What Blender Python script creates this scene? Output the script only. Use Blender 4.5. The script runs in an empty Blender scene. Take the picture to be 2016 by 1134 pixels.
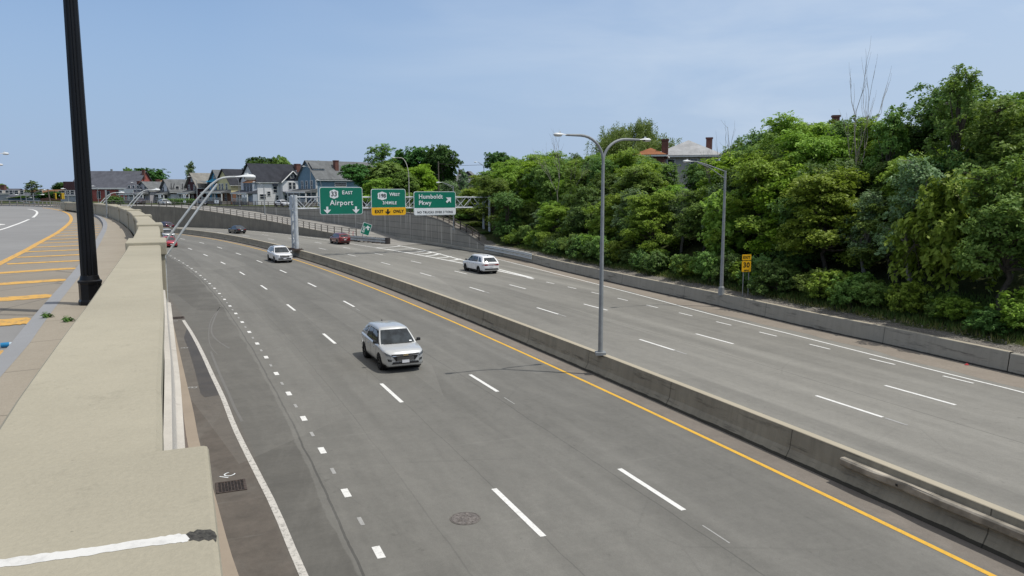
import bpy, bmesh, math, random
import numpy as np
from mathutils import Vector, Matrix
from mathutils.bvhtree import BVHTree
R = math.radians
SC = bpy.context.scene
COL = SC.collection

# ---------------------------------------------------------------- camera, sky, sun, exposure
F, HOR, H = 1514.0, 376.6, 7.77            # focal length and horizon in photo pixels (2016 wide), eye height
PITCH = math.atan((567 - HOR) / F)
cam = bpy.data.cameras.new('camera'); cam.sensor_width = 36; cam.lens = 36 * F / 2016
cam.clip_start = 0.05; cam.clip_end = 6000
co = bpy.data.objects.new('camera', cam); COL.objects.link(co)
co.location = (0, 0, H); co.rotation_euler = (math.pi / 2 - PITCH, 0, 0)
SC.camera = co
SUN_EL, SUN_AZ = R(65.0), math.atan2(0.974, -0.226)
W = bpy.data.worlds.new('World'); SC.world = W; W.use_nodes = True
nt = W.node_tree; nt.nodes.clear()
wo = nt.nodes.new('ShaderNodeOutputWorld'); bg = nt.nodes.new('ShaderNodeBackground')
sky = nt.nodes.new('ShaderNodeTexSky'); sky.sky_type = 'NISHITA'; sky.sun_disc = False
sky.sun_elevation = SUN_EL; sky.sun_rotation = SUN_AZ
sky.air_density = 1.0; sky.dust_density = 0.3; sky.ozone_density = 4.0; sky.altitude = 100
bg.inputs['Strength'].default_value = 0.135
# thin high cloud in the sky itself
tc = nt.nodes.new('ShaderNodeTexCoord'); mp = nt.nodes.new('ShaderNodeMapping')
mp.inputs['Scale'].default_value = (1.6, 1.6, 7.0)
cn = nt.nodes.new('ShaderNodeTexNoise'); cn.inputs['Scale'].default_value = 1.5; cn.inputs['Detail'].default_value = 6
cn.inputs['Roughness'].default_value = 0.55; cn.inputs['Distortion'].default_value = 0.4
cr = nt.nodes.new('ShaderNodeValToRGB'); cr.color_ramp.elements[0].position = 0.44; cr.color_ramp.elements[1].position = 0.78
cr.color_ramp.elements[0].color = (0, 0, 0, 1); cr.color_ramp.elements[1].color = (.6, .6, .6, 1)
sx = nt.nodes.new('ShaderNodeSeparateXYZ')
mr = nt.nodes.new('ShaderNodeMapRange'); mr.inputs['From Min'].default_value = -0.35; mr.inputs['From Max'].default_value = 0.55
mr.inputs['To Min'].default_value = 0.0; mr.inputs['To Max'].default_value = 1.0
mm = nt.nodes.new('ShaderNodeMath'); mm.operation = 'MULTIPLY'
madd = nt.nodes.new('ShaderNodeMath'); madd.operation = 'MULTIPLY_ADD'; madd.inputs[1].default_value = 0.34; 
mx = nt.nodes.new('ShaderNodeMixRGB'); mx.inputs['Color2'].default_value = (5.3, 5.9, 6.6, 1)
tint = nt.nodes.new('ShaderNodeMixRGB'); tint.blend_type = 'MULTIPLY'; tint.inputs['Fac'].default_value = 1
tint.inputs['Color2'].default_value = (1.0, 1.0, 1.0, 1)
L_ = nt.links.new
L_(tc.outputs['Generated'], mp.inputs['Vector']); L_(mp.outputs[0], cn.inputs['Vector']); L_(cn.outputs['Fac'], cr.inputs['Fac'])
L_(tc.outputs['Generated'], sx.inputs[0]); L_(sx.outputs['X'], mr.inputs['Value'])
L_(cr.outputs['Color'], mm.inputs[0]); L_(mr.outputs[0], mm.inputs[1])
L_(mr.outputs[0], madd.inputs[0]); L_(mm.outputs[0], madd.inputs[2])
hz = nt.nodes.new('ShaderNodeMapRange'); hz.interpolation_type = 'SMOOTHSTEP'; hz.inputs['From Min'].default_value = 0.0; hz.inputs['From Max'].default_value = 0.42; hz.inputs['To Min'].default_value = 0.9; hz.inputs['To Max'].default_value = 0.0
hm = nt.nodes.new('ShaderNodeMixRGB'); hm.inputs['Color2'].default_value = (2.35, 3.25, 4.85, 1)
L_(sx.outputs['Z'], hz.inputs['Value']); L_(hz.outputs[0], hm.inputs['Fac']); L_(sky.outputs[0], hm.inputs['Color1'])
# whiter sky towards the zenith, unseen above the frame, added to warm ambient light
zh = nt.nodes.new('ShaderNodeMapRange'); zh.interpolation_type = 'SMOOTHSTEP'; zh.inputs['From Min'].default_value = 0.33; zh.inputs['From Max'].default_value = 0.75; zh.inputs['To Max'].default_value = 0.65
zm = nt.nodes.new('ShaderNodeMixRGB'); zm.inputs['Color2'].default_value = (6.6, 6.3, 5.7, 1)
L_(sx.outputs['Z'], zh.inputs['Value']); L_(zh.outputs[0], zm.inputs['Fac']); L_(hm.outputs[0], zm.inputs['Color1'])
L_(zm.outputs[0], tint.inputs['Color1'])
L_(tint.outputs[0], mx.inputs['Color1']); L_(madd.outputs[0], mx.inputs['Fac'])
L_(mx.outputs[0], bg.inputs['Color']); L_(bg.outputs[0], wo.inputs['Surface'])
sl = bpy.data.lights.new('sun', 'SUN'); sl.energy = 3.3; sl.angle = R(0.6); sl.color = (1.0, 0.95, 0.87)
so = bpy.data.objects.new('sun', sl); COL.objects.link(so); so.location = (40, -10, 60)
sv = Vector((math.sin(SUN_AZ) * math.cos(SUN_EL), math.cos(SUN_AZ) * math.cos(SUN_EL), math.sin(SUN_EL)))
so.rotation_euler = sv.to_track_quat('Z', 'Y').to_euler()
SC.view_settings.view_transform = 'Standard'; SC.view_settings.look = 'None'
SC.view_settings.exposure = 0.0; SC.view_settings.gamma = 1.0
SC.cycles.max_bounces = 6; SC.cycles.diffuse_bounces = 3; SC.cycles.transparent_max_bounces = 8
SC.cycles.use_denoising = True

# ---------------------------------------------------------------- geometry helpers
def ray(px, py):
    x = px - 1008.0; y = 567.0 - py
    c, s = math.cos(PITCH), math.sin(PITCH)
    return Vector((x, F * c + y * s, -F * s + y * c))
def un(px, py, z=0.0):                     # where the sight line of a photo point meets height z
    d = ray(px, py); t = (z - H) / d.z
    return (d.x * t, d.y * t)
def at(px, py, Y):                         # ... meets the distance Y
    d = ray(px, py); t = Y / d.y
    return Vector((d.x * t, Y, H + d.z * t))
def zat(py, Y): return at(1008, py, Y).z
def pxof(x, y, z=5.0):
    c, s = math.cos(PITCH), math.sin(PITCH)
    dep = y * c - (z - H) * s
    return 1008 + F * x / dep, 567 - F * ((z - H) * c + y * s) / dep

def tag(o, label=None, cat=None, group=None, kind=None):
    if label: o['label'] = label
    if cat: o['category'] = cat
    if group: o['group'] = group
    if kind: o['kind'] = kind
    return o
def empty(name, loc=(0, 0, 0), rz=0.0, label=None, cat=None, group=None):
    o = bpy.data.objects.new(name, None); COL.objects.link(o)
    o.location = loc; o.rotation_euler = (0, 0, rz); o.empty_display_size = 0.3
    return tag(o, label, cat, group)
def copy_tree(o, parent=None):
    c = o.copy(); COL.objects.link(c); c.parent = parent
    for ch in list(o.children): copy_tree(ch, c)
    return c

class MB:
    def __init__(s): s.v = []; s.f = []; s.uv = []; s.m = []
    def add(s, vs, fs, uvs=None, mi=0):
        n = len(s.v); s.v += [tuple(p) for p in vs]
        for i, f in enumerate(fs):
            s.f.append([a + n for a in f]); s.m.append(mi)
            s.uv.append([uvs[a] for a in f] if uvs else [(vs[a][0], vs[a][1]) for a in f])
        return s
    def box(s, x0, x1, y0, y1, z0, z1, M=None, mi=0):
        vs = [Vector(p) for p in ((x0,y0,z0),(x1,y0,z0),(x1,y1,z0),(x0,y1,z0),(x0,y0,z1),(x1,y0,z1),(x1,y1,z1),(x0,y1,z1))]
        uv0 = [(p.x + p.y, p.z) for p in vs]
        if M: vs = [M @ p for p in vs]
        return s.add(vs, [(0,3,2,1),(4,5,6,7),(0,1,5,4),(1,2,6,5),(2,3,7,6),(3,0,4,7)], uv0, mi)
    def tube(s, pts, rad, n=8, caps=True, mi=0, sq=1.0):
        pts = [Vector(p) for p in pts]; rs = rad if isinstance(rad, (list, tuple)) else [rad] * len(pts)
        vs = []; up = Vector((0, 0, 1)); prev = None
        for i, p in enumerate(pts):
            t = (pts[min(i+1, len(pts)-1)] - pts[max(i-1, 0)]).normalized()
            if prev is None:
                a = t.cross(up)
                if a.length < 1e-3: a = t.cross(Vector((1, 0, 0)))
                a.normalize()
            else:
                a = (prev - t * prev.dot(t)).normalized()
            b = t.cross(a); prev = a
            for k in range(n):
                w = 2 * math.pi * k / n
                vs.append(p + (a * math.cos(w) + b * math.sin(w) * sq) * rs[i])
        fs = [(i*n+k, i*n+(k+1) % n, (i+1)*n+(k+1) % n, (i+1)*n+k) for i in range(len(pts)-1) for k in range(n)]
        if caps: fs += [tuple(reversed(range(n))), tuple((len(pts)-1)*n+k for k in range(n))]
        uv = [(k/n, i) for i in range(len(pts)) for k in range(n)]
        return s.add(vs, fs, uv, mi)
    def lathe(s, prof, n=16, M=None, caps=True, mi=0):  # prof: (r, z)
        vs = [Vector((r*math.cos(2*math.pi*k/n), r*math.sin(2*math.pi*k/n), z)) for r, z in prof for k in range(n)]
        if M: vs = [M @ p for p in vs]
        m = len(prof)
        fs = [(i*n+k, i*n+(k+1) % n, (i+1)*n+(k+1) % n, (i+1)*n+k) for i in range(m-1) for k in range(n)]
        if caps: fs += [tuple(reversed(range(n))), tuple((m-1)*n+k for k in range(n))]
        return s.add(vs, fs, None, mi)
    def build(s, name, mat, parent=None, smooth=False, loc=None, sharp=35):
        me = bpy.data.meshes.new(name); me.from_pydata(s.v, [], s.f)
        for m in (mat if isinstance(mat, (list, tuple)) else [mat]): me.materials.append(m)
        ul = me.uv_layers.new(name='UVMap')
        flat = [c for f in s.uv for uv in f for c in uv]
        ul.data.foreach_set('uv', flat)
        if isinstance(mat, (list, tuple)): me.polygons.foreach_set('material_index', s.m)
        if smooth:
            me.polygons.foreach_set('use_smooth', [True] * len(me.polygons))
            me.set_sharp_from_angle(angle=R(sharp))
        me.update()
        o = bpy.data.objects.new(name, me); COL.objects.link(o)
        if parent: o.parent = parent
        if loc: o.location = loc
        return o

def crs(pts, ds=1.0):                      # Catmull-Rom through points (any dimension), resampled
    P = [np.array(p, float) for p in pts]; P = [2*P[0]-P[1]] + P + [2*P[-1]-P[-2]]
    out = []
    for i in range(1, len(P)-2):
        n = max(2, int(np.linalg.norm((P[i+1]-P[i])[:2]) / ds * 1.0))
        for k in range(n):
            t = k / n
            out.append(0.5*((2*P[i]) + (P[i+1]-P[i-1])*t + (2*P[i-1]-5*P[i]+4*P[i+1]-P[i+2])*t*t + (3*P[i]-P[i-1]-3*P[i+1]+P[i+2])*t**3))
    out.append(P[-2]); return out
class Path:
    def __init__(s, pts, ds=1.0, raw=False):
        q = pts if raw else crs(pts, ds)
        s.p = np.array([a[:2] for a in q]); s.extra = np.array([a[2:] for a in q]) if len(q[0]) > 2 else None
        d = np.gradient(s.p, axis=0); d /= np.linalg.norm(d, axis=1)[:, None]
        s.t = d; s.n = np.stack([d[:, 1], -d[:, 0]], 1)
        s.s = np.concatenate([[0], np.cumsum(np.linalg.norm(np.diff(s.p, axis=0), axis=1))])
    def pt(s, u, o=0.0):
        f = lambda a: np.interp(u, s.s, a)
        return Vector((f(s.p[:, 0]) + o*f(s.n[:, 0]), f(s.p[:, 1]) + o*f(s.n[:, 1]), 0))
    def tan(s, u): return Vector((np.interp(u, s.s, s.t[:, 0]), np.interp(u, s.s, s.t[:, 1]), 0)).normalized()
    def ex(s, u, k=0): return float(np.interp(u, s.s, s.extra[:, k]))
    def near(s, x, y):
        i = int(((s.p[:, 0]-x)**2 + (s.p[:, 1]-y)**2).argmin()); return float(s.s[i])
    def cut(s, u0, u1, ds): 
        n = max(1, int(round((u1-u0)/ds))); return [u0 + (u1-u0)*i/n for i in range(n+1)]
# highway reference line: the yellow edge line; offsets o are metres to its right
K = [-30, 0, 30, 60, 90, 120, 150, 180, 229]; TH = [0.3248, 0.3756, 0.423, 0.4576, 0.5197, 0.58, 0.7338, 0.9397, 1.1473]
Sv = np.arange(-60, 260, 1.0); th = np.interp(Sv, K, TH); th = np.convolve(np.pad(th, 15, mode='edge'), np.ones(31)/31, 'valid')
_dx, _dy = -np.sin(th), np.cos(th)
_X = np.concatenate([[0], np.cumsum((_dx[1:]+_dx[:-1])/2)]); _Y = np.concatenate([[0], np.cumsum((_dy[1:]+_dy[:-1])/2)])
i0 = 60; _X = _X - _X[i0] + 11.703; _Y = _Y - _Y[i0] + 10
HW = Path([], raw=True) if False else Path(np.stack([_X, _Y], 1), raw=True)
HW.s = Sv.copy()
def hw(s, o, z=0.0): v = HW.pt(s, o); v.z = z; return v

def sweep(mb, path, us, prof, closed=False, mi=0, vflip=False, zfun=None, u0=0):
    # prof: list of (offset, z) or function u -> list
    vs, uv = [], []
    for u in us:
        pr = prof(u) if callable(prof) else prof
        acc = 0
        for j, (o, z) in enumerate(pr):
            if j: acc += math.hypot(o-pr[j-1][0], z-pr[j-1][1])
            p = path.pt(u, o); vs.append((p.x, p.y, z)); uv.append((u, acc))
    m = len(pr); fs = []
    for i in range(len(us)-1):
        for j in range(m-1):
            fs.append((i*m+j, i*m+j+1, (i+1)*m+j+1, (i+1)*m+j))
    mb.add(vs, fs, uv, mi)
    if closed:
        n = len(us)-1
        mb.add([vs[j] for j in range(m)], [tuple(range(m))], None, mi)
        mb.add([vs[n*m+j] for j in range(m)], [tuple(reversed(range(m)))], None, mi)
    return mb

# ---------------------------------------------------------------- materials
MATS = {}
class NB:
    def __init__(s, name):
        s.m = bpy.data.materials.new(name); s.m.use_nodes = True; s.t = s.m.node_tree; s.b = s.t.nodes['Principled BSDF']
    def n(s, t, **k):
        nd = s.t.nodes.new(t)
        for a, v in k.items():
            if a.startswith('i_'): nd.inputs[a[2:].replace('_', ' ')].default_value = v
            else: setattr(nd, a, v)
        return nd
    def l(s, a, b): s.t.links.new(a, b)
    def coord(s, kind='Object', scale=(1, 1, 1)):
        c = s.n('ShaderNodeTexCoord'); m = s.n('ShaderNodeMapping'); m.inputs['Scale'].default_value = scale
        s.l(c.outputs[kind], m.inputs['Vector']); return m.outputs[0]
    def noise(s, vec, scale, detail=4, rough=0.55, lo=0.35, hi=0.65, dist=0.0):
        n = s.n('ShaderNodeTexNoise'); n.inputs['Scale'].default_value = scale; n.inputs['Detail'].default_value = detail
        n.inputs['Roughness'].default_value = rough; n.inputs['Distortion'].default_value = dist; s.l(vec, n.inputs['Vector'])
        r = s.n('ShaderNodeMapRange'); r.inputs['From Min'].default_value = lo; r.inputs['From Max'].default_value = hi
        s.l(n.outputs['Fac'], r.inputs['Value']); return r.outputs[0]
    def mix(s, fac, a, b, mode='MIX'):
        m = s.n('ShaderNodeMixRGB', blend_type=mode)
        for i, v in (('Fac', fac), ('Color1', a), ('Color2', b)):
            if isinstance(v, (int, float)): m.inputs[i].default_value = v
            elif isinstance(v, tuple): m.inputs[i].default_value = (*v[:3], 1)
            else: s.l(v, m.inputs[i])
        return m.outputs[0]
    def math(s, op, a, b=None, c=None):
        m = s.n('ShaderNodeMath', operation=op)
        for i, v in enumerate((a, b, c)):
            if v is None: continue
            if isinstance(v, (int, float)): m.inputs[i].default_value = v
            else: s.l(v, m.inputs[i])
        return m.outputs[0]
    def band(s, x, lo, hi, soft):          # 1 between lo and hi
        a = s.n('ShaderNodeMapRange', interpolation_type='SMOOTHSTEP'); a.inputs['From Min'].default_value = lo-soft; a.inputs['From Max'].default_value = lo+soft; s.l(x, a.inputs['Value'])
        b = s.n('ShaderNodeMapRange', interpolation_type='SMOOTHSTEP'); b.inputs['From Min'].default_value = hi-soft; b.inputs['From Max'].default_value = hi+soft; s.l(x, b.inputs['Value'])
        return s.math('SUBTRACT', a.outputs[0], b.outputs[0])
    def bump(s, h, strength=0.3, dist=0.01):
        b = s.n('ShaderNodeBump'); b.inputs['Strength'].default_value = strength; b.inputs['Distance'].default_value = dist
        s.l(h, b.inputs['Height']); s.l(b.outputs[0], s.b.inputs['Normal'])
    def out(s, col, rough=0.8, spec=0.3):
        if isinstance(col, tuple): s.b.inputs['Base Color'].default_value = (*col[:3], 1)
        else: s.l(col, s.b.inputs['Base Color'])
        if isinstance(rough, (int, float)): s.b.inputs['Roughness'].default_value = rough
        else: s.l(rough, s.b.inputs['Roughness'])
        s.b.inputs['Specular IOR Level'].default_value = spec
        return s.m

def plain(name, col, rough=0.6, metal=0.0, var=0.12, scale=2.0, spec=0.4):
    if name in MATS: return MATS[name]
    n = NB(name); v = n.coord('Object')
    f = n.noise(v, scale, 5, 0.6)
    c = n.mix(f, tuple(x*(1-var) for x in col), tuple(min(1, x*(1+var)) for x in col))
    n.b.inputs['Metallic'].default_value = metal
    MATS[name] = n.out(c, rough, spec); return MATS[name]
def carpaint(name, col, metal=0.0, rough=0.3):
    n = NB(name); n.b.inputs['Metallic'].default_value = metal
    n.b.inputs['Coat Weight'].default_value = 0.8; n.b.inputs['Coat Roughness'].default_value = 0.06
    v = n.coord('Object'); f = n.noise(v, 3, 4)
    return n.out(n.mix(f, tuple(c*0.93 for c in col), col), rough, 0.5)
def concrete(name, col, dark=0.6, stain=0.5, streak=True, kind='Object', sc=1.0, joints=None, bumps=0.25, foot=None):
    n = NB(name); v = n.coord(kind)
    a = n.noise(v, 0.5*sc, 6, 0.65, 0.3, 0.7); b = n.noise(v, 5*sc, 6, 0.7, 0.3, 0.7); g = n.noise(v, 60*sc, 3, 0.6, 0.25, 0.75)
    dk = tuple(x*dark for x in col)
    c = n.mix(n.math('MULTIPLY', a, stain), col, dk)
    c = n.mix(n.math('MULTIPLY', b, 0.35*stain), c, tuple(x*dark*0.9 for x in col))
    c = n.mix(n.math('MULTIPLY', g, 0.22), c, tuple(min(1, x*1.25) for x in col))
    pk = n.noise(v, 3.0*sc, 8, 0.85, 0.56, 0.66); c = n.mix(n.math('MULTIPLY', pk, 0.45*stain), c, tuple(x*dark*0.8 for x in col))
    pr_ = n.n('ShaderNodeTexVoronoi'); pr_.inputs['Scale'].default_value = 9*sc; n.l(v, pr_.inputs['Vector'])
    c = n.mix(n.math('MULTIPLY', n.math('LESS_THAN', pr_.outputs['Distance'], 0.05), 0.5), c, tuple(x*0.45 for x in col))
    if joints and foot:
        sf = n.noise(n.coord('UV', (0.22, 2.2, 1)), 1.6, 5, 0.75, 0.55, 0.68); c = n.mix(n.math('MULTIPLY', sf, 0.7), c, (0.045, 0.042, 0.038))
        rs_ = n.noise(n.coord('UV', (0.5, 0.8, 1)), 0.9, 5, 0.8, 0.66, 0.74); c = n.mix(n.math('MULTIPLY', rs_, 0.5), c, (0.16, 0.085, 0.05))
    if streak:
        v2 = n.coord('UV', (1.4, 0.12, 1)); st = n.noise(v2, 1.8, 5, 0.7, 0.45, 0.7)
        c = n.mix(n.math('MULTIPLY', st, 0.55*stain), c, tuple(x*dark*0.75 for x in col))
    if joints:
        uvc = n.n('ShaderNodeTexCoord'); sp = n.n('ShaderNodeSeparateXYZ'); n.l(uvc.outputs['UV'], sp.inputs[0])
        fr = n.math('FRACT', n.math('DIVIDE', sp.outputs['X'], joints))
        ln = n.math('LESS_THAN', fr, 0.035/joints)
        c = n.mix(n.math('MULTIPLY', ln, 0.8), c, tuple(x*0.2 for x in col))
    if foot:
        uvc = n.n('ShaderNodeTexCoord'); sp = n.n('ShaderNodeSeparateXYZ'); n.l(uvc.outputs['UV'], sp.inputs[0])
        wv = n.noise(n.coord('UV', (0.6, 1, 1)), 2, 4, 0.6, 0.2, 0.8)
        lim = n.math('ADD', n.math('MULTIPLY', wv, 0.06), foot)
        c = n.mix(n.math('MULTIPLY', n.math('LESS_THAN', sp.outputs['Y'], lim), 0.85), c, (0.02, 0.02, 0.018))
    n.bump(n.math('ADD', g, n.math('MULTIPLY', b, 2)), bumps, 0.004)
    return n.out(c, 0.9, 0.2)

def asphalt(name, base=(0.185, 0.181, 0.166)):
    # UV: x = metres along the road, y = metres across (offset from the yellow line + 20)
    n = NB(name); uvc = n.n('ShaderNodeTexCoord'); sp = n.n('ShaderNodeSeparateXYZ'); n.l(uvc.outputs['UV'], sp.inputs[0])
    s, o = sp.outputs['X'], n.math('SUBTRACT', sp.outputs['Y'], 20.0)
    v1 = n.coord('UV', (0.035, 0.55, 1)); long = n.noise(v1, 1.0, 5, 0.6, 0.32, 0.68)
    v2 = n.coord('UV', (0.012, 1.0, 1)); long2 = n.noise(v2, 1.0, 3, 0.5, 0.35, 0.65)
    v3 = n.coord('UV', (1, 1, 1)); mid = n.noise(v3, 0.35, 6, 0.7, 0.3, 0.7); fine = n.noise(v3, 26, 3, 0.7, 0.25, 0.75)
    c = n.mix(long, tuple(x*0.70 for x in base), tuple(x*1.24 for x in base))
    c = n.mix(n.math('MULTIPLY', long2, 0.6), c, tuple(x*0.72 for x in base))
    c = n.mix(n.math('MULTIPLY', mid, 0.3), c, tuple(x*1.2 for x in base))
    # wheel paths: paler centre, darker oil line mid-lane
    lane = n.math('FRACT', n.math('DIVIDE', n.math('ADD', o, 40*3.78), 3.78))
    oil = n.math('MULTIPLY', n.band(lane, 0.40, 0.60, 0.12), 0.30)
    c = n.mix(oil, c, tuple(x*0.66 for x in base))
    # brown gritty strip beside the median
    wob = n.math('ADD', o, n.math('MULTIPLY', n.noise(n.coord('UV', (0.25, 0.5, 1)), 1.0, 4, 0.6, 0.2, 0.8), 0.35))
    br = n.mix(mid, (0.20, 0.17, 0.145), (0.27, 0.235, 0.205))
    c = n.mix(n.math('MULTIPLY', n.band(wob, 0.35, 2.6, 0.12), 0.85), c, br)
    # old dark shoulder on the left, dirt by the kerb
    old = n.mix(n.noise(n.coord('UV', (0.6, 0.12, 1)), 1.2, 6, 0.7, 0.3, 0.7), (0.085, 0.082, 0.075), (0.135, 0.13, 0.118))
    c = n.mix(n.math('MULTIPLY', n.band(wob, -30, -11.85, 0.03), 0.85), c, old)
    dirt = n.mix(n.noise(v3, 1.3, 6, 0.7, 0.3, 0.7), (0.085, 0.070, 0.058), (0.15, 0.125, 0.105))
    ds_ = n.math('ADD', n.math('MULTIPLY', s, 0.042), o)       # kerb line drifts left with distance
    c = n.mix(n.math('MULTIPLY', n.band(ds_, -30, -12.6, 0.15), 0.8), c, dirt)
    fr_ = n.n('ShaderNodeMapRange'); fr_.inputs['From Min'].default_value = 1.2; fr_.inputs['From Max'].default_value = 1.4; n.l(o, fr_.inputs['Value'])
    c = n.mix(fr_.outputs[0], c, n.mix(1.0, c, (1.36, 1.35, 1.33), 'MULTIPLY'))
    # wavy tar seams
    wv = n.math('MULTIPLY', n.noise(n.coord('UV', (0.3, 0.0, 1)), 1.0, 4, 0.6, 0.0, 1.0), 0.22)
    for oc, wdt, st in ((-11.75, 0.03, 0.6), (-4.2, 0.018, 0.45), (8.9, 0.02, 0.5), (-7.6, 0.015, 0.3), (-9.7, 0.02, 0.25)):
        dd = n.math('ABSOLUTE', n.math('SUBTRACT', n.math('ADD', o, wv), oc))
        c = n.mix(n.math('MULTIPLY', n.math('LESS_THAN', dd, wdt), st), c, (0.045, 0.045, 0.045))
    pt = n.n('ShaderNodeTexVoronoi'); pt.inputs['Scale'].default_value = 1.0; pt.inputs['Randomness'].default_value = 0.6; n.l(n.coord('UV', (0.035, 0.27, 1)), pt.inputs['Vector'])
    sp2 = n.n('ShaderNodeSeparateColor'); n.l(pt.outputs['Color'], sp2.inputs[0])
    c = n.mix(n.math('MULTIPLY', n.math('GREATER_THAN', sp2.outputs[0], 0.72), 0.16), c, tuple(x*0.55 for x in base))
    c = n.mix(n.math('MULTIPLY', n.math('LESS_THAN', sp2.outputs[1], 0.2), 0.16), c, tuple(x*1.5 for x in base))
    sw_ = n.noise(n.coord('UV', (0.12, 0.3, 1)), 1.0, 5, 0.7, 0.5, 0.75, 1.2); c = n.mix(n.math('MULTIPLY', sw_, 0.30), c, tuple(x*1.45 for x in base))
    dr_ = n.noise(v3, 3.2, 3, 0.6, 0.66, 0.72); c = n.mix(n.math('MULTIPLY', dr_, 0.35), c, tuple(x*0.5 for x in base))
    # transverse pale scars
    v4 = n.coord('UV', (1.6, 0.10, 1)); sc_ = n.noise(v4, 1.3, 5, 0.75, 0.60, 0.72)
    c = n.mix(n.math('MULTIPLY', sc_, 0.25), c, tuple(x*1.5 for x in base))
    vo = n.n('ShaderNodeTexVoronoi', feature='DISTANCE_TO_EDGE'); vo.inputs['Scale'].default_value = 0.16
    n.l(n.coord('UV', (1, 1.2, 1)), vo.inputs['Vector'])
    crk = n.math('LESS_THAN', vo.outputs['Distance'], 0.004)
    c = n.mix(n.math('MULTIPLY', n.math('MULTIPLY', crk, n.noise(v3, 0.15, 2, 0.5, 0.45, 0.6)), 0.12), c, (0.06, 0.06, 0.058))
    c = n.mix(n.math('MULTIPLY', fine, 0.38), c, tuple(x*0.55 for x in base))
    g1 = n.noise(v3, 5.5, 6, 0.85, 0.36, 0.64); g2 = n.noise(v3, 1.4, 8, 0.8, 0.38, 0.62)
    c = n.mix(n.math('MULTIPLY', g1, 0.30), c, n.mix(1.0, c, (0.62, 0.62, 0.62), 'MULTIPLY')); c = n.mix(n.math('MULTIPLY', g2, 0.22), c, n.mix(1.0, c, (1.4, 1.4, 1.38), 'MULTIPLY'))
    n.bump(fine, 0.35, 0.006)
    return n.out(c, 0.88, 0.25)

def paint(name, col, wear=0.35):
    n = NB(name); v = n.coord('Object'); a = n.noise(v, 7, 8, 0.85, 0.50, 0.62); b = n.noise(v, 1.2, 4, 0.6, 0.3, 0.7)
    c = n.mix(n.math('MULTIPLY', b, 0.25), col, tuple(x*0.72 for x in col))
    c = n.mix(n.math('MULTIPLY', a, wear), c, (0.14, 0.135, 0.125))
    return n.out(c, 0.75, 0.3)

def leafmat(name, c0, c1, trans=0.35):
    n = NB(name)
    g = n.n('ShaderNodeNewGeometry'); oi = n.n('ShaderNodeObjectInfo')
    nz = n.noise(n.coord('Object'), 0.9, 3, 0.6, 0.3, 0.7)
    c = n.mix(n.math('ADD', n.math('MULTIPLY', g.outputs['Random Per Island'], 0.55), n.math('MULTIPLY', nz, 0.45)), c0, c1)
    hs = n.n('ShaderNodeHueSaturation')
    n.l(c, hs.inputs['Color'])
    n.l(n.math('ADD', n.math('MULTIPLY', oi.outputs['Random'], 0.04), 0.489), hs.inputs['Hue'])
    n.l(n.math('ADD', n.math('MULTIPLY', oi.outputs['Random'], 0.5), 1.02), hs.inputs['Value'])
    n.l(hs.outputs[0], n.b.inputs['Base Color']); n.b.inputs['Roughness'].default_value = 0.5
    n.b.inputs['Specular IOR Level'].default_value = 0.25
    tr = n.n('ShaderNodeBsdfTranslucent'); mxs = n.n('ShaderNodeMixShader'); mxs.inputs[0].default_value = trans
    yl = n.mix(0.6, hs.outputs[0], (0.16, 0.24, 0.02), 'MIX'); n.l(yl, tr.inputs['Color'])
    out = n.t.nodes['Material Output']; n.l(n.b.outputs[0], mxs.inputs[1]); n.l(tr.outputs[0], mxs.inputs[2]); n.l(mxs.outputs[0], out.inputs['Surface'])
    return n.m

M_ASPH = asphalt('highway asphalt')
M_WHITE = paint('white road paint', (0.74, 0.74, 0.72), 0.35)
M_WHITE_W = paint('worn white road paint', (0.56, 0.54, 0.50), 0.85)
M_FADED = paint('faded road paint', (0.36, 0.36, 0.35), 0.5)
M_YEL = paint('yellow road paint', (0.70, 0.41, 0.05), 0.35)
M_YEL_W = paint('worn orange yellow road paint', (0.62, 0.36, 0.085), 0.75)
M_CAP = concrete('parapet concrete', (0.385, 0.355, 0.275), 0.74, 0.85, streak=False, bumps=0.35)
M_SIDE = concrete('sidewalk concrete', (0.40, 0.365, 0.30), 0.72, 0.7, streak=False, joints=None)
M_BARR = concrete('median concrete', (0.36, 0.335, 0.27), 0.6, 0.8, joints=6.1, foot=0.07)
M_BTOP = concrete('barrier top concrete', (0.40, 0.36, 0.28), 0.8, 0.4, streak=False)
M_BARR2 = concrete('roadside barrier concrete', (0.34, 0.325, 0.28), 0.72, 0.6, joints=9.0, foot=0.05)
M_WALLA = concrete('dark retaining concrete', (0.27, 0.245, 0.20), 0.6, 0.9, joints=4.5)
M_KERB = concrete('kerb stone', (0.27, 0.277, 0.29), 0.8, 0.6, streak=False)
M_TAN = concrete('tan kerb concrete', (0.34, 0.285, 0.225), 0.75, 0.6, streak=False)
M_BROWN = concrete('brown weathered concrete', (0.17, 0.14, 0.12), 0.7, 0.7, streak=False)
M_LEDGE = concrete('whitewashed concrete ledge', (0.55, 0.52, 0.47), 0.6, 0.9, streak=False)
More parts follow.
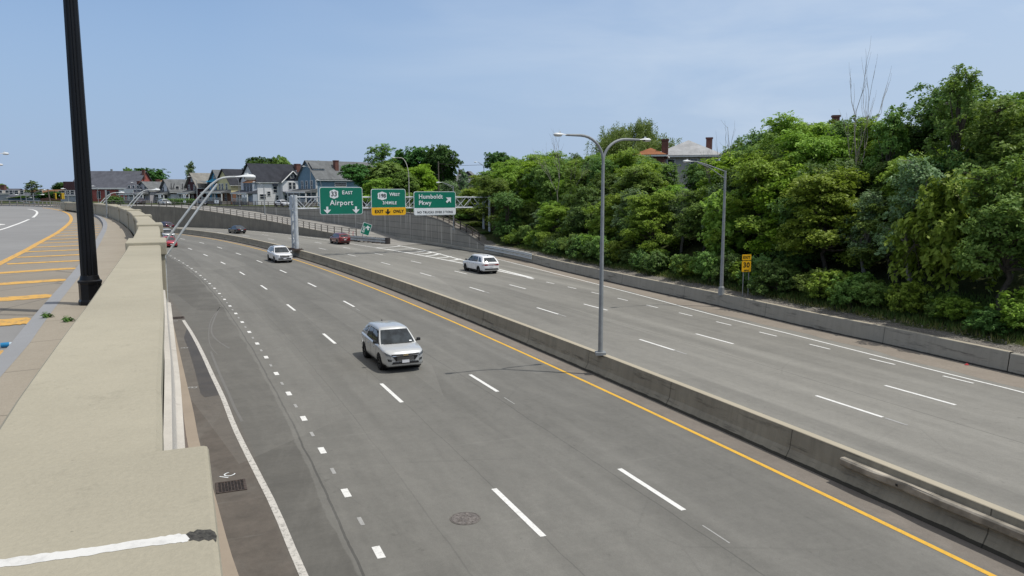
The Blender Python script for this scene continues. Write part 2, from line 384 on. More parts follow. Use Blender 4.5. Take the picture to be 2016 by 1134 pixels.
def wallB_mat():
    n = NB('panelled retaining concrete'); uv = n.coord('UV')
    br = n.n('ShaderNodeTexBrick', offset=0.0, squash=1.0); br.inputs['Scale'].default_value = 1.0
    br.inputs['Brick Width'].default_value = 2.4; br.inputs['Row Height'].default_value = 0.95
    br.inputs['Mortar Size'].default_value = 0.03; br.inputs['Mortar Smooth'].default_value = 0.2
    br.inputs['Color1'].default_value = (0.36, 0.335, 0.285, 1); br.inputs['Color2'].default_value = (0.31, 0.29, 0.25, 1); br.inputs['Mortar'].default_value = (0.10, 0.095, 0.08, 1)
    n.l(uv, br.inputs['Vector'])
    c = br.outputs['Color']
    big = n.noise(n.coord('UV', (0.3, 0.5, 1)), 1, 6, 0.7, 0.3, 0.7)
    c = n.mix(n.math('MULTIPLY', big, 0.55), c, (0.19, 0.18, 0.155))
    drip = n.noise(n.coord('UV', (0.75, 0.05, 1)), 1.5, 3, 0.5, 0.56, 0.66)
    c = n.mix(n.math('MULTIPLY', drip, 0.55), c, (0.60, 0.56, 0.48))
    return n.out(c, 0.9, 0.2)
M_WALLB = wallB_mat()
M_GALV = plain('galvanised steel', (0.50, 0.52, 0.52), 0.5, 0.15, 0.15, 4)
M_GALV2 = plain('pale grey gantry steel', (0.50, 0.53, 0.55), 0.55, 0.05, 0.18, 2)
M_POLE = plain('grey lamp pole', (0.27, 0.285, 0.29), 0.55, 0.2, 0.12, 3)
M_LAMPW = plain('white lamp housing', (0.68, 0.70, 0.70), 0.4, 0.0, 0.08, 3)
M_LENS = plain('lamp lens', (0.55, 0.56, 0.54), 0.2, 0.0, 0.05)
M_BLACK = plain('black gloss paint', (0.004, 0.004, 0.005), 0.38, 0.0, 0.2, 3, spec=0.3)
M_RAIL = plain('rust brown railing', (0.060, 0.048, 0.042), 0.8, 0.0, 0.3, 2)
M_RAILG = plain('weathered rail', (0.25, 0.235, 0.21), 0.7, 0.1, 0.25, 2)
M_DARK = plain('dark void', (0.012, 0.012, 0.013), 0.6)
M_IRON = plain('rusty iron', (0.075, 0.058, 0.05), 0.75, 0.2, 0.35, 9)
M_GREEN = plain('highway sign green', (0.002, 0.165, 0.105), 0.45, 0, 0.06, 0.6)
M_SWHITE = plain('sign white', (0.74, 0.77, 0.78), 0.45, 0, 0.04)
M_SYEL = plain('sign yellow', (0.80, 0.44, 0.012), 0.45, 0, 0.04)
M_SBLACK = plain('sign black', (0.012, 0.012, 0.012), 0.5)
M_BACK = plain('sign back aluminium', (0.40, 0.41, 0.42), 0.5, 0.4)
M_WOOD = plain('grey wooden pole', (0.13, 0.11, 0.09), 0.9, 0, 0.3, 3)
M_RED_R = plain('red reflector', (0.55, 0.04, 0.03), 0.4)
M_BRICKR = plain('red brick', (0.15, 0.068, 0.055), 0.9, 0, 0.2, 6)
M_BLUEP = plain('blue plastic', (0.02, 0.20, 0.42), 0.3)
M_CLEARP = plain('clear plastic', (0.45, 0.55, 0.62), 0.15)

# ---------------------------------------------------------------- highway
us = HW.cut(-55, 228, 3.0)
def road_sheet(name, o0, o1, n, mat, s0=-55, s1=228, z=0.0):
    mb = MB(); ss = HW.cut(s0, s1, 3.0); vs, uv, fs = [], [], []
    for s in ss:
        a = o0(s) if callable(o0) else o0; b = o1(s) if callable(o1) else o1
        for j in range(n+1):
            o = a + (b-a)*j/n; p = HW.pt(s, o); vs.append((p.x, p.y, z)); uv.append((s, o+20))
    m = n+1
    for i in range(len(ss)-1):
        for j in range(n): fs.append((i*m+j, i*m+j+1, (i+1)*m+j+1, (i+1)*m+j))
    mb.add(vs, fs, uv); return mb.build(name, mat)
road = road_sheet('highway_road', -17.5, 30.0, 12, M_ASPH)
tag(road, 'grey asphalt highway curving left between concrete barriers and retaining walls', None, None, 'structure')

def mark(mb, s0, s1, o, w, z=0.006, rag=0.0, rnd=random.Random(3)):
    n = max(1, int((s1-s0)/2.0)); vs, fs = [], []
    for i in range(n+1):
        s = s0 + (s1-s0)*i/n; oo = o(s) if callable(o) else o
        j1, j2 = (rnd.uniform(-rag, rag), rnd.uniform(-rag, rag)) if rag else (0, 0)
        a, b = HW.pt(s, oo-w/2+j1), HW.pt(s, oo+w/2+j2)
        vs += [(a.x, a.y, z), (b.x, b.y, z)]
        if i: k = 2*i; fs.append((k-2, k-1, k+1, k))
    mb.add(vs, fs)
MARKS = 'painted lane markings'
m = MB()
mark(m, -55, 228, 0.0, 0.15)
m.build('yellow_edge_line', M_YEL, road)
m = MB()
wob = lambda pts: (lambda s: float(np.interp(s, [p[0] for p in pts], [p[1] for p in pts])))
lA = wob([(10, -7.72), (40, -7.84), (62, -7.84), (100, -7.85), (111, -7.74), (200, -7.7)])
lB = wob([(10, -3.93), (50, -3.92), (75, -4.02), (100, -3.98), (120, -3.80), (200, -3.7)])
lC = wob([(14, 7.05), (40, 7.1), (54, 7.25), (78, 7.55), (100, 7.6), (200, 7.6)])
lD = wob([(14, 10.79), (40, 10.80), (54, 10.92), (78, 11.08), (100, 11.05), (200, 11.05)])
for ln, first in ((lA, -27.0), (lB, -27.0), (lC, -34.9), (lD, -34.9)):
    pass
sA = [10.3 + 12.3*k for k in range(-4, 16)]
for s in sA: mark(m, s, s+3.1, lA, 0.15)
for s in sA: mark(m, s, s+3.1, lB, 0.15)
sC = [14.2 + 12.17*k for k in range(-5, 15)]
for s in sC: mark(m, s, s+3.05, lC, 0.15)
for s in sC: mark(m, s+0.1, s+3.15, lD, 0.15)
# dotted lane line on the left: bright squares
dk = wob([(10, -11.34), (18, -11.4), (29, -11.46), (62, -11.50), (78, -11.59), (100, -11.69), (160, -11.9)])
for k in range(-10, 30): mark(m, 10.68+3.66*k, 11.28+3.66*k, dk, 0.18)
# dotted line left of the ramp lane
dr = wob([(17, 14.4), (23, 14.29), (34, 14.42), (45, 14.57), (55, 14.6)])
for k in range(0, 13): mark(m, 13.0+3.66*k-0.45, 13.9+3.66*k, dr, 0.12)
# solid white left of the gore and beyond
gl = wob([(55, 14.85), (73, 15.01), (92, 14.89), (98, 14.6), (107, 14.5), (134, 14.7), (228, 14.3)])
mark(m, 57, 99, gl, 0.30); mark(m, 99, 228, gl, 0.14)
m.build('white_lane_marking', M_WHITE, road)
m = MB()
for k in range(-8, 26): mark(m, 12.5+3.66*k, 12.98+3.66*k, lambda s: dk(s)-0.02, 0.10)
for s in sA[3:8]: mark(m, s-1.9, s-0.9, lambda q: lB(q)-0.1, 0.04)
for s in sC: mark(m, s-1.0, s-0.1, lC, 0.10)
m.build('faded_lane_marking', M_FADED, road)
# ramp edge line (right)
RP = Path([un(*p) for p in [(2300, 850), (2016, 773), (1858, 734), (1597, 668), (1399, 618.5), (1258, 580.8), (1089, 537.5), (983.7, 511.3), (934, 499.8)]], 1.0)
def pmark(mb, path, u0, u1, w, z=0.006, o=0.0):
    us_ = path.cut(u0, u1, 1.5); sweep(mb, path, us_, [(o-w/2, z), (o+w/2, z)])
m = MB(); pmark(m, RP, 0, RP.s[-1], 0.13)
# gore chevrons
gp = Path([un(*p) for p in [(1046, 546.4), (914, 512.9), (839, 493.8), (773.4, 481.5)]], 1.0)
pmark(m, gp, 0, gp.s[-1], 0.28, 0.007)
m.build('ramp_edge_line', M_WHITE, road)
m = MB()
for a, b in (((742, 487.2), (790, 484.2)), ((762, 490.8), (817, 489.6)), ((800, 497), (838, 493.9)), ((822, 500.3), (852, 496.2)), ((838, 503.8), (866, 499.2)), ((860, 507.5), (888, 504.8)), ((886, 512.6), (905, 509.5))):
    A_, B_ = Vector((*un(*a), 0)), Vector((*un(*b), 0)); C_ = Vector((*un(a[0]*0.45+b[0]*0.55, a[1]*0.75+b[1]*0.25), 0))
    q = crs([A_[:2], C_[:2], B_[:2]], 0.8); pp = Path(q, raw=True)
    sweep(m, pp, list(pp.s), [(-0.24, 0.008), (0.24, 0.008)])
m.build('gore_chevron', M_WHITE, road)
# worn solid line at the left
LE = Path([un(*p) for p in [(640, 1215), (594.4, 1127), (543.8, 1005.6), (503, 924.5), (462.8, 843.5), (438.9, 782.5), (419, 741), (399, 697), (379.4, 659.5), (361, 630.5)]], 1.0)
m = MB(); pmark(m, LE, 0, LE.s[-1], 0.17, 0.006); m.build('worn_edge_line', M_WHITE_W, road)
# drainage grates with painted letters
def ptext(body, size, mat, name, parent, M, extrude=0.0, align='CENTER', spacing=1.0, bold=0.0):
    cu = bpy.data.curves.new('t', 'FONT'); cu.body = body; cu.size = size; cu.align_x = align; cu.align_y = 'CENTER'
    cu.extrude = extrude; cu.space_character = spacing; cu.offset = bold; cu.resolution_u = 3
    ob = bpy.data.objects.new('t', cu); COL.objects.link(ob)
    me = bpy.data.meshes.new_from_object(ob.evaluated_get(bpy.context.evaluated_depsgraph_get()))
    bpy.data.objects.remove(ob); bpy.data.curves.remove(cu)
    me.materials.clear(); me.materials.append(mat); me.name = name
    o = bpy.data.objects.new(name, me); COL.objects.link(o); o.parent = parent; o.matrix_local = M
    return o
def grate(px, py, label):
    x, y = un(px, py); s = HW.near(x, y) if False else 0
    i = int(((HW.p[:, 0]-x)**2 + (HW.p[:, 1]-y)**2).argmin()); rz = float(th[i])
    g = empty('drain_grate', (x, y, 0), rz, label, 'drain grate', 'drain grates along the left kerb')
    m = MB(); m.box(-0.33, 0.33, -0.36, 0.36, 0.002, 0.006); m.build('pit', M_DARK, g)
    m = MB()
    for k in range(9): t = -0.32 + 0.08*k; m.box(t-0.009, t+0.009, -0.36, 0.36, 0.006, 0.020)
    for k in range(8): t = -0.35 + 0.1*k; m.box(-0.33, 0.33, t-0.009, t+0.009, 0.007, 0.018)
    m.box(-0.38, -0.33, -0.40, 0.40, 0.003, 0.024); m.box(0.33, 0.38, -0.40, 0.40, 0.003, 0.024)
    m.box(-0.33, 0.33, 0.36, 0.40, 0.003, 0.024); m.box(-0.33, 0.33, -0.40, -0.36, 0.003, 0.024)
    m.build('grid', M_IRON, g); return g
g1 = grate(455, 958, 'black iron drain grate in the dirty gutter beside the nearest worn white line')
g2 = grate(350, 626, 'far small drain grate at the end of the worn white line')
for px, py, t, sz, rz in ((449, 936, 'IC', 0.42, 1.25), (380, 763, 'B', 0.55, 1.45), (364, 685, 'B', 0.5, 1.5), (345, 632, 'B', 0.45, 1.5), (336, 600, 'B', 0.4, 1.5)):
    x, y = un(px, py); ptext(t, sz, M_SWHITE if t == 'IC' else M_FADED, 'painted_letters', road, Matrix.Translation((x, y, 0.007)) @ Matrix.Rotation(rz+math.pi*0, 4, 'Z'))
# manhole
x, y = un(916, 1021)
mh = empty('manhole_cover', (x, y, 0), 0.3, 'round rusty manhole cover in the middle lane asphalt', 'manhole cover')
m = MB(); m.lathe([(0.37, 0.001), (0.37, 0.010), (0.335, 0.010), (0.335, 0.004)], 32, caps=False); m.build('ring', plain('grey iron ring', (0.12, 0.11, 0.10), 0.8, 0, 0.4, 9), mh)
m = MB(); m.lathe([(0.33, 0.003), (0.325, 0.012), (0.0, 0.012)], 32, caps=False)
rr = random.Random(4)
for k in range(40):
    a, r_ = rr.uniform(0, 6.28), 0.29*math.sqrt(rr.random()); m.box(-0.014, 0.014, -0.014, 0.014, 0.011, 0.020, Matrix.Translation((r_*math.cos(a), r_*math.sin(a), 0)))
m.build('lid', plain('worn iron lid', (0.15, 0.135, 0.125), 0.7, 0.1, 0.4, 14), mh)
# skid marks and a water stain, painted thin on the road
m = MB()
for pts in ([(560, 0), (0, 0)],): pass
def skid(pts, w, mat, name):
    mb = MB(); pp = Path([un(*p) for p in pts], 0.6); sweep(mb, pp, list(pp.s), [(-w/2, 0.0045), (w/2, 0.0045)]); return mb.build(name, mat, road)
M_SKL = paint('pale tyre scuff', (0.17, 0.165, 0.155), 0.5); M_SKD = paint('dark tyre mark', (0.06, 0.06, 0.058), 0.5)
skid([(432, 605), (421, 630), (416, 648), (420, 662), (434, 675), (452, 686)], 0.09, M_SKL, 'tyre_scuff')
skid([(434, 603), (416, 630), (411, 655), (414, 680), (428, 698)], 0.05, M_SKL, 'tyre_scuff')
skid([(415, 692), (432, 735), (450, 775), (462, 803), (477, 830)], 0.10, M_SKL, 'tyre_scuff')
M_WET = NB('damp asphalt'); _a = M_WET.noise(M_WET.coord('Object'), 1.2, 5); M_WET = M_WET.out(M_WET.mix(_a, (0.055, 0.047, 0.036), (0.075, 0.064, 0.05)), 0.55, 0.4)
m = MB(); q = [un(*p) for p in [(362, 665), (372, 690), (384, 730), (395, 775), (403, 782), (424, 779), (436, 776), (424, 752), (408, 716), (394, 690), (380, 666), (368, 646)]]
m.add([(a[0], a[1], 0.003) for a in q], [tuple(range(len(q)))]); m.build('damp_patch', M_WET, road)

# median barrier
mb = MB(); ss = HW.cut(-55, 228, 2.0)
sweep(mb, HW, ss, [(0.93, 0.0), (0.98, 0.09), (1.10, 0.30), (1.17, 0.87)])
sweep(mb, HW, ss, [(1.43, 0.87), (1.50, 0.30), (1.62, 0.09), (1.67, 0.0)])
md = empty('median_barrier', hw(0, 1.3), 0, 'long concrete median barrier curving between the two carriageways', 'barrier')
T0 = md.location.copy()
o = mb.build('barrier_wall', M_BARR, md); o.location = -T0
mb = MB(); sweep(mb, HW, ss, [(1.165, 0.868), (1.18, 0.885), (1.42, 0.885), (1.435, 0.868)])
o = mb.build('barrier_top', M_BTOP, md); o.location = -T0
# steel beam bolted to the near stretch of the median
bp = [un(*p, 0.62) for p in [(1648, 897), (1716, 940), (1850, 1005), (2016, 1078)]]
sb0 = 10.2
gb = empty('steel_guard_beam', hw(sb0, 1.0), 0, 'dented pale steel beam bolted along the near side of the median barrier', 'guard rail')
T0 = gb.location.copy()
mb = MB(); s_ = HW.cut(-20, sb0, 1.0)
def beamprof(s):
    d = 0.0 if s < sb0-4.5 else 0.05*math.sin((s-sb0)*2.3)
    return [(1.15, 0.71), (0.97+d*.6, 0.72), (0.94+d, 0.68), (0.94+d, 0.54), (0.98+d*.5, 0.50), (1.12, 0.50)]
sweep(mb, HW, s_, beamprof, closed=True)
o = mb.build('beam', plain('weathered pale beam', (0.34, 0.31, 0.26), 0.6, 0.1, 0.45, 1.2), gb); o.location = -T0
mb = MB()
for k in range(14):
    s = sb0-0.5-1.35*k; mb.add([hw(s, 0.936, 0.58), hw(s+0.07, 0.936, 0.58), hw(s+0.07, 0.936, 0.64), hw(s, 0.936, 0.64)], [(0, 1, 2, 3)])
o = mb.build('bolt_slot', M_DARK, gb); o.location = -T0

# ---------------------------------------------------------------- left retaining wall, parapet, sidewalk, upper road
PAR = [(3.2, -8.2), (1.62, -4.6), (0.60, -2.3), (-0.40, 0.0), (-1.41, 2.35), (-1.80, 3.2), (-3.0, 5.9), (-3.62, 7.25), (-5.76, 11.93), (-9.2, 19.4), (-13.0, 26.95), (-16.75, 34.05), (-21.95, 43.25), (-26.95, 51.3), (-33.3, 60.6), (-41.3, 71.1)]
PP = Path([(a, b, 1) for a, b in PAR], 0.5)      # centre line of the parapet
zt = lambda u: 6.92 if u < PP.s[-1]-25 else 6.92-0.14*(u-PP.s[-1]+25)/25
ZS, ZR = 6.15, 6.02
pw = empty('parapet_wall', (0, 0, 0), 0, 'long beige concrete parapet wall with raised piers curving beside the sidewalk', 'wall')
SCAPE = PP.cut(0, PP.s[-1], 0.5)
hwid = 0.275
_ua, _ub = PP.near(-2.4, 4.6), PP.near(-5.5, 11.3)
hl = lambda u: float(np.interp(u, [_ua, _ub], [hwid, 0.195]))
mb = MB()
sweep(mb, PP, SCAPE, lambda u: [(-hl(u)+0.03, ZS-0.02), (-hl(u)+0.03, zt(u)-0.12), (-hl(u), zt(u)-0.11), (-hl(u), zt(u)-0.02), (-hl(u)+0.02, zt(u)), (hwid-0.02, zt(u)), (hwid, zt(u)-0.02), (hwid, zt(u)-0.13), (hwid-0.03, zt(u)-0.14), (hwid-0.03, 0.0)])
mb.build('coping', M_CAP, pw, True, sharp=25)
u0 = PP.near(-1.4, 2.35)
piers = [u0-2.3 + 0.0]
mb = None
def pier(u, w, dz, ext):
    M = Matrix.Translation(PP.pt(u)) @ Matrix.Rotation(math.atan2(PP.tan(u).y, PP.tan(u).x), 4, 'Z')
    zz = zt(u)
    m = MB(); e2 = hl(u) + (ext if u < _ua else ext*0.35)
    m = MB(); m.box(-w/2, w/2, -hwid-ext, e2, zz-0.16, zz+dz, M); m.box(-w/2+0.03, w/2-0.03, -hwid-ext+0.03, e2-0.03, ZS-0.6, zz-0.16, M)
    o = m.build('pier', M_CAP, pw)
    bv = o.modifiers.new('b', 'BEVEL'); bv.width = 0.015; bv.segments = 2
    return o
pier(PP.near(-1.38, 2.28)-1.73, 3.4, 0.012, 0.14)       # the wide pier under the camera
pu = [PP.near(-6.1, 12.75), PP.near(-9.3, 19.6), PP.near(-13.6, 28.0)]
pier(pu[0], 1.3, 0.05, 0.09); pier(pu[1], 1.3, 0.05, 0.09)
u = pu[1]+8.4
while u < PP.s[-1]-1: pier(u, 1.2, 0.04, 0.09); u += 8.4
# white stripe and dark smear on the wide pier
def pfl(pts, z, mat, name, parent):
    q = [un(*p, z) for p in pts]; m = MB(); m.add([(a, b, z) for a, b in q], [tuple(range(len(q)))]); return m.build(name, mat, parent)
ZP = 6.92+0.012+0.0008
M_STRIPE = paint('white wall stripe', (0.66, 0.655, 0.63), 0.22)
top = [(-60, 1104), (0, 1101), (60, 1093), (120, 1085), (180, 1077), (240, 1068), (300, 1059), (350, 1051), (366, 1052)]
bot = [(374, 1060), (368, 1067), (345, 1069), (300, 1074), (240, 1083), (180, 1092), (120, 1101), (60, 1110), (0, 1117), (-60, 1124)]
rj = random.Random(2); dens_ = lambda P_: [(a[0]+(b[0]-a[0])*t/6+rj.uniform(-.8, .8), a[1]+(b[1]-a[1])*t/6+rj.uniform(-1.1, 1.1)) for a, b in zip(P_[:-1], P_[1:]) for t in range(6)]+[P_[-1]]
pfl(dens_(top)+dens_(bot), ZP, M_STRIPE, 'painted_stripe', pw)
n_ = NB('black smear'); f_ = n_.noise(n_.coord('Object'), 60, 6, 0.85, 0.42, 0.75)
M_SMEAR = n_.out(n_.mix(f_, (0.03, 0.029, 0.027), (0.13, 0.125, 0.11)), 0.85, 0.2)
pfl([(365, 1052), (374, 1046), (381, 1047), (388, 1042), (401, 1043), (414, 1042), (423, 1047), (427, 1055), (426, 1066), (420, 1061), (411, 1065), (402, 1062), (392, 1066), (381, 1063), (373, 1065)], ZP-0.0004, M_SMEAR, 'dark_smear', pw)
# retaining wall below, ledge and low kerb at its foot
rw = empty('retaining_wall', (0, 0, 0), 0, 'weathered concrete retaining wall under the parapet with whitewashed ledges', 'wall')
mb = MB(); sweep(mb, PP, SCAPE, [(hwid-0.02, 6.3), (hwid-0.02, 0.0)]); mb.build('wall_face', M_BROWN, rw)
mb = MB(); e = PP.cut(PP.near(-1.38, 2.28)-0.6, pu[0]-2.5, 0.5)
sweep(mb, PP, e, [(hwid-0.02, 6.42), (hwid+0.025, 6.41), (hwid+0.032, 6.30), (hwid+0.045, 6.25)])
sweep(mb, PP, e, [(hwid+0.044, 6.24), (hwid+0.088, 6.23), (hwid+0.092, 6.0), (hwid, 5.98)])
mb.build('ledge', M_LEDGE, rw, True, sharp=30)
KT = Path([un(*p) for p in [(540, 1330), (465, 1134), (425, 990), (395, 886), (383.3, 824.2), (365.5, 748.8), (347.6, 669.4), (333, 600), (325, 560), (318, 530), (310, 505)]], 1.0)
mb = MB(); kz = 0.30
sweep(mb, KT, KT.cut(0, KT.s[-1], 1), [(0.0, 0.0), (-0.03, kz), (-0.36, kz+0.01)]); mb.build('kerb_top', M_TAN, rw)
mb = MB(); sweep(mb, KT, KT.cut(0, KT.s[-1], 1), [(-0.36, kz+0.006), (-2.4, kz+0.02)]); mb.build('foot_slab', M_BROWN, rw)

# upper sidewalk
KB = Path([tuple(PP.pt(u_, -1.27)[:2]) for u_ in (0.1, 3, 6, 9, 11.5)] + [un(*p, ZR) for p in [(6, 717.5), (31.7, 685.7), (63.5, 644.4), (95, 606), (152, 536.5), (182, 491), (194.7, 469), (200.7, 457.4), (203, 448.5), (201.5, 440.5), (193.7, 431.0), (181, 424), (166, 418.6)]] + [(-41.0, 72.5), (-46.5, 80.5), (-51.5, 86.5), (-60, 92.5), (-75, 96.5), (-100, 98)], 0.8)
KBB = KB
def edge_z(): pass
mb = MB()
KU = KB.cut(0, KB.s[-1], 0.7)
sweep(mb, KB, KU, [(-0.02, ZR-0.03), (0.0, ZS-0.01), (0.17, ZS+0.002), (0.19, ZS+0.002)])
kerb = mb.build('kerb', M_KERB); tag(kerb, 'blue-grey stone kerb', None, None, 'structure')
# sidewalk surface: between kerb and parapet
vs, fs, uv = [], [], []
NU = 110
ulist = [0.3+KB.s[-1]*0.90*k/NU for k in range(NU+1)]
for k, u in enumerate(ulist):
    a = KB.pt(u, 0.17)
    if u < KB.near(-41, 72.5):
        v_ = PP.near(a.x, a.y); v_ = PP.near(a.x+KB.pt(u, 1).x-KB.pt(u, 0).x, a.y+KB.pt(u, 1).y-KB.pt(u, 0).y); b = PP.pt(v_, -hwid+0.05)
        uu = v_
    else:
        b = KB.pt(u, 1.9)
    vs += [(a.x, a.y, ZS), (b.x, b.y, ZS)]; uv += [(u, 0), (u, (a-b).length)]
    if k: i = 2*k; fs.append((i-2, i-1, i+1, i))
mb = MB().add(vs, fs, uv)
def sidewalk_mat():
    n = NB('jointed sidewalk'); v = n.coord('Object'); a = n.noise(v, 0.6, 6, 0.7, 0.3, 0.7); b = n.noise(v, 14, 5, 0.75, 0.3, 0.7); g = n.noise(v, 90, 3, 0.6, 0.25, 0.75)
    c = n.mix(a, (0.25, 0.22, 0.175), (0.33, 0.295, 0.24)); c = n.mix(n.math('MULTIPLY', b, 0.4), c, (0.22, 0.19, 0.155))
    c = n.mix(n.math('MULTIPLY', g, 0.35), c, (0.46, 0.42, 0.35))
    uvc = n.n('ShaderNodeTexCoord'); sp = n.n('ShaderNodeSeparateXYZ'); n.l(uvc.outputs['UV'], sp.inputs[0])
    fr = n.math('FRACT', n.math('DIVIDE', sp.outputs['X'], 1.52)); ln = n.math('LESS_THAN', fr, 0.016)
    c = n.mix(n.math('MULTIPLY', ln, 0.55), c, (0.11, 0.10, 0.085)); n.bump(g, 0.4, 0.004)
    return n.out(c, 0.92, 0.2)
sw = mb.build('sidewalk', sidewalk_mat()); tag(sw, 'beige concrete sidewalk', None, None, 'structure')
# upper road surface
YU = Path([un(*p, ZR) for p in [(-230, 640), (-110, 577), (0, 519), (52.6, 492), (69.4, 482.2), (89.3, 471.3), (114, 457.4), (129, 446), (136.9, 438.5), (140.4, 431.6), (137.9, 424.6), (132, 419.7), (119, 414.7), (99.2, 411.0), (84, 409.2)]], 0.8)
def upper_mat():
    n = NB('upper road asphalt'); v = n.coord('Object'); a = n.noise(v, 0.18, 6, 0.65, 0.3, 0.7); b = n.noise(v, 2.2, 6, 0.7, 0.3, 0.7); g = n.noise(v, 60, 3, 0.6, 0.25, 0.75)
    c = n.mix(a, (0.20, 0.20, 0.20), (0.255, 0.255, 0.255)); c = n.mix(n.math('MULTIPLY', b, 0.25), c, (0.15, 0.148, 0.145))
    c = n.mix(n.math('MULTIPLY', g, 0.3), c, (0.30, 0.295, 0.285)); n.bump(g, 0.35, 0.005)
    return n.out(c, 0.9, 0.2)
def hatch_mat():
    n = NB('hatched shoulder asphalt'); v = n.coord('Object'); a = n.noise(v, 0.3, 6, 0.65, 0.3, 0.7); b = n.noise(v, 4, 6, 0.75, 0.3, 0.7); g = n.noise(v, 60, 3, 0.6, 0.25, 0.75)
    c = n.mix(a, (0.215, 0.19, 0.155), (0.285, 0.255, 0.215)); c = n.mix(n.math('MULTIPLY', b, 0.4), c, (0.155, 0.14, 0.12))
    vo = n.n('ShaderNodeTexVoronoi', feature='DISTANCE_TO_EDGE'); vo.inputs['Scale'].default_value = 0.55; n.l(n.coord('Object', (1, 0.35, 1)), vo.inputs['Vector'])
    c = n.mix(n.math('MULTIPLY', n.math('LESS_THAN', vo.outputs['Distance'], 0.012), 0.5), c, (0.07, 0.065, 0.06))
    c = n.mix(n.math('MULTIPLY', g, 0.3), c, (0.34, 0.32, 0.28)); n.bump(g, 0.4, 0.005)
    return n.out(c, 0.92, 0.2)
kl = [KB.pt(KB.s[-1]*k/120, 0.0) for k in range(121)]
poly = [(p.x, p.y, ZR-0.004) for p in kl] + [(-160, 98, ZR-0.004), (-160, -60, ZR-0.004), (20, -60, ZR-0.004)]
mb = MB().add(poly, [tuple(range(len(poly)))]); ur = mb.build('upper_road', upper_mat()); tag(ur, 'grey asphalt upper road curving left', None, None, 'structure')
vs, fs = [], []; n_ = 70
for k in range(n_+1):
    a = YU.pt(YU.s[-1]*k/n_); d = Vector((YU.tan(YU.s[-1]*k/n_).y, -YU.tan(YU.s[-1]*k/n_).x, 0))
    v_ = KB.near(a.x+d.x*2.5, a.y+d.y*2.5); b = KB.pt(v_, 0)
    vs += [(a.x, a.y, ZR), (b.x, b.y, ZR)]
    if k: i = 2*k; fs.append((i-2, i-1, i+1, i))
mb = MB().add(vs, fs); sh = mb.build('hatched_shoulder', hatch_mat(), ur)
mb = MB(); sweep(mb, YU, YU.cut(0, YU.s[-1], 0.8), [(-0.09, ZR+0.005), (0.09, ZR+0.005)]); mb.build('yellow_edge_line', M_YEL_W, ur)
mb = MB(); rr = random.Random(8)
for (l0, l1, w) in (((-25, 638), (64, 630), 0.42), ((-30, 592), (104, 582), 0.36), ((-20, 561), (131, 550.5), 0.30), ((-5, 538), (150, 528), 0.28), ((14, 520), (160, 513), 0.24), ((32, 507), (170, 501), 0.22), ((50, 496), (178, 491), 0.22), ((66, 487), (184, 482.5), 0.2), ((80, 479), (188, 475), 0.2), ((92, 472), (190, 468.5), 0.2), ((103, 465.5), (193, 462.5), 0.2), ((112, 459.8), (196, 457.4), 0.2), ((120, 454.3), (197, 452.4), 0.18), ((127, 449.3), (198, 448), 0.18), ((132, 444.6), (196, 443.6), 0.18), ((136, 440.3), (190, 439.4), 0.18)):
    a, b = Vector((*un(*l0, ZR), 0)), Vector((*un(*l1, ZR), 0)); d = (b-a).normalized(); nn = Vector((-d.y, d.x, 0))
    n = 14; vs, fs = [], []
    for i in range(n+1):
        p = a.lerp(b, i/n); e1 = w*0.75*(1+rr.uniform(-.12, .12)); e2 = w*0.75*(1+rr.uniform(-.12, .12))
        if i == n: e1 *= .5; e2 *= .6
        vs += [tuple(p+nn*e1)[:2]+(ZR+0.0045,), tuple(p-nn*e2)[:2]+(ZR+0.0045,)]
        if i: k = 2*i; fs.append((k-2, k-1, k+1, k))
    mb.add(vs, fs)
mb.add([(*un(*p, ZR), ZR+0.0045) for p in [(-60, 700), (6, 690), (10, 696), (4, 703), (10, 707), (2, 712), (-60, 722)]], [tuple(range(7))])
mb.build('orange_hatching', M_YEL_W, ur)
WU = Path([un(*p, ZR) for p in [(-120, 485), (0, 452.7), (25, 444.5), (42, 438.3), (57, 432)]], 0.8)
WU2 = Path([un(*p, ZR) for p in [(65, 428.3), (71, 423), (73.2, 418.8), (71, 415.6), (65, 413.2), (55, 411.6)]], 0.8)
mb = MB(); sweep(mb, WU, list(WU.s), [(-0.07, ZR+0.004), (0.07, ZR+0.004)]); sweep(mb, WU2, list(WU2.s), [(-0.08, ZR+0.004), (0.08, ZR+0.004)])
AR = [un(*p, ZR) for p in [(-5, 440.5), (10, 441.6), (10, 442.6), (0, 443), (0, 446), (-8, 445)]]; mb.add([(a, b, ZR+0.004) for a, b in AR], [tuple(range(6))])
mb.build('white_lane_line', M_WHITE, ur)
# litter: bottle
bx, by = un(19, 680, 6.04)
bt = empty('plastic_bottle', (bx, by, ZR+0.03), 0.45, 'blue and clear plastic bottle lying on the shoulder by the kerb', 'bottle')
Mx = Matrix.Rotation(math.pi/2, 4, 'Y')
MB().lathe([(0.0, -0.13), (0.040, -0.125), (0.042, -0.02), (0.040, 0.0)], 12, Mx, False).build('blue_half', M_BLUEP, bt, True)
MB().lathe([(0.040, 0.0), (0.038, 0.09), (0.016, 0.13), (0.015, 0.15), (0, 0.151)], 12, Mx, False).build('clear_half', M_CLEARP, bt, True)
bt.scale = (0.68, 0.68, 0.68)
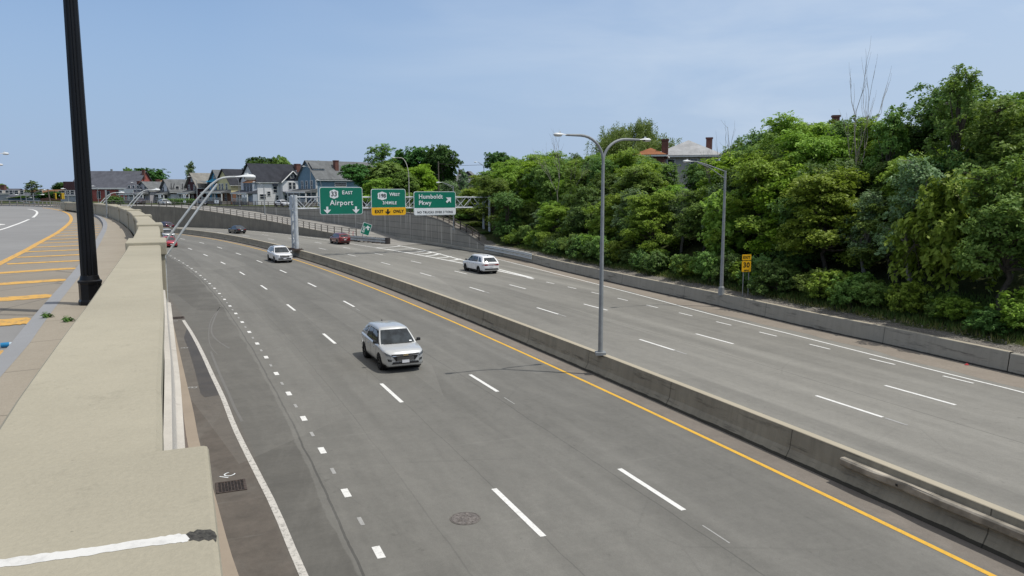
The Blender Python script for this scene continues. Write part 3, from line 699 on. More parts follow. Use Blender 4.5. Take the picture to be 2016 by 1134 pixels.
# black lamp post on the sidewalk
bxy = (-6.08, 11.0)
bp_ = empty('black_lamp_post', (bxy[0], bxy[1], ZS), 0.35, 'tall black fluted lamp post standing on the sidewalk behind the parapet', 'lamp post')
def fluted(r0, r1, z0, z1, n=48):
    vs = []; 
    for z, r in ((z0, r0), (z1, r1)):
        for k in range(n):
            q = r*(1.0 if k % 4 else 0.90) if True else r
            vs.append((q*math.cos(2*math.pi*k/n), q*math.sin(2*math.pi*k/n), z))
    return vs, [(k, (k+1) % n, n+(k+1) % n, n+k) for k in range(n)]
m = MB(); m.add(*fluted(0.112, 0.083, 0.42, 5.5)); m.build('shaft', M_BLACK, bp_, True, sharp=15)
m = MB(); m.lathe([(0.0, 0), (0.165, 0.0), (0.165, 0.05), (0.150, 0.08), (0.150, 0.30), (0.158, 0.32)], 8); m.build('base', M_BLACK, bp_)
m = MB(); m.lathe([(0.158, 0.32), (0.158, 0.345), (0.135, 0.36), (0.128, 0.385), (0.118, 0.42), (0.10, 0.43)], 24, caps=False); m.build('collar', M_BLACK, bp_, True)

# ---------------------------------------------------------------- right bank: one path from the near barrier round to the far wall
BR = [(40, -30), (35.5, -10), (30.6, 8), (25.5, 22.5), (21.36, 32.46), (19.13, 38.36), (17.06, 43.22), (13.72, 52.42), (9.6, 62.69), (4.64, 75.92), (1.64, 85.24), (-1.2, 92.5)]
BRP = Path([(x, y, 1) for x, y in BR], 1.0)
rb = empty('roadside_barrier', (0, 0, 0), 0, 'grey concrete roadside barrier below the wooded bank on the right', 'barrier')
uj = BRP.near(21.0, 33.0)
mb = MB(); sweep(mb, BRP, BRP.cut(uj+0.03, BRP.s[-1], 1.2), [(0.0, 0.0), (0.03, 0.25), (0.10, 0.88), (0.12, 0.90)]); mb.build('barrier_face', M_BARR2, rb)
mb = MB(); sweep(mb, BRP, BRP.cut(uj+0.03, BRP.s[-1], 1.2), [(0.118, 0.90), (0.135, 0.905), (0.33, 0.905), (0.35, 0.6)]); mb.build('barrier_top', M_BTOP, rb)
rb2 = empty('roadside_barrier', (0, 0, 0), 0, 'lower concrete barrier segment beyond the open joint at the right picture edge', 'barrier')
mb = MB(); sweep(mb, BRP, BRP.cut(0, uj-0.03, 1.2), [(-0.03, 0.0), (0.0, 0.25), (0.07, 0.84), (0.10, 0.87), (0.34, 0.87), (0.36, 0.5)], closed=True); mb.build('barrier_face', M_BARR2, rb2)

# gritty tan shoulder strip at the foot of the right barrier
n_ = NB('gritty shoulder'); v_ = n_.coord('Object'); a_ = n_.noise(v_, 0.5, 6, 0.7, 0.3, 0.7); b_ = n_.noise(v_, 7, 6, 0.85, 0.35, 0.65)
c_ = n_.mix(a_, (0.235, 0.205, 0.17), (0.30, 0.265, 0.225)); c_ = n_.mix(n_.math('MULTIPLY', b_, 0.45), c_, (0.14, 0.12, 0.10))
m = MB(); sweep(m, BRP, BRP.cut(0, BRP.s[-1]-1, 1.2), lambda u: [(-1.75-0.25*math.sin(u*.31)-0.12*math.sin(u*1.3), 0.0025), (-0.04, 0.0025)]); m.build('gritty_shoulder', n_.out(c_, 0.93, 0.2), road)

# far walls
WB = [(-1.2, 92.5, 0.85), (-3.34, 97.13, 0.95), (-5.45, 101.3, 2.0), (-7.6, 105.6, 2.75), (-10.0, 110.3, 3.6), (-13.0, 115.6, 4.15), (-17.0, 122.5, 4.45), (-21.6, 130.0, 4.5), (-28.8, 140.6, 4.5), (-38.5, 152.5, 4.5), (-49.0, 163.5, 4.5), (-61.0, 173.3, 4.5), (-76.0, 181.5, 4.5), (-100, 190.5, 4.5), (-140, 200, 4.5), (-220, 208, 4.5)]
WBP = Path(WB, 1.0)
wb = empty('panelled_retaining_wall', (0, 0, 0), 0, 'tall panelled concrete retaining wall behind the exit ramp, streaked with pale drips', 'wall')
mb = MB(); wu = WBP.cut(0, WBP.s[-1], 1.2)
vs, uv, fs = [], [], []
for i, u in enumerate(wu):
    p, q = WBP.pt(u), WBP.pt(u, 0.3); z = WBP.ex(u)
    vs += [(p.x, p.y, -0.1), (p.x, p.y, z), (q.x, q.y, z), (q.x, q.y, -0.1)]; uv += [(u, -0.1), (u, z), (u, z+0.3), (u, z)]
    if i:
        k = 4*i
        fs += [(k-4, k-3, k+1, k), (k-3, k-2, k+2, k+1), (k-2, k-1, k+3, k+2)]
mb.add(vs, fs, uv); mb.build('wall_face', M_WALLB, wb)
mb = MB(); sweep(mb, WBP, [u for u in wu if u > 2], lambda u: [(-0.06, WBP.ex(u)-0.16), (-0.06, WBP.ex(u)+0.03), (0.36, WBP.ex(u)+0.03)]); mb.build('coping', concrete('far coping', (0.20, 0.19, 0.17), 0.7, 0.6), wb)
FK = lambda u: [(-0.75*min(1, (u+.2)/9), 0.0), (-0.72*min(1, (u+.2)/9), 0.36), (-0.01, 0.38)]
mb = MB(); sweep(mb, WBP, [u for u in wu if u < WBP.near(-28.8, 140.6)], FK) ; mb.build('foot_kerb', M_BARR2, wb)
WA = [(-24.0, 120.2, 0.75), (-27.0, 124.0, 0.85), (-30.06, 127.5, 0.95), (-39.9, 140.0, 1.6), (-46.2, 148.0, 2.05), (-53.2, 155.3, 2.5), (-59.5, 160.8, 3.1), (-67.0, 166.2, 3.75), (-77.2, 172.2, 4.4), (-95, 180, 4.5), (-130, 190, 4.5), (-210, 198, 4.5)]
WAP = Path(WA, 1.0)
wa = empty('ramp_retaining_wall', (0, 0, 0), 0, 'dark concrete retaining wall rising to the left along the far carriageway', 'wall')
mb = MB(); au = WAP.cut(0, WAP.s[-1], 1.2); sweep(mb, WAP, au, lambda u: [(0.0, 0.0), (0.02, WAP.ex(u)), (0.3, WAP.ex(u)), (0.3, 0)], closed=True); mb.build('wall_face', M_WALLA, wa)
# ramp surface
vs, fs, uv = [], [], []
N = 90
for k in range(N+1):
    u = WBP.near(-12, 113.6) + (WBP.near(-95, 188)-WBP.near(-12, 113.6))*k/N
    b = WBP.pt(u, 0.05); i = WAP.near(b.x, b.y); a = WAP.pt(i, 0.1)
    z = WAP.ex(i)-0.02 if i > 2.0 else None
    if b.y < 131 :
        d = HW; a2 = WBP.pt(u, -9.0); f_ = max(0, (b.y-121)/10.0)
        if i < 2.0: a = WBP.pt(u, -7.5)
        z = 0.01 + f_*(WAP.ex(max(i, 0))-0.02)*0.9
    vs += [(a.x, a.y, z), (b.x, b.y, z+0.05)]; uv += [(u, 20+4), (u, 20+10)]
    if k: j = 2*k; fs.append((j-2, j-1, j+1, j))
mb = MB().add(vs, fs, uv); rs = mb.build('exit_ramp', plain('ramp asphalt', (0.26, 0.25, 0.23), 0.9, 0, 0.2, 0.4)); tag(rs, 'exit ramp asphalt', None, None, 'structure')

# railings: brown posts with three rails
def railing(path, u0, u1, step, zf, hgt, label, mpost, mrail, group=None, off=0.12, rails=(0.35, 0.68, 1.0), name='railing', pr=0.055):
    r = empty(name, (0, 0, 0), 0, label, 'railing', group)
    us_ = path.cut(u0, u1, step)
    base = None
    for u in us_:
        p = path.pt(u, off); p.z = zf(u); t = path.tan(u)
        if base is None:
            m = MB(); m.box(-pr, pr, -pr, pr, -0.1, hgt); base = m.build('post', mpost, r); o = base
        else: o = base.copy(); COL.objects.link(o); o.parent = r
        o.location = p; o.rotation_euler = (0, 0, math.atan2(t.y, t.x))
    for fz in rails:
        m = MB(); m.tube([(*path.pt(u, off-pr-0.02)[:2], zf(u)+hgt*fz-0.05) for u in us_], 0.045, 6); m.build('rail', mrail, r)
    return r
railing(WAP, 1.0, WAP.near(-95, 180), 2.45, lambda u: WAP.ex(u), 1.15, 'dark brown post railing descending on top of the ramp retaining wall', M_RAIL, M_RAILG, None, 0.15)
railing(WBP, WBP.near(-4.2, 98.8), WBP.near(-17, 122.5), 2.0, lambda u: WBP.ex(u), 1.15, 'brown railing sloping down the right end of the panelled wall below the trees', M_RAIL, M_RAIL, None, 0.15)
railing(WBP, WBP.near(-17, 122.5)+2, WBP.near(-76, 181.5), 2.5, lambda u: WBP.ex(u), 1.1, 'brown street railing on top of the panelled wall in front of the houses', M_RAIL, M_RAIL, None, 0.15)
# galvanised guard rail at the end of the far wall
def wbeam(path, u0, u1, off, z, label, posts=True, name='guard_rail', two=True, step=1.9):
    g = empty(name, (0, 0, 0), 0, label, 'guard rail')
    for zz in ((z, z-0.36) if two else (z,)):
        m = MB(); sweep(m, path, path.cut(u0, u1, 0.8), [(off, zz+0.15), (off-0.07, zz+0.11), (off-0.02, zz+0.04), (off, zz), (off-0.02, zz-0.04), (off-0.07, zz-0.11), (off, zz-0.15), (off+0.015, zz-0.15), (off+0.015, zz+0.15)], closed=True)
        m.build('beam', M_GALV, g)
    if posts:
        for u in path.cut(u0+0.2, u1-0.2, step):
            p = path.pt(u, off+0.10); t = path.tan(u); m = MB(); m.box(-0.05, 0.05, -0.07, 0.07, 0, z+0.18)
            o = m.build('post', M_POLE, g); o.location = p; o.rotation_euler = (0, 0, math.atan2(t.y, t.x))
    return g
CMB = Path([(x, y, 1) for x, y in BR[5:]]+[(a, b, 1) for a, b, c in WB[1:4]], 1.0)
wbeam(CMB, CMB.near(2.2, 83.5), CMB.near(-3.6, 97.6), -0.12, 0.92, 'pale steel guard rail in front of the barrier where the panelled wall ends', False)

# gore: stacked guard rail crash cushion, reflectors, knocked over exit sign
ga, gb_ = Vector((*un(694, 474.5), 0)), Vector((*un(763, 480.5), 0))
gt = (gb_-ga).normalized(); L_g = (gb_-ga).length
cc = empty('crash_cushion', ga, math.atan2(gt.y, gt.x), 'steel crash cushion of stacked rails at the nose of the exit ramp', 'crash cushion')
for sgn in (-1, 1):
    for zz in (0.35, 0.72):
        m = MB(); m.box(0, L_g, sgn*0.38-0.03, sgn*0.38+0.03, zz-0.13, zz+0.13); m.box(0, L_g, sgn*0.43-0.02, sgn*0.43+0.02, zz+0.03, zz+0.11); m.box(0, L_g, sgn*0.43-0.02, sgn*0.43+0.02, zz-0.11, zz-0.03); m.build('rail', M_GALV, cc)
for k in range(9):
    m = MB(); m.box(L_g*k/8-0.06, L_g*k/8+0.06, -0.34, 0.34, 0, 0.86); m.build('diaphragm', M_DARK if k % 2 else M_IRON, cc)
m = MB(); m.lathe([(0.0, 0), (0.42, 0.0), (0.42, 0.9), (0.0, 0.9)], 12, Matrix.Translation((L_g, 0, 0.05))); m.build('nose', plain('dark nose plate', (0.05, 0.045, 0.045), 0.7), cc)
for px, lab in ((686, 'left red and white marker panel behind the crash cushion'), (694, 'right red and white marker panel behind the crash cushion')):
    p = Vector((*un(px+2, 473), 0)); r = empty('marker_panel', p, 0.4, lab, 'marker panel', 'marker panels behind the crash cushion')
    MB().box(-0.10, 0.12, -0.02, 0.02, 0.45, 1.35).build('panel', M_RED_R, r); MB().box(0.0, 0.12, -0.03, -0.021, 0.55, 1.3).build('stripe', M_SWHITE, r)
# sign helper: local x right, z up, faces -y
def rrect(w, h, r, n=6):
    pts = []
    for cx, cz, a0 in ((w/2-r, h/2-r, 0), (-w/2+r, h/2-r, 90), (-w/2+r, -h/2+r, 180), (w/2-r, -h/2+r, 270)):
        for k in range(n+1): a = R(a0+90*k/n); pts.append((cx+r*math.cos(a), cz+r*math.sin(a)))
    return pts
def plate(pts, y0, y1, mat, name, parent, M=None):
    n = len(pts); vs = [Vector((x, y0, z)) for x, z in pts] + [Vector((x, y1, z)) for x, z in pts]
    if M: vs = [M @ v for v in vs]
    m = MB().add(vs, [tuple(range(n)), tuple(reversed(range(n, 2*n)))] + [(k, n+k, n+(k+1) % n, (k+1) % n) for k in range(n)])
    return m.build(name, mat, parent)
def stext(body, size, mat, parent, x, z, y=-0.075, bold=0.014, spacing=1.08, name='lettering', align='CENTER', roll=0):
    M = Matrix.Translation((x, y, z)) @ Matrix.Rotation(roll, 4, 'Y') @ Matrix.Rotation(math.pi/2, 4, 'X')
    return ptext(body, size, mat, name, parent, M, 0.004, align, spacing, bold)
DOWN = [(0, -0.34), (0.30, -0.03), (0.30, 0.02), (0.09, -0.03), (0.09, 0.26), (-0.09, 0.26), (-0.09, -0.03), (-0.30, 0.02), (-0.30, -0.03)]
def arrow(cx, cz, k, rot, mat, parent, y=-0.08):
    c, s = math.cos(rot), math.sin(rot)
    return plate([(cx+k*(x*c-z*s), cz+k*(x*s+z*c)) for x, z in DOWN], y-0.004, y+0.01, mat, 'arrow', parent)
# gantry across the far carriageway
G0 = Vector((*un(583.5, 492, 0.88), 0)); gs = 91.0
gd = Vector((math.cos(0.518), math.sin(0.518), 0)); gang = math.atan2(gd.y, gd.x)
GA = empty('sign_gantry', G0, gang, 'pale grey truss gantry reaching from the median over the far carriageway', 'gantry')
def tpx(px):                     # along-gantry distance of a photo column
    k = ray(px, 400); k = k.x/k.y
    return (k*G0.y - G0.x)/(gd.x - k*gd.y)
def gz(px, py):                  # height of a photo point in the gantry plane
    t = tpx(px); Y = G0.y+gd.y*t; return at(px, py, Y).z
zt0, zb0 = gz(600, 388.0), gz(600, 410.5); Lg = tpx(962)
m = MB()
for yy in (1.45, -0.25): m.tube([(0, yy, 0.86), (0, yy, zt0+0.25)], 0.25 if yy < 0 else 0.17, 16)
m.build('column', M_GALV2, GA, True)
m = MB()
for k, z in enumerate((1.6, 3.0, 4.2, 5.4)):
    m.box(-0.08, 0.08, -0.2, 1.4, z-0.10, z+0.10); 
m.tube([(0, -0.2, 1.0), (0, 1.4, 2.4)], 0.06, 6); m.tube([(0, 1.4, 2.6), (0, -0.2, 4.0)], 0.06, 6); m.tube([(0, -0.2, 4.2), (0, 1.4, 5.4)], 0.06, 6)
m.box(-0.30, -0.22, 0.0, 1.4, zt0-1.5, zt0+0.1)
m.build('column_brace', M_GALV2, GA)
m = MB(); m.box(-0.65, 0.65, -0.85, 2.1, 0.86, 0.95); m.box(-0.4, 0.4, -0.6, 1.8, 0.95, 1.05)
for a in (-0.5, 0.5):
    for b in (-0.6, 0.8): m.tube([(a, b, 0.95), (a, b, 1.12)], 0.05, 6)
m.build('base_plate', M_IRON, GA)
m = MB()
for yy in (-0.25, 1.45):
    for z in (zt0, zb0): m.tube([(-0.35, yy, z), (Lg, yy, z-0.12)], 0.075, 8)
m.build('chord', M_GALV2, GA, True)
m = MB(); nseg = 20
for k in range(nseg):
    a, b = Lg*k/nseg, Lg*(k+1)/nseg
    for yy in (-0.25, 1.45):
        m.tube([(a, yy, zb0), (b, yy, zt0-0.05)] if k % 2 else [(a, yy, zt0), (b, yy, zb0-0.05)], 0.04, 6)
    m.tube([(a, -0.25, zt0), (b, 1.45, zt0)], 0.03, 5); m.tube([(a, -0.25, zb0), (a, 1.45, zb0)], 0.03, 5); m.tube([(a, -0.25, zt0), (a, 1.45, zb0)], 0.03, 5)
m.build('lattice', M_GALV2, GA)
m = MB()
for yy in (-0.25, 1.45): m.tube([(Lg, yy, 2.0), (Lg, yy, zt0+0.2)], 0.17, 12)
m.build('column', M_GALV2, GA, True)
def big_sign(x0, x1, y0, y1, label, zsplit=None, lowmat=None, group='green signs on the gantry'):
    t0, t1 = tpx(x0), tpx(x1); zt_, zb_ = gz((x0+x1)/2, y0), gz((x0+x1)/2, y1)
    w, h = t1-t0, zt_-zb_
    c = G0 + gd*((t0+t1)/2); S = empty('highway_sign', (c.x, c.y, (zt_+zb_)/2), gang, label, 'road sign', group)
    off = Vector((0, -0.52, 0)); S.location = S.location + Matrix.Rotation(gang, 3, 'Z') @ off
    plate(rrect(w, h, 0.28), -0.03, 0.04, M_SWHITE if not lowmat else M_SWHITE, 'border', S)
    if zsplit is None:
        plate(rrect(w-0.12, h-0.12, 0.23), -0.045, -0.029, M_GREEN, 'panel', S)
    else:
        zs = gz((x0+x1)/2, zsplit) - (zt_+zb_)/2
        p = rrect(w-0.12, h-0.12, 0.23)
        plate([(x, max(z, zs)) for x, z in p], -0.045, -0.029, M_GREEN, 'panel', S)
        p = rrect(w-0.02, h-0.02, 0.26) if lowmat == M_SYEL else rrect(w-0.12, h-0.12, 0.23)
        plate([(x, min(z, zs-0.02)) for x, z in p], -0.052, -0.036, lowmat, 'lower_panel', S)
    m = MB()
    for k in (-0.35, 0.0, 0.35): m.box(w*k-0.05, w*k+0.05, 0.04, 0.26, -h*0.4, h*0.4)
    m.build('bracket', M_GALV2, S)
    return S, w, h
def shield(S, cx, cz, w, h, num, size):
    pts = [(-0.5, 0.25), (-0.42, 0.36), (-0.28, 0.38), (-0.15, 0.44), (0, 0.5), (0.15, 0.44), (0.28, 0.38), (0.42, 0.36), (0.5, 0.25), (0.47, 0), (0.5, -0.25), (0.42, -0.36), (0.28, -0.38), (0.15, -0.44), (0, -0.5), (-0.15, -0.44), (-0.28, -0.38), (-0.42, -0.36), (-0.5, -0.25), (-0.47, 0)]
    plate([(cx+x*w, cz+z*h) for x, z in reversed(pts)], -0.065, -0.044, M_SWHITE, 'route_shield', S)
    stext(num, size, M_SBLACK, S, cx, cz, -0.075, 0.014, 0.95, 'route_number')
S, w, h = big_sign(627, 711, 368.5, 422, 'green highway sign reading 33 East Airport with two down arrows')
shield(S, -w*0.17, h*0.245, 1.05, 1.12, '33', 0.80)
stext('E', 0.62, M_SWHITE, S, w*0.045, h*0.30); stext('AST', 0.52, M_SWHITE, S, w*0.175, h*0.292)
stext('Airport', 0.86, M_SWHITE, S, w*0.0, -h*0.075)
arrow(-w*0.335, -h*0.32, 1.4, 0, M_SWHITE, S); arrow(w*0.335, -h*0.32, 1.4, 0, M_SWHITE, S)
S, w, h = big_sign(728, 795.5, 372, 423.5, 'green and yellow highway sign reading 198 West exit only', 408, M_SYEL)
shield(S, -w*0.185, h*0.235, 1.18, 1.06, '198', 0.66)
stext('W', 0.60, M_SWHITE, S, w*0.09, h*0.29); stext('EST', 0.48, M_SWHITE, S, w*0.24, h*0.283)
stext('3/4', 0.54, M_SWHITE, S, -w*0.10, -h*0.03); stext('MILE', 0.50, M_SWHITE, S, w*0.11, -h*0.035)
stext('EXIT', 0.52, M_SBLACK, S, -w*0.285, -h*0.355); stext('ONLY', 0.50, M_SBLACK, S, w*0.28, -h*0.355); arrow(-w*0.03, -h*0.355, 1.1, 0, M_SBLACK, S)
S, w, h = big_sign(811.5, 893.5, 377, 423.5, 'green highway sign reading Humboldt Pkwy above a white no trucks strip', 409, M_SWHITE)
stext('Humboldt', 0.76, M_SWHITE, S, -w*0.39, h*0.28, align='LEFT', bold=0.014); stext('Pkwy', 0.76, M_SWHITE, S, -w*0.39, h*0.02, align='LEFT', bold=0.014)
arrow(w*0.32, h*0.13, 1.5, R(135), M_SWHITE, S); stext('NO TRUCKS OVER 3 TONS', 0.39, M_SBLACK, S, 0, -h*0.37, bold=0.004, spacing=1.06)
# knocked over exit sign
p = Vector((*un(714, 474), 0)); es = empty('tilted_exit_sign', (p.x, p.y, 0), 0.45, 'small green exit sign tilted sideways at the ramp nose', 'road sign')
zc = at(721.5, 451, p.y).z
kk = p.y/F
M_ = Matrix.Translation((7.5*kk, 0, zc)) @ Matrix.Rotation(R(20), 4, 'Y')
plate(rrect(1.45, 1.85, 0.12), -0.02, 0.02, M_SWHITE, 'border', es, M_); plate(rrect(1.33, 1.73, 0.10), -0.03, -0.015, M_GREEN, 'panel', es, M_)
o = ptext('EXIT', 0.50, M_SWHITE, 'lettering', es, M_ @ Matrix.Translation((-0.33, -0.045, -0.15)) @ Matrix.Rotation(R(-90), 4, 'Y') @ Matrix.Rotation(math.pi/2, 4, 'X'), 0.004, bold=0.015)
c_, s_ = math.cos(R(205)), math.sin(R(205))
plate([(1.25*(x*c_-z*s_)+0.22, 1.25*(x*s_+z*c_)+0.22) for x, z in DOWN], -0.045, -0.03, M_SWHITE, 'arrow', es, M_)
m = MB(); m.tube([(0, 0.1, 0), (0.1, 0.1, zc+0.2)], 0.05, 6); m.tube([(-0.8, 0.1, zc+1.0), (0.9, 0.1, zc+0.75)], 0.02, 4); m.build('post', M_POLE, es)
# yellow exit speed sign on the right bank
p = Vector((*un(1467, 583, 0.95), 0)); x30 = empty('exit_speed_sign', (p.x, p.y, 0.85), 0.25, 'yellow sign on two posts on the grass reading Exit 30 MPH', 'road sign')
kk = p.y/F*1.0
ztop, zmid, zbot = zat(500.5, p.y)-0.85, zat(513, p.y)-0.85, zat(535.5, p.y)-0.85
wS = 21*kk
for a, b, nm in ((ztop, zmid+0.01, 'exit_plate'), (zmid-0.01, zbot, 'speed_plate')):
    Mz = Matrix.Translation((0, 0, (a+b)/2)); plate(rrect(wS, a-b, 0.05), -0.01, 0.01, M_SBLACK, 'edge', x30, Mz)
    plate(rrect(wS-0.03, a-b-0.03, 0.045), -0.016, -0.009, M_SYEL, nm, x30, Mz)
stext('EXIT', 0.24, M_SBLACK, x30, 0, (ztop+zmid)/2, -0.02, 0.006); stext('30', 0.46, M_SBLACK, x30, 0, zmid-(zmid-zbot)*0.40, -0.02, 0.012); stext('MPH', 0.16, M_SBLACK, x30, 0, zbot+(zmid-zbot)*0.13, -0.02, 0.003)
for a in (-0.18, 0.22): m = MB(); m.box(a-0.02, a+0.02, 0.012, 0.05, -0.3, ztop-0.1); m.build('post', M_POLE, x30)

# ---------------------------------------------------------------- lamps
def cobra(mb_h, mb_l, tip, d, L=0.75, w=0.17, s=1.0):     # luminaire hanging at an arm's tip, pointing along d
    d = Vector(d).normalized(); q = Vector(tip); n = 10
    prof = [(0, .05), (.1, .06), (.25, .085), (.45, .14), (.7, .17), (.88, .15), (.97, .09), (1, .02)]
    sd = d.cross(Vector((0, 0, 1))).normalized(); upv = sd.cross(d).normalized()
    for mb, sgn, sz, t0 in ((mb_h, 1, 0.55, 0), (mb_l, -1, 0.62, 3)):
        vs, fs = [], []; pr = prof[t0:]
        for t, r in pr:
            for k in range(n+1):
                a = math.pi*k/n
                rr_ = r*s*(w/0.17)
                vs.append(q + d*(L*s*t) + sd*math.cos(a)*rr_ + upv*math.sin(a)*rr_*sz*sgn + upv*(0.0 if sgn > 0 else 0.002))
        for i in range(len(pr)-1):
            for k in range(n): fs.append((i*(n+1)+k, i*(n+1)+k+1, (i+1)*(n+1)+k+1, (i+1)*(n+1)+k))
        mb.add(vs, fs)
    mb_h.box(-0.04, 0.04, -0.04, 0.04, 0, 0.07*s, Matrix.Translation(q + d*(L*s*0.55) + upv*0.09*s))
def street_lamp(name, base, hgt, arms, label, cat='street lamp', group=None, r0=0.11, r1=0.06, mat=None, straight=False, basebox=False):
    mat = mat or M_POLE
    g = empty(name, base, 0, label, cat, group)
    m = MB(); m.tube([(0, 0, 0), (0, 0, hgt*0.5), (0, 0, hgt)], [r0, (r0+r1)/2, r1], 12); m.build('pole', mat, g, True)
    m = MB(); m.box(-0.22, 0.22, -0.22, 0.22, 0, 0.12) if not basebox else m.lathe([(0, 0), (0.24, 0), (0.19, 0.55), (0.12, 0.6)], 8); m.build('base', mat, g)
    for (dx, dy, reach, rise, style, hs) in arms:
        d = Vector((dx, dy, 0)).normalized()
        m = MB()
        if style == 'goose':
            pts = [Vector((0, 0, hgt-0.05)) + d*(reach*(1-math.cos(a))*0.95) + Vector((0, 0, rise*math.sin(a))) for a in [R(x) for x in (0, 15, 30, 45, 60, 75, 90)]]
            pts = [Vector((0, 0, hgt-0.05)) + d*(reach*0.62*(1-math.cos(a))) + Vector((0, 0, rise*math.sin(a))) for a in [R(x) for x in range(0, 91, 10)]]
            tip = pts[-1] + d*reach*0.38; pts.append(tip); m.tube(pts, [r1]+[r1*0.9]*(len(pts)-2)+[r1*0.7], 10)
        else:
            tip = Vector((0, 0, hgt-0.06+rise)) + d*reach
            pts = [Vector((0, 0, hgt-0.06)), Vector((0, 0, hgt-0.06+rise*0.62)) + d*reach*0.5, Vector((0, 0, hgt-0.06+rise*0.97)) + d*reach*0.85, tip]
            pts = [Vector(q) for q in crs([tuple(x) for x in pts], 0.4)]; m.tube(pts, r1*0.5, 8)
            pts = [Vector((0, 0, hgt-0.06-reach*0.17)), Vector((0, 0, hgt-0.06+rise*0.45)) + d*reach*0.5, Vector((0, 0, hgt-0.10+rise*0.94)) + d*reach*0.82]
            if style == 'truss': m.tube(pts, r1*0.45, 8)
        m.build('arm', mat, g, True)
        mh_, ml_ = MB(), MB(); cobra(mh_, ml_, tip - d*0.05, d, 0.75, 0.17, hs)
        o = mh_.build('lamp_head', M_LAMPW, g, True); ml_.build('lens', M_LENS, o, True)
    return g
dl = un(1182, 698, 0.87)
rt = (math.cos(0.42), math.sin(0.42))
street_lamp('double_arm_street_lamp', (dl[0], dl[1], 0.87), 8.15, [(-rt[0], -rt[1], 1.75, 1.05, 'goose', 0.8), (rt[0], rt[1], 1.75, 0.95, 'goose', 0.8)], 'tall grey lamp post with two curved arms on the median barrier', r0=0.105, r1=0.062)
rl = un(1420, 578, 0.9)
street_lamp('single_arm_street_lamp', (rl[0], rl[1], 0.8), zat(336, rl[1])-0.8, [(-0.9, -0.42, 2.8, 0.62, 'truss', 0.95)], 'grey lamp post with one long arm on the right bank near the yellow sign', r0=0.13, r1=0.075, basebox=True)
# wall lamps: two pipes bent out from the outer face of the parapet
def wall_lamp(x, y, label, reach, za, zb2, zh, z0=3.9, hs=0.72):
    u = PP.near(x, y); p = PP.pt(u, hwid+0.12); t = PP.tan(u); n = Vector((t.y, -t.x, 0))
    g = empty('wall_lamp', (p.x, p.y, 0), 0, label, 'wall lamp', 'two pipe lamps on the parapet')
    head = n*reach + Vector((0, 0, zh))
    for k, zs in enumerate((za, zb2)):
        c = t*(0.05 - 0.11*k) + n*0.01
        if k == 0: pts = [c+Vector((0, 0, z0)), c+Vector((0, 0, zs-0.12)), c+n*0.05+Vector((0, 0, zs)), c*0.5+n*(reach*0.40)+Vector((0, 0, zs+(zh-zs)*0.56)), c*0.2+n*(reach*0.66)+Vector((0, 0, zs+(zh-zs)*0.88)), n*(reach*0.82)+Vector((0, 0, zh-0.025)), head]
        else: pts = [c+Vector((0, 0, z0)), c+Vector((0, 0, zs-0.12)), c+n*0.05+Vector((0, 0, zs)), c*0.5+n*(reach*0.40)+Vector((0, 0, zs+(zh-zs)*0.50)), n*(reach*0.74)+Vector((0, 0, zs+(zh-zs)*0.91))]
        q = [Vector(a) for a in crs([tuple(a_) for a_ in pts], 0.15)]
        m = MB(); m.tube(q, 0.030, 10); m.build('pipe_arm', M_GALV, g, True)
    a_ = math.atan2(n.y, n.x)
    for zc in (z0+0.2, 5.9):
        m = MB(); m.box(-0.14, 0.05, -0.14, 0.14, zc, zc+0.1, Matrix.Rotation(a_, 4, 'Z')); m.build('clamp', M_POLE, g)
    mh_, ml_ = MB(), MB(); cobra(mh_, ml_, head - n*0.03, n, 0.75, 0.20, hs)
    o = mh_.build('lamp_head', M_LAMPW, g, True); ml_.build('lens', M_LENS, o, True)
wall_lamp(-9.6, 20.6, 'nearest white lamp on two slanted pipes leaning out over the highway', 1.92, 6.45, 6.08, 8.16)
wall_lamp(-25.0, 48.0, 'middle lamp on two slanted pipes in front of the grey houses', 1.92, 6.25, 5.95, 7.86)
wall_lamp(-33.6, 61.0, 'farthest slanted pipe lamp in front of the red brick church', 1.9, 6.2, 5.9, 7.66)

# ---------------------------------------------------------------- terrain
CP = Path([(x, y, 0.82) for x, y in BR[:-1]] + WB[:], 2.0)
rng = np.random.default_rng(5)
def hillz(u, o):
    h0 = max(0.80, CP.ex(u)); top = 5.0
    prof = np.interp(o, [0, 1.6, 3.5, 8, 14, 20, 60, 2000], [0.82, 0.9, 1.4, 3.0, 4.7, 5.1, 5.0, 4.6])
    if h0 > 4.0: return h0 - 0.02 if o < 60 else 4.5
    return max(prof, h0-0.02+min(o, 3)*0.12)
vs, fs, uv = [], [], []
offs = [0.28, 0.9, 1.6, 2.5, 3.5, 5, 6.5, 8, 10, 12, 14, 17, 20, 30, 45, 70, 120, 250, 600, 1500]
cu_ = CP.cut(0, CP.s[-1], 2.5)
for i, u in enumerate(cu_):
    for j, o in enumerate(offs):
        p = CP.pt(u, o); z = hillz(u, o) + (rng.uniform(-0.06, 0.06) if 0.5 < o < 30 and CP.ex(u) < 4.3 else 0)
        vs.append((p.x, p.y, z)); uv.append((u, o))
m_ = len(offs)
for i in range(len(cu_)-1):
    for j in range(m_-1): fs.append((i*m_+j, i*m_+j+1, (i+1)*m_+j+1, (i+1)*m_+j))
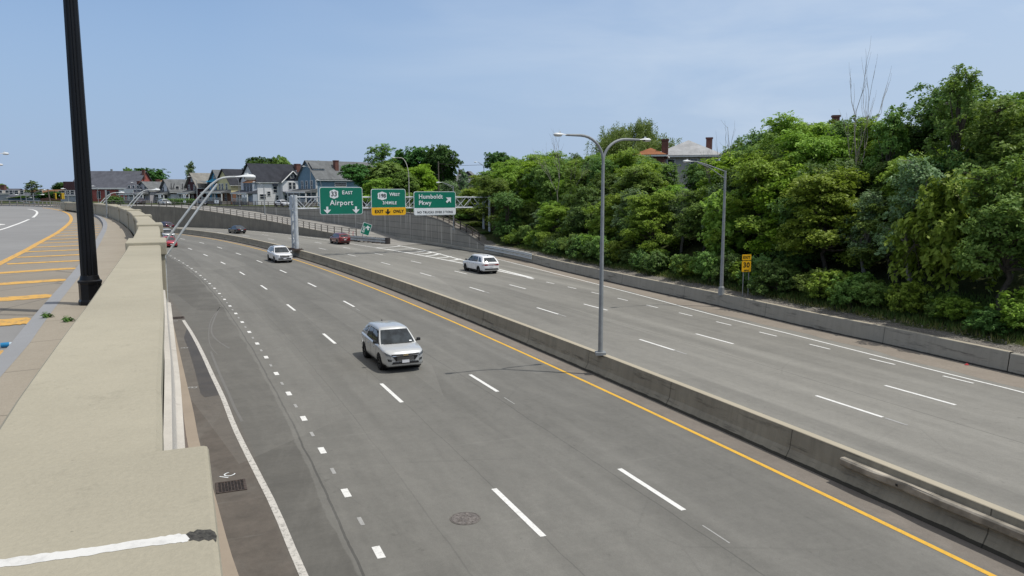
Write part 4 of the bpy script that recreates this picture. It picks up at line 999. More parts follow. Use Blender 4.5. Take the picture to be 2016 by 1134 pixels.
def bank_mat():
    n = NB('bank soil grass and gravel'); v = n.coord('Object'); uvc = n.n('ShaderNodeTexCoord'); sp = n.n('ShaderNodeSeparateXYZ'); n.l(uvc.outputs['UV'], sp.inputs[0])
    a = n.noise(v, 0.8, 6, 0.7, 0.3, 0.7); g = n.noise(v, 7, 6, 0.8, 0.3, 0.7); gg = n.noise(v, 22, 3, 0.8, 0.42, 0.6)
    gr = n.mix(a, (0.035, 0.060, 0.018), (0.075, 0.095, 0.03)); gr = n.mix(n.math('MULTIPLY', g, 0.5), gr, (0.07, 0.06, 0.035))
    gv = n.mix(gg, (0.10, 0.09, 0.078), (0.30, 0.28, 0.25))
    w = n.math('ADD', sp.outputs['Y'], n.math('MULTIPLY', n.noise(v, 0.5, 4, 0.6, 0.2, 0.8), 1.2))
    c = n.mix(n.band(w, -5, 2.0, 0.25), gr, gv)
    n.bump(gg, 0.6, 0.03); return n.out(c, 0.95, 0.1)
bank = MB().add(vs, fs, uv).build('hillside', bank_mat(), smooth=True, sharp=60); tag(bank, 'wooded bank and street ground', None, None, 'structure')
# ground left of the parapet
q = [(p.x, p.y, 5.85) for p in [PP.pt(PP.s[-1]*k/30, -0.1) for k in range(31)]] + [(-60, 95, 5.85), (-90, 122, 5.85), (-140, 148, 5.85), (-220, 165, 5.85), (-600, 185, 5.85), (-1800, 1500, 5.6), (-1800, -300, 5.85), (30, -300, 5.85)]
M_GRASS = NB('rough grass'); _v = M_GRASS.coord('Object'); _a = M_GRASS.noise(_v, 0.3, 6, 0.7); _b = M_GRASS.noise(_v, 6, 5, 0.8)
M_GRASS = M_GRASS.out(M_GRASS.mix(M_GRASS.math('MULTIPLY', _b, 0.5), M_GRASS.mix(_a, (0.05, 0.075, 0.022), (0.10, 0.115, 0.04)), (0.12, 0.10, 0.06)), 0.95, 0.1)
gl_ = MB().add(q, [tuple(range(len(q)))]).build('ground', M_GRASS); tag(gl_, 'grassy ground beyond the upper road', None, None, 'structure')
# low ground below everything, to the horizon
gq = [(-5000, -1500, -0.4), (5000, -1500, -0.4), (5000, 5500, -0.4), (-5000, 5500, -0.4)]
g0 = MB().add(gq, [(0, 1, 2, 3)]).build('distant_ground', M_GRASS); tag(g0, 'distant ground', None, None, 'structure')
fq = [CP.pt(CP.s[-1], 0.3), CP.pt(CP.s[-1], 1500), Vector((-1900, 1600, 4.5)), Vector((-900, 215, 4.5))]
MB().add([(a.x, a.y, 4.48) for a in fq], [(0, 1, 2, 3)]).build('far_ground', M_GRASS)['kind'] = 'structure'

# low guard railing beyond the upper road
GRP = Path([(x, y, 1) for x, y in [(-42.0, 72.4), (-47.3, 79.8), (-52.2, 85.8), (-60.4, 92), (-75, 96), (-104, 98)]], 1.0)
railing(GRP, 0, GRP.s[-1], 1.5, lambda u: 6.1, 0.6, 'low weathered guard railing round the far bend of the upper road', M_RAILG, M_RAILG, None, 0.4, (0.5, 1.0), 'low_railing', 0.05)

# gravel stones and grass blades
rg = np.random.default_rng(11)
def scatter_grass(name, n, u0, u1, o0, o1, hmin, hmax, mat, label, tex=None):
    us_ = rg.uniform(u0, u1, n); os_ = o0 + (o1-o0)*rg.beta(1.4, 1.6, n)
    P = np.array([tuple(CP.pt(u, o)[:2]) + (hillz(u, o)-0.03,) for u, o in zip(us_, os_)])
    hh = rg.uniform(hmin, hmax, n); a = rg.uniform(0, 2*math.pi, n); w = 0.02+hh*0.035
    dx, dy = np.cos(a)*w, np.sin(a)*w; lx, ly = rg.normal(0, 0.35, n)*hh, rg.normal(0, 0.35, n)*hh
    V = np.empty((n, 3, 3)); V[:, 0] = P + np.stack([dx, dy, 0*a], 1); V[:, 1] = P - np.stack([dx, dy, 0*a], 1); V[:, 2] = P + np.stack([lx, ly, hh], 1)
    me = bpy.data.meshes.new(name); me.from_pydata(V.reshape(-1, 3).tolist(), [], [(3*i, 3*i+1, 3*i+2) for i in range(n)]); me.materials.append(mat)
    o = bpy.data.objects.new(name, me); COL.objects.link(o); o['kind'] = 'stuff'; o['label'] = label; o['category'] = 'grass'; return o
M_BLADE = leafmat('grass blades', (0.045, 0.085, 0.015), (0.13, 0.17, 0.04), 0.25)
M_BLADE2 = leafmat('dry grass blades', (0.12, 0.13, 0.035), (0.26, 0.24, 0.09), 0.25)
ub0, ub1 = CP.near(24, 26), CP.near(-1, 92)
scatter_grass('bank_grass', 42000, ub0, ub1, 1.7, 6.0, 0.12, 0.42, M_BLADE, 'rough green grass along the foot of the wooded bank')
scatter_grass('bank_dry_grass', 9000, ub0, ub1, 1.3, 4.5, 0.10, 0.36, M_BLADE2, 'yellowish weeds in the grass behind the roadside barrier')
def stones(name, n, mat, label, u0, u1, o0, o1):
    vs, fs = [], []
    for i in range(n):
        u, o = rg.uniform(u0, u1), rg.uniform(o0, o1); p = CP.pt(u, o); z = hillz(u, o); s = 0.015+0.06*rg.random()**4
        b = [np.array([p.x, p.y, z+s*0.3]) + s*np.array(d)*rg.uniform(0.6, 1.3, 3) for d in ((1, 0, 0), (0, 1, 0), (-1, 0, 0), (0, -1, 0), (0, 0, .45))]
        k = len(vs); vs += [tuple(x) for x in b]; fs += [(k, k+1, k+4), (k+1, k+2, k+4), (k+2, k+3, k+4), (k+3, k, k+4)]
    o = MB().add(vs, fs).build(name, mat); o['kind'] = 'stuff'; o['label'] = label; o['category'] = 'gravel'
stones('gravel', 7000, plain('pale gravel', (0.24, 0.22, 0.19), 0.9, 0, 0.4, 3), 'pale gravel strip behind the roadside barrier', ub0, ub1, 0.4, 2.4)

# ---------------------------------------------------------------- trees
LB = leafmat('bright maple leaves', (0.15, 0.24, 0.03), (0.33, 0.44, 0.065), 0.42)
LM = leafmat('mid green leaves', (0.105, 0.185, 0.038), (0.235, 0.325, 0.075), 0.4)
LD = leafmat('dark green leaves', (0.065, 0.125, 0.032), (0.155, 0.24, 0.06), 0.34)
LDD = leafmat('deep green leaves', (0.028, 0.075, 0.018), (0.085, 0.165, 0.03), 0.22)
LG = leafmat('grey green leaves', (0.11, 0.17, 0.075), (0.22, 0.30, 0.145), 0.3)
LY = leafmat('yellow green leaves', (0.17, 0.28, 0.022), (0.36, 0.47, 0.045), 0.42)
LW = leafmat('willow leaves', (0.1232, 0.1885, 0.0435), (0.2465, 0.319, 0.0943), 0.3)
M_BARK = plain('bark', (0.085, 0.07, 0.055), 0.95, 0, 0.3, 6); M_BARKP = plain('pale bark', (0.26, 0.235, 0.20), 0.9, 0, 0.25, 6)
def leaves_mesh(name, C, nper, spread, size, mat, flat=0.5, asp=1.7, seed=0, droop=0.0):
    r = np.random.default_rng(seed); C = np.asarray(C); n = len(C)*nper
    c = np.repeat(C, nper, 0) + r.normal(0, 1, (n, 3))*np.array([spread, spread, spread*flat])
    if droop: a = r.normal(0, 1, (n, 3)); a[:, 2] = a[:, 2]*0.45 - droop; nn = r.normal(0, 1, (n, 3))
    else:
        mid = C.mean(0); ext = C.std(0)+1e-3; out = (c-mid)/ext; out /= np.linalg.norm(out, axis=1)[:, None]+1e-6
        nn = out*0.55 + np.array([0, 0, 0.55]) + r.normal(0, 0.45, (n, 3)); a = r.normal(0, 1, (n, 3)); a[:, 2] -= 0.4
    nn /= np.linalg.norm(nn, axis=1)[:, None]
    a -= nn*(a*nn).sum(1)[:, None]; a /= np.linalg.norm(a, axis=1)[:, None]; b = np.cross(nn, a)
    s = size*r.uniform(0.55, 1.35, n)[:, None]
    V = np.empty((n, 4, 3)); V[:, 0] = c - a*s*asp*0.5; V[:, 1] = c + b*s*0.5 - a*s*0.1; V[:, 2] = c + a*s*asp*0.5; V[:, 3] = c - b*s*0.5 - a*s*0.1
    me = bpy.data.meshes.new(name); me.vertices.add(4*n); me.vertices.foreach_set('co', V.reshape(-1))
    me.loops.add(4*n); me.loops.foreach_set('vertex_index', np.arange(4*n)); me.polygons.add(n)
    me.polygons.foreach_set('loop_start', np.arange(0, 4*n, 4)); me.update(calc_edges=True); me.materials.append(mat); return me
def spray_mesh(name, C, ctr, nper, rad, size, mat, seed=0, tilt=0.35, thick=0.07):
    r = np.random.default_rng(seed); C = np.asarray(C); m = len(C)
    h = C - np.asarray(ctr); h[:, 2] *= 0.3; h /= np.linalg.norm(h, axis=1)[:, None]+1e-6
    N = np.stack([h[:, 0]*tilt, h[:, 1]*tilt, np.ones(m)], 1) + r.normal(0, 0.22, (m, 3)); N /= np.linalg.norm(N, axis=1)[:, None]
    U = np.cross(N, r.normal(0, 1, (m, 3))); U /= np.linalg.norm(U, axis=1)[:, None]; Vv = np.cross(N, U)
    R_ = rad*r.uniform(0.5, 1.35, m); el = r.uniform(0.55, 1.0, m)
    n = m*nper; ix = np.repeat(np.arange(m), nper); a = r.uniform(0, 2*math.pi, n); q = np.sqrt(r.random(n))*R_[ix]
    c = C[ix] + U[ix]*(q*np.cos(a))[:, None] + Vv[ix]*(q*np.sin(a)*el[ix])[:, None] + N[ix]*(r.normal(0, thick, n) - 0.35*q*q/np.maximum(R_[ix], .05))[:, None]
    nn = N[ix] + r.normal(0, 0.38, (n, 3)); nn /= np.linalg.norm(nn, axis=1)[:, None]
    t = U[ix]*np.cos(a)[:, None] + Vv[ix]*np.sin(a)[:, None] + r.normal(0, .5, (n, 3)); t -= nn*(t*nn).sum(1)[:, None]; t /= np.linalg.norm(t, axis=1)[:, None]; b = np.cross(nn, t)
    s_ = size*r.uniform(0.6, 1.3, n)[:, None]
    V = np.empty((n, 4, 3)); V[:, 0] = c - t*s_*0.75; V[:, 1] = c + b*s_*0.42; V[:, 2] = c + t*s_*0.75 - nn*s_*0.15; V[:, 3] = c - b*s_*0.42
    me = bpy.data.meshes.new(name); me.vertices.add(4*n); me.vertices.foreach_set('co', V.reshape(-1))
    me.loops.add(4*n); me.loops.foreach_set('vertex_index', np.arange(4*n)); me.polygons.add(n)
    me.polygons.foreach_set('loop_start', np.arange(0, 4*n, 4)); me.update(calc_edges=True); me.materials.append(mat); return me
def limb_pts(a, b, r, sag=0.15, n=5):
    a, b = np.array(a, float), np.array(b, float); out = []
    d = np.linalg.norm(b-a); j = r.normal(0, 0.07*d, (n+1, 3)); j[0] = 0
    for i in range(n+1):
        t = i/n; p = a*(1-t)+b*t; p = p+j[i]*t*(1-t)*2; p[2] += sag*d*math.sin(math.pi*t)*0.6; out.append(tuple(p))
    return out
def make_tree(name, kind, hgt, wid, mat, seed, dens=1.0, leaf=0.2, trunkmat=None):
    r = np.random.default_rng(seed); tm = trunkmat or M_BARK
    g = empty(name, (0, 0, 0)); m = MB(); C = []
    th_ = hgt*(0.32 if kind != 'shrub' else 0.12)
    lean = r.normal(0, 0.04*hgt, 2)
    topc = (lean[0], lean[1], hgt*0.82)
    m.tube(limb_pts((0, 0, -0.4), topc, r, 0.0, 7), [hgt*0.022*(1-0.11*i) for i in range(8)], 7)
    nl = {'broad': 17, 'layer': 20, 'tall': 16, 'shrub': 10, 'round': 13, 'wisp': 14}.get(kind, 12)
    for k in range(nl):
        f = (k+0.5)/nl
        a = 2.4*k + r.uniform(-.4, .4)
        if kind == 'layer': zc = hgt*(0.20+0.74*f); rad = wid*0.5*(1.05-0.55*f)*r.uniform(0.6, 1.05); lobe = (wid*0.20, wid*0.20, hgt*0.075)
        elif kind == 'tall': zc = hgt*(0.25+0.68*f); rad = wid*0.30*(1.1-0.5*f)*r.uniform(0.5, 1.1); lobe = (wid*0.20, wid*0.20, hgt*0.10)
        elif kind == 'shrub': zc = hgt*(0.30+0.45*r.random()); rad = wid*0.30*r.uniform(0.3, 1.2); lobe = (wid*0.26, wid*0.26, hgt*0.26)
        elif kind == 'round': zc = hgt*(0.48+0.34*math.sin(k*1.9)*0.9+0.02); rad = wid*0.30*r.uniform(0.5, 1.15); lobe = (wid*0.23, wid*0.23, hgt*0.16)
        elif kind == 'wisp': zc = hgt*(0.35+0.55*f); rad = wid*0.40*(1.05-0.6*f)*r.uniform(.5, 1.1); lobe = (wid*0.16, wid*0.16, hgt*0.07)
        else: zc = hgt*(0.26+0.60*f); rad = wid*0.38*(1.15-0.60*f)*r.uniform(0.45, 1.25); lobe = (wid*0.19, wid*0.19, hgt*0.095)
        cx, cy = rad*math.cos(a)+lean[0]*f, rad*math.sin(a)+lean[1]*f
        zs_ = max(th_*0.8, zc*r.uniform(0.45, 0.75))
        m.tube(limb_pts((lean[0]*zs_/hgt, lean[1]*zs_/hgt, zs_), (cx, cy, zc), r), [hgt*0.011, hgt*0.009, hgt*0.007, hgt*0.005, hgt*0.004, hgt*0.002], 5, caps=False)
        nc = int(34*dens*(lobe[0]*lobe[1]/(1.3*1.3))**0.5*(1.0 if kind != 'wisp' else 0.7)) + 7
        for _ in range(nc):
            d = r.normal(0, 1, 3); d /= np.linalg.norm(d); q = r.random()**0.45*(1.0 if r.random() < 0.8 else r.uniform(1.05, 1.55))
            c = np.array([cx, cy, zc]) + d*q*np.array(lobe); C.append(c)
            if r.random() < 0.18:
                m.tube([(cx, cy, zc), tuple((np.array([cx, cy, zc])+c)/2+r.normal(0, .08, 3)), tuple(c)], [hgt*0.0035, hgt*0.002, hgt*0.001], 4, caps=False)
    for _ in range(int(18*dens)):
        d = r.normal(0, 1, 3); d /= np.linalg.norm(d); C.append(np.array([lean[0], lean[1], hgt*0.84]) + d*np.array([wid*.2, wid*.2, hgt*.12])*r.random()**.4)
    tr = m.build('trunk', tm, g, True)
    C = np.array(C)
    sp_ = {'layer': 0.32, 'wisp': 0.28, 'shrub': 0.26}.get(kind, 0.31)*(wid/5.5)**0.5
    rr_ = {'wisp': 0.34, 'shrub': 0.26, 'layer': 0.46}.get(kind, 0.40)*(wid/5.5)**0.6
    me = spray_mesh('crown', C, (lean[0], lean[1], hgt*0.5), {'wisp': 22, 'shrub': 26}.get(kind, 30), rr_, leaf*0.80*(1.0 if hgt < 10.8 or kind == 'wisp' else 1.1), mat, seed+1, {'layer': .25, 'shrub': .7}.get(kind, .45), 0.05 if kind == 'layer' else 0.085)
    o = bpy.data.objects.new('crown', me); COL.objects.link(o); o.parent = g
    return g
def bare_tree(name, hgt, seed, mat, spread=0.25):
    r = np.random.default_rng(seed); g = empty(name); m = MB()
    def br(p, d, L, rad, dep):
        q = p + d*L; mid = (p+q)/2 + r.normal(0, L*0.05, 3); m.tube([tuple(p), tuple(mid), tuple(q)], [rad, rad*.8, rad*.55], 5, caps=False)
        if dep:
            for _ in range(3 if dep > 1 else 2):
                nd = d + r.normal(0, spread, 3); nd[2] = abs(nd[2])+0.35; nd /= np.linalg.norm(nd); br(q if _ else mid, nd, L*r.uniform(.55, .85), rad*.55, dep-1)
    br(np.array([0, 0, -0.3]), np.array([0, 0, 1.0]), hgt*0.38, hgt*0.010, 4)
    m.build('branches', mat, g, True); return g
def willow(name, hgt, wid, seed):
    r = np.random.default_rng(seed); g = empty(name); m = MB(); m.tube([(0, 0, -.4), (0.2, 0, hgt*.3), (0, 0, hgt*.55)], [.45, .38, .25], 8); C = []
    for k in range(26):
        a, f = r.uniform(0, 6.28), r.random()**.5; x, y = wid*.45*f*math.cos(a), wid*.45*f*math.sin(a); z = hgt*(1.0-0.32*f*f)*r.uniform(.93, 1.0)
        m.tube(limb_pts((0, 0, hgt*.4), (x, y, z-.2), r, .1), [.14, .1, .08, .05, .04, .02], 5, caps=False)
        for _ in range(14):
            xx, yy = x+r.normal(0, wid*.07), y+r.normal(0, wid*.07); zt_ = z+r.normal(0, .3); L = r.uniform(.2, .5)*hgt*(0.5+f)
            for q in np.arange(0, L, .28): C.append((xx*(1+.02*q)+r.normal(0, .06), yy*(1+.02*q), zt_-q))
    m.build('trunk', M_BARK, g, True)
    me = leaves_mesh('crown', C, 12, 0.17, 0.095, LW, 1.0, 3.0, seed+3, droop=1.2); o = bpy.data.objects.new('crown', me); COL.objects.link(o); o.parent = g; return g

PROTO = {
 'bmap': make_tree('maple_tree', 'broad', 9.5, 6.2, LB, 21, 1.25), 'bmap2': make_tree('maple_tree', 'layer', 9.0, 6.6, LB, 22, 1.35),
 'mid': make_tree('broadleaf_tree', 'broad', 9.5, 6.0, LM, 23, 1.25), 'mid2': make_tree('broadleaf_tree', 'layer', 10, 6.4, LM, 24, 1.3),
 'dark': make_tree('broadleaf_tree', 'round', 9.5, 6.4, LD, 25, 1.4), 'dark2': make_tree('broadleaf_tree', 'tall', 10.5, 5.4, LD, 26, 1.3),
 'grey': make_tree('broadleaf_tree', 'wisp', 7.5, 4.8, LG, 27, 1.2, 0.15, M_BARKP), 'yel': make_tree('maple_tree', 'layer', 8.0, 5.6, LY, 28, 1.25, 0.2),
 'tallg': make_tree('locust_tree', 'wisp', 11.5, 5.0, LM, 29, 1.6, 0.19), 'shrub': make_tree('shrub', 'shrub', 3.0, 3.4, LM, 30, 1.0, 0.16),
 'shrub2': make_tree('shrub', 'shrub', 2.8, 3.2, LG, 31, 1.0, 0.13), 'shrub3': make_tree('shrub', 'shrub', 3.2, 3.2, LB, 32, 1.0, 0.17),
 'shrubd': make_tree('shrub', 'shrub', 3.0, 3.6, LD, 34, 1.1, 0.17),
 'bigd': make_tree('broadleaf_tree', 'round', 11, 9, LDD, 35, 1.6, 0.30), 'bigm': make_tree('broadleaf_tree', 'broad', 11, 8.5, LM, 36, 1.6, 0.30),
 'bare': bare_tree('bare_tree', 7.0, 41, M_BARKP, 0.2), 'bare2': bare_tree('bare_tree', 6.0, 42, M_BARKP, 0.40),
 'lone': make_tree('thin_tree', 'wisp', 9, 5.5, LG, 43, 0.8, 0.28),
}
USED = set(); LBL = {}
DESC = {'bmap': 'bright green maple', 'bmap2': 'layered bright green maple', 'mid': 'mid green broadleaf tree', 'mid2': 'tiered mid green tree', 'dark': 'dark round-crowned tree', 'dark2': 'tall narrow dark green tree',
        'grey': 'thin grey-green tree with pale branches', 'yel': 'yellow-green maple', 'tallg': 'tall airy locust tree', 'shrub': 'mid green shrub', 'shrub2': 'grey-green shrub', 'shrub3': 'bright green shrub', 'shrubd': 'dark green shrub'}
def put_tree(kind, x, y, z, hs, ws, rz, label, cat='tree', group=None):
    pr = PROTO[kind]
    t = pr if kind not in USED else copy_tree(pr)
    USED.add(kind)
    t.location = (x, y, z); t.scale = (ws, ws, hs); t.rotation_euler = (0, 0, rz)
    tag(t, label, cat, group); return t
BASEH = {'bmap': 9.5, 'bmap2': 9.0, 'mid': 9.5, 'mid2': 10, 'dark': 9.5, 'dark2': 10.5, 'grey': 7.5, 'yel': 8.0, 'tallg': 11.5, 'shrub': 3.0, 'shrub2': 2.8, 'shrub3': 3.2, 'shrubd': 3.0, 'bigd': 11, 'bigm': 11, 'bare': 7, 'bare2': 6, 'lone': 9}
SKY = [(940, 335), (985, 318), (1010, 300), (1060, 292), (1120, 295), (1180, 290), (1240, 290), (1285, 303), (1308, 314), (1325, 322), (1385, 322), (1412, 312), (1440, 265), (1480, 250), (1530, 225), (1590, 205), (1640, 215), (1700, 235), (1750, 205), (1800, 215), (1850, 165), (1900, 135), (1960, 150), (2016, 150), (2400, 150)]
# rows of the bank: (offset, fraction of skyline height, kinds)
LAND = [(1000, 'left end of the bank'), (1110, 'left of the double lamp'), (1190, 'behind the double lamp'), (1300, 'right of the double lamp'), (1390, 'left of the single lamp'), (1470, 'by the yellow sign'), (1570, 'right of the yellow sign'), (1680, 'below the bare treetops'), (1790, 'right middle stretch'), (1900, 'near right stretch'), (9999, "right picture edge")]
rt_ = random.Random(77)
rows = [(2.7, 'shrub', 1.4, 'at the grass edge'), (5.6, 'low', 2.4, 'in the lower row'), (9.3, 'mid', 3.2, 'in the middle row'), (13.8, 'top', 3.6, 'along the top'), (19.5, 'back', 5.0, 'behind the crest')]
kmap = {'shrub': ['shrub', 'shrub3', 'shrub2', 'shrub', 'shrubd', 'shrub'], 'low': ['grey', 'bmap2', 'mid', 'dark', 'bmap', 'shrub3', 'grey', 'yel'], 'mid': ['mid2', 'dark', 'bmap', 'bmap2', 'yel', 'dark2', 'mid', 'grey'], 'top': ['bmap', 'dark', 'mid2', 'dark2', 'mid', 'tallg', 'bmap2', 'dark'], 'back': ['dark', 'mid', 'dark2', 'mid2']}
cnt = 0
for off, rk, step, rlab in rows:
    u = CP.near(27, 17); ue = CP.near(-3, 97) if rk in ('shrub', 'low') else CP.near(-15, 119); k = rt_.randrange(5)
    while u < ue:
        oo = off + rt_.uniform(-1.0, 1.0)*(0.5 if rk == 'shrub' else 1.0); p = CP.pt(u + rt_.uniform(-.6, .6), oo); z = hillz(u, oo)
        px, py = pxof(p.x, p.y, z+3)
        u += step*rt_.uniform(0.8, 1.25); k += 1
        if px > 2110 or px < 948 or (rk == 'back' and 1280 < px < 1425): continue
        ys = float(np.interp(px, [a[0] for a in SKY], [a[1] for a in SKY]))
        zt_ = at(px, ys, p.y).z
        kind = kmap[rk][(k*3 + rt_.randrange(2)) % len(kmap[rk])]
        if px > 1880 and rk in ('mid', 'top') : kind = ['mid2', 'dark', 'bmap', 'dark2'][k % 4]
        hb = BASEH[kind]
        if rk == 'top': hh = zt_ - z + rt_.uniform(-0.9, 0.3)
        elif rk == 'back': hh = (zt_ - z)*0.93 + rt_.uniform(-0.8, 0)
        elif rk == 'mid': hh = (zt_ - z)*rt_.uniform(0.62, 0.92)
        elif rk == 'low': hh = rt_.uniform(5.0, 8.6) if px > 1280 else rt_.uniform(3.8, 6.8)
        else: hh = rt_.uniform(1.2, 2.5)
        hs = max(0.3, hh/hb); ws = hs**0.6*rt_.uniform(0.88, 1.12)
        if rk == 'back': ws *= 0.9
        land = next(b for a, b in LAND if px < a)
        adj = ''
        base = DESC[kind]
        lab = f"{base} {rlab}, {land}"
        alt = ['broad', 'leaning', 'slender', 'ragged', 'full', 'small']
        j = 0
        while lab in LBL: lab = f"{alt[j]} {base} {rlab}, {land}"; j += 1
        LBL[lab] = 1
        cat = 'shrub' if kind.startswith('shrub') else 'tree'
        t = put_tree(kind, p.x, p.y, z, hs, ws, rt_.uniform(0, 6.28), lab, cat, 'shrubs on the wooded bank' if cat == 'shrub' else 'trees on the wooded bank'); cnt += 1
print('bank trees', cnt)
# overhanging crown at the top right and dead tops
for px, py, Y, kind, hh, lab in ((1893, 108, 44, 'tallg', 9.9, 'tallest airy tree whose tuft rises above the bank at upper right'), (1695, 138, 54, 'bare', 11.2, 'leafless grey tree spiking above the right bank'), (1098, 250, 92, 'bare2', 11.5, 'bare twiggy treetop behind the left head of the double lamp'), (1427, 232, 66, 'bare2', 12.2, 'small leafless treetop above the single lamp'), (1755, 192, 52, 'tallg', 10.6, 'feathery green treetop right of the leafless grey tree')):
    p = at(px, py, Y); b = BASEH[kind]; put_tree(kind, p.x, p.y, p.z-hh, hh/b, (hh/b)**.7*(0.75 if kind == 'tallg' else 0.9), rt_.uniform(0, 6), lab, 'tree')
for px, py, off, lab in ((1745, 480, 6.5, 'grey dead branches tangled in the near right foliage'), (1080, 330, 9, 'dead pale trunk among the trees left of the double lamp'), (1262, 470, 5.5, 'bare leaning branches low on the bank right of the double lamp'), (1500, 430, 9, 'bare twigs in the foliage just right of the single lamp')):
    best = min((u_ for u_ in CP.cut(0, CP.near(-3, 97), 1.0)), key=lambda u_: abs(pxof(*CP.pt(u_, off)[:2], 3)[0]-px)); p = CP.pt(best, off); z = hillz(best, off); hh = at(px, py, p.y).z - z
    put_tree('bare2', p.x, p.y, z, hh/6, hh/6*0.9, rt_.uniform(0, 6), lab, 'tree')
def tree_at(kind, px, ytop, Y, wpx, zb, label, cat='tree', group=None, rz=None):
    p = at(px, ytop, Y); hh = p.z - zb; W0 = {'bigd': 9, 'bigm': 8.5, 'dark': 6.4, 'mid': 6, 'bmap': 6.2, 'bmap2': 6.6, 'yel': 5.6, 'mid2': 6.4, 'grey': 4.8, 'dark2': 5.4, 'tallg': 5, 'lone': 5.5, 'bare2': 3.5, 'bare': 3.5, 'shrub': 3.4, 'shrub2': 3.2, 'shrub3': 3.2, 'shrubd': 3.6}[kind]
    ws = wpx/F*Y/W0*1.05
    return put_tree(kind, p.x, p.y, zb, hh/BASEH[kind], ws, rt_.uniform(0, 6.28) if rz is None else rz, label, cat, group)
G1 = 'trees behind the gantry'
tree_at('tallg', 752, 276, 156, 78, 4.4, 'open lacy treetop above the 33 East sign gap', group=G1)
tree_at('bigd', 715, 318, 150, 85, 4.4, 'dark leafy tree at the right end of the blue-grey house', group=G1)
tree_at('bigm', 762, 312, 150, 90, 4.4, 'green tree directly behind the 198 West sign', group=G1)
tree_at('bigd', 818, 284, 165, 95, 4.4, 'dark domed tree left of the darkest round tree', group=G1)
tree_at('bigd', 872, 279, 160, 66, 4.4, 'darkest round tree above the Humboldt sign', group=G1)
tree_at('yel', 830, 322, 146, 62, 4.4, 'pale yellow-green tree behind the curved lamp pole', group=G1)
tree_at('bigm', 795, 332, 142, 60, 4.4, 'mid green tree low between the two right gantry signs', group=G1)
tree_at('bmap', 742, 345, 140, 60, 4.4, 'low green tree peeping over the gantry truss', group=G1)
tree_at('grey', 884, 352, 130, 60, 4.4, 'thin grey-green tree above the Humboldt sign', group=G1)
tree_at('lone', 912, 330, 160, 26, 4.4, 'small sparse tree beside the grey-roofed small house', group=G1)
tree_at('grey', 915, 372, 122, 56, 4.3, 'grey-green scrubby tree behind the end of the truss', group=G1)
tree_at('bigd', 992, 294, 150, 80, 4.6, 'dark round tree on the skyline left of the bank', group=G1)
tree_at('mid', 958, 338, 118, 70, 3.5, 'rounded green tree at the right end of the truss', group=G1)
tree_at('bmap2', 935, 366, 112, 60, 3.0, 'low green tree behind the sloping brown railing', group=G1)
tree_at('mid2', 975, 345, 104, 80, 2.2, 'dense dark green tree above the guard rail end', group=G1)
tree_at('dark', 1000, 372, 99, 70, 1.6, 'dark tree at the foot of the bank by the guard rail', group=G1)
for i, (px, yt, Y, w_, k) in enumerate(((862, 402, 118, 44, 'shrub'), (890, 410, 114, 42, 'shrub3'), (915, 420, 111, 40, 'shrub'), (938, 436, 107, 40, 'shrub3'), (956, 455, 103, 36, 'shrubd'), (838, 402, 122, 40, 'shrub2'), (812, 405, 126, 40, 'shrub'))):
    tree_at(k, px, yt, Y, w_, hillz(CP.near(*at(px, yt, Y)[:2]), 3)-0.2, ['green shrub behind the top of the sloping railing', 'bright shrub second down the sloping railing', 'green shrub halfway down the sloping railing', 'bright shrub low behind the sloping railing', 'dark shrub at the railing foot', 'grey-green shrub below the Humboldt sign', 'green shrub behind the white strip sign'][i], 'shrub', 'shrubs behind the sloping railing')
wl = willow('willow_tree', 10.5, 12.5, 50); p = at(1256, 238, 114); wl.location = (p.x, p.y, p.z-11.2); wl.scale = (1, 1, 11.2/10.5); tag(wl, 'large weeping willow rising behind the bank left of the grey roof', 'tree')
G2 = 'trees behind the far houses'
tree_at('bigd', 285, 327, 290, 76, 4.5, 'big dark tree behind the church chimney', group=G2)
tree_at('bigm', 250, 326, 300, 32, 4.5, 'paler tree behind the middle of the church roof', group=G2)
tree_at('lone', 374, 314, 235, 26, 4.5, 'thin pale conifer-like tree behind the half-timbered house', group=G2)
tree_at('bigd', 520, 304, 225, 70, 4.5, 'broad dark tree behind the white house ridge', group=G2)
tree_at('bigm', 550, 301, 232, 55, 4.5, 'greener tree top behind the white house chimney', group=G2)
tree_at('lone', 625, 314, 225, 26, 4.5, 'tree tip behind the blue-grey house ridge', group=G2)
tree_at('shrubd', 225, 384, 190, 36, 4.2, 'large round green bush in front of the red church', 'shrub')
G3 = 'trees beyond the upper road'
tree_at('lone', 62, 354, 230, 36, 5.5, 'feathery olive tree beyond the upper road', group=G3)
tree_at('bigd', 118, 357, 420, 38, 5.5, 'distant dark tree left of the black post', group=G3)
tree_at('bigm', 2, 360, 300, 24, 5.5, 'green tree at the left picture edge', group=G3)
for i, (px, yt, w_) in enumerate(((80, 378, 30), (98, 376, 28), (116, 377, 30), (133, 380, 24), (45, 385, 26), (30, 388, 24))):
    tree_at('bigd' if i < 4 else 'bigm', px, yt, 240, w_, 5.5, ['dark tree right of the feathery olive tree', 'dark tree behind the left yellow traffic light', 'dark tree behind the right yellow traffic light', 'dark tree just left of the black post', 'low green tree by the grey shed', 'low green tree by the far brick house'][i], group=G3)
for i, (px, w_) in enumerate(((-8, 22), (12, 26), (88, 22), (142, 18), (165, 24), (205, 24))):
    tree_at('bigd', px, 371, 520, w_, 4, ['farthest hazy tree at the left edge', 'farthest hazy tree left of the chimney', 'farthest hazy tree beyond the mast lamps', 'farthest hazy tree at the black post', 'farthest tree behind the church front', 'farthest tree behind the church nave'][i], group='hazy trees on the horizon')
for k, pr in PROTO.items():
    if k not in USED:
        for ch in list(pr.children): bpy.data.objects.remove(ch)
        bpy.data.objects.remove(pr)

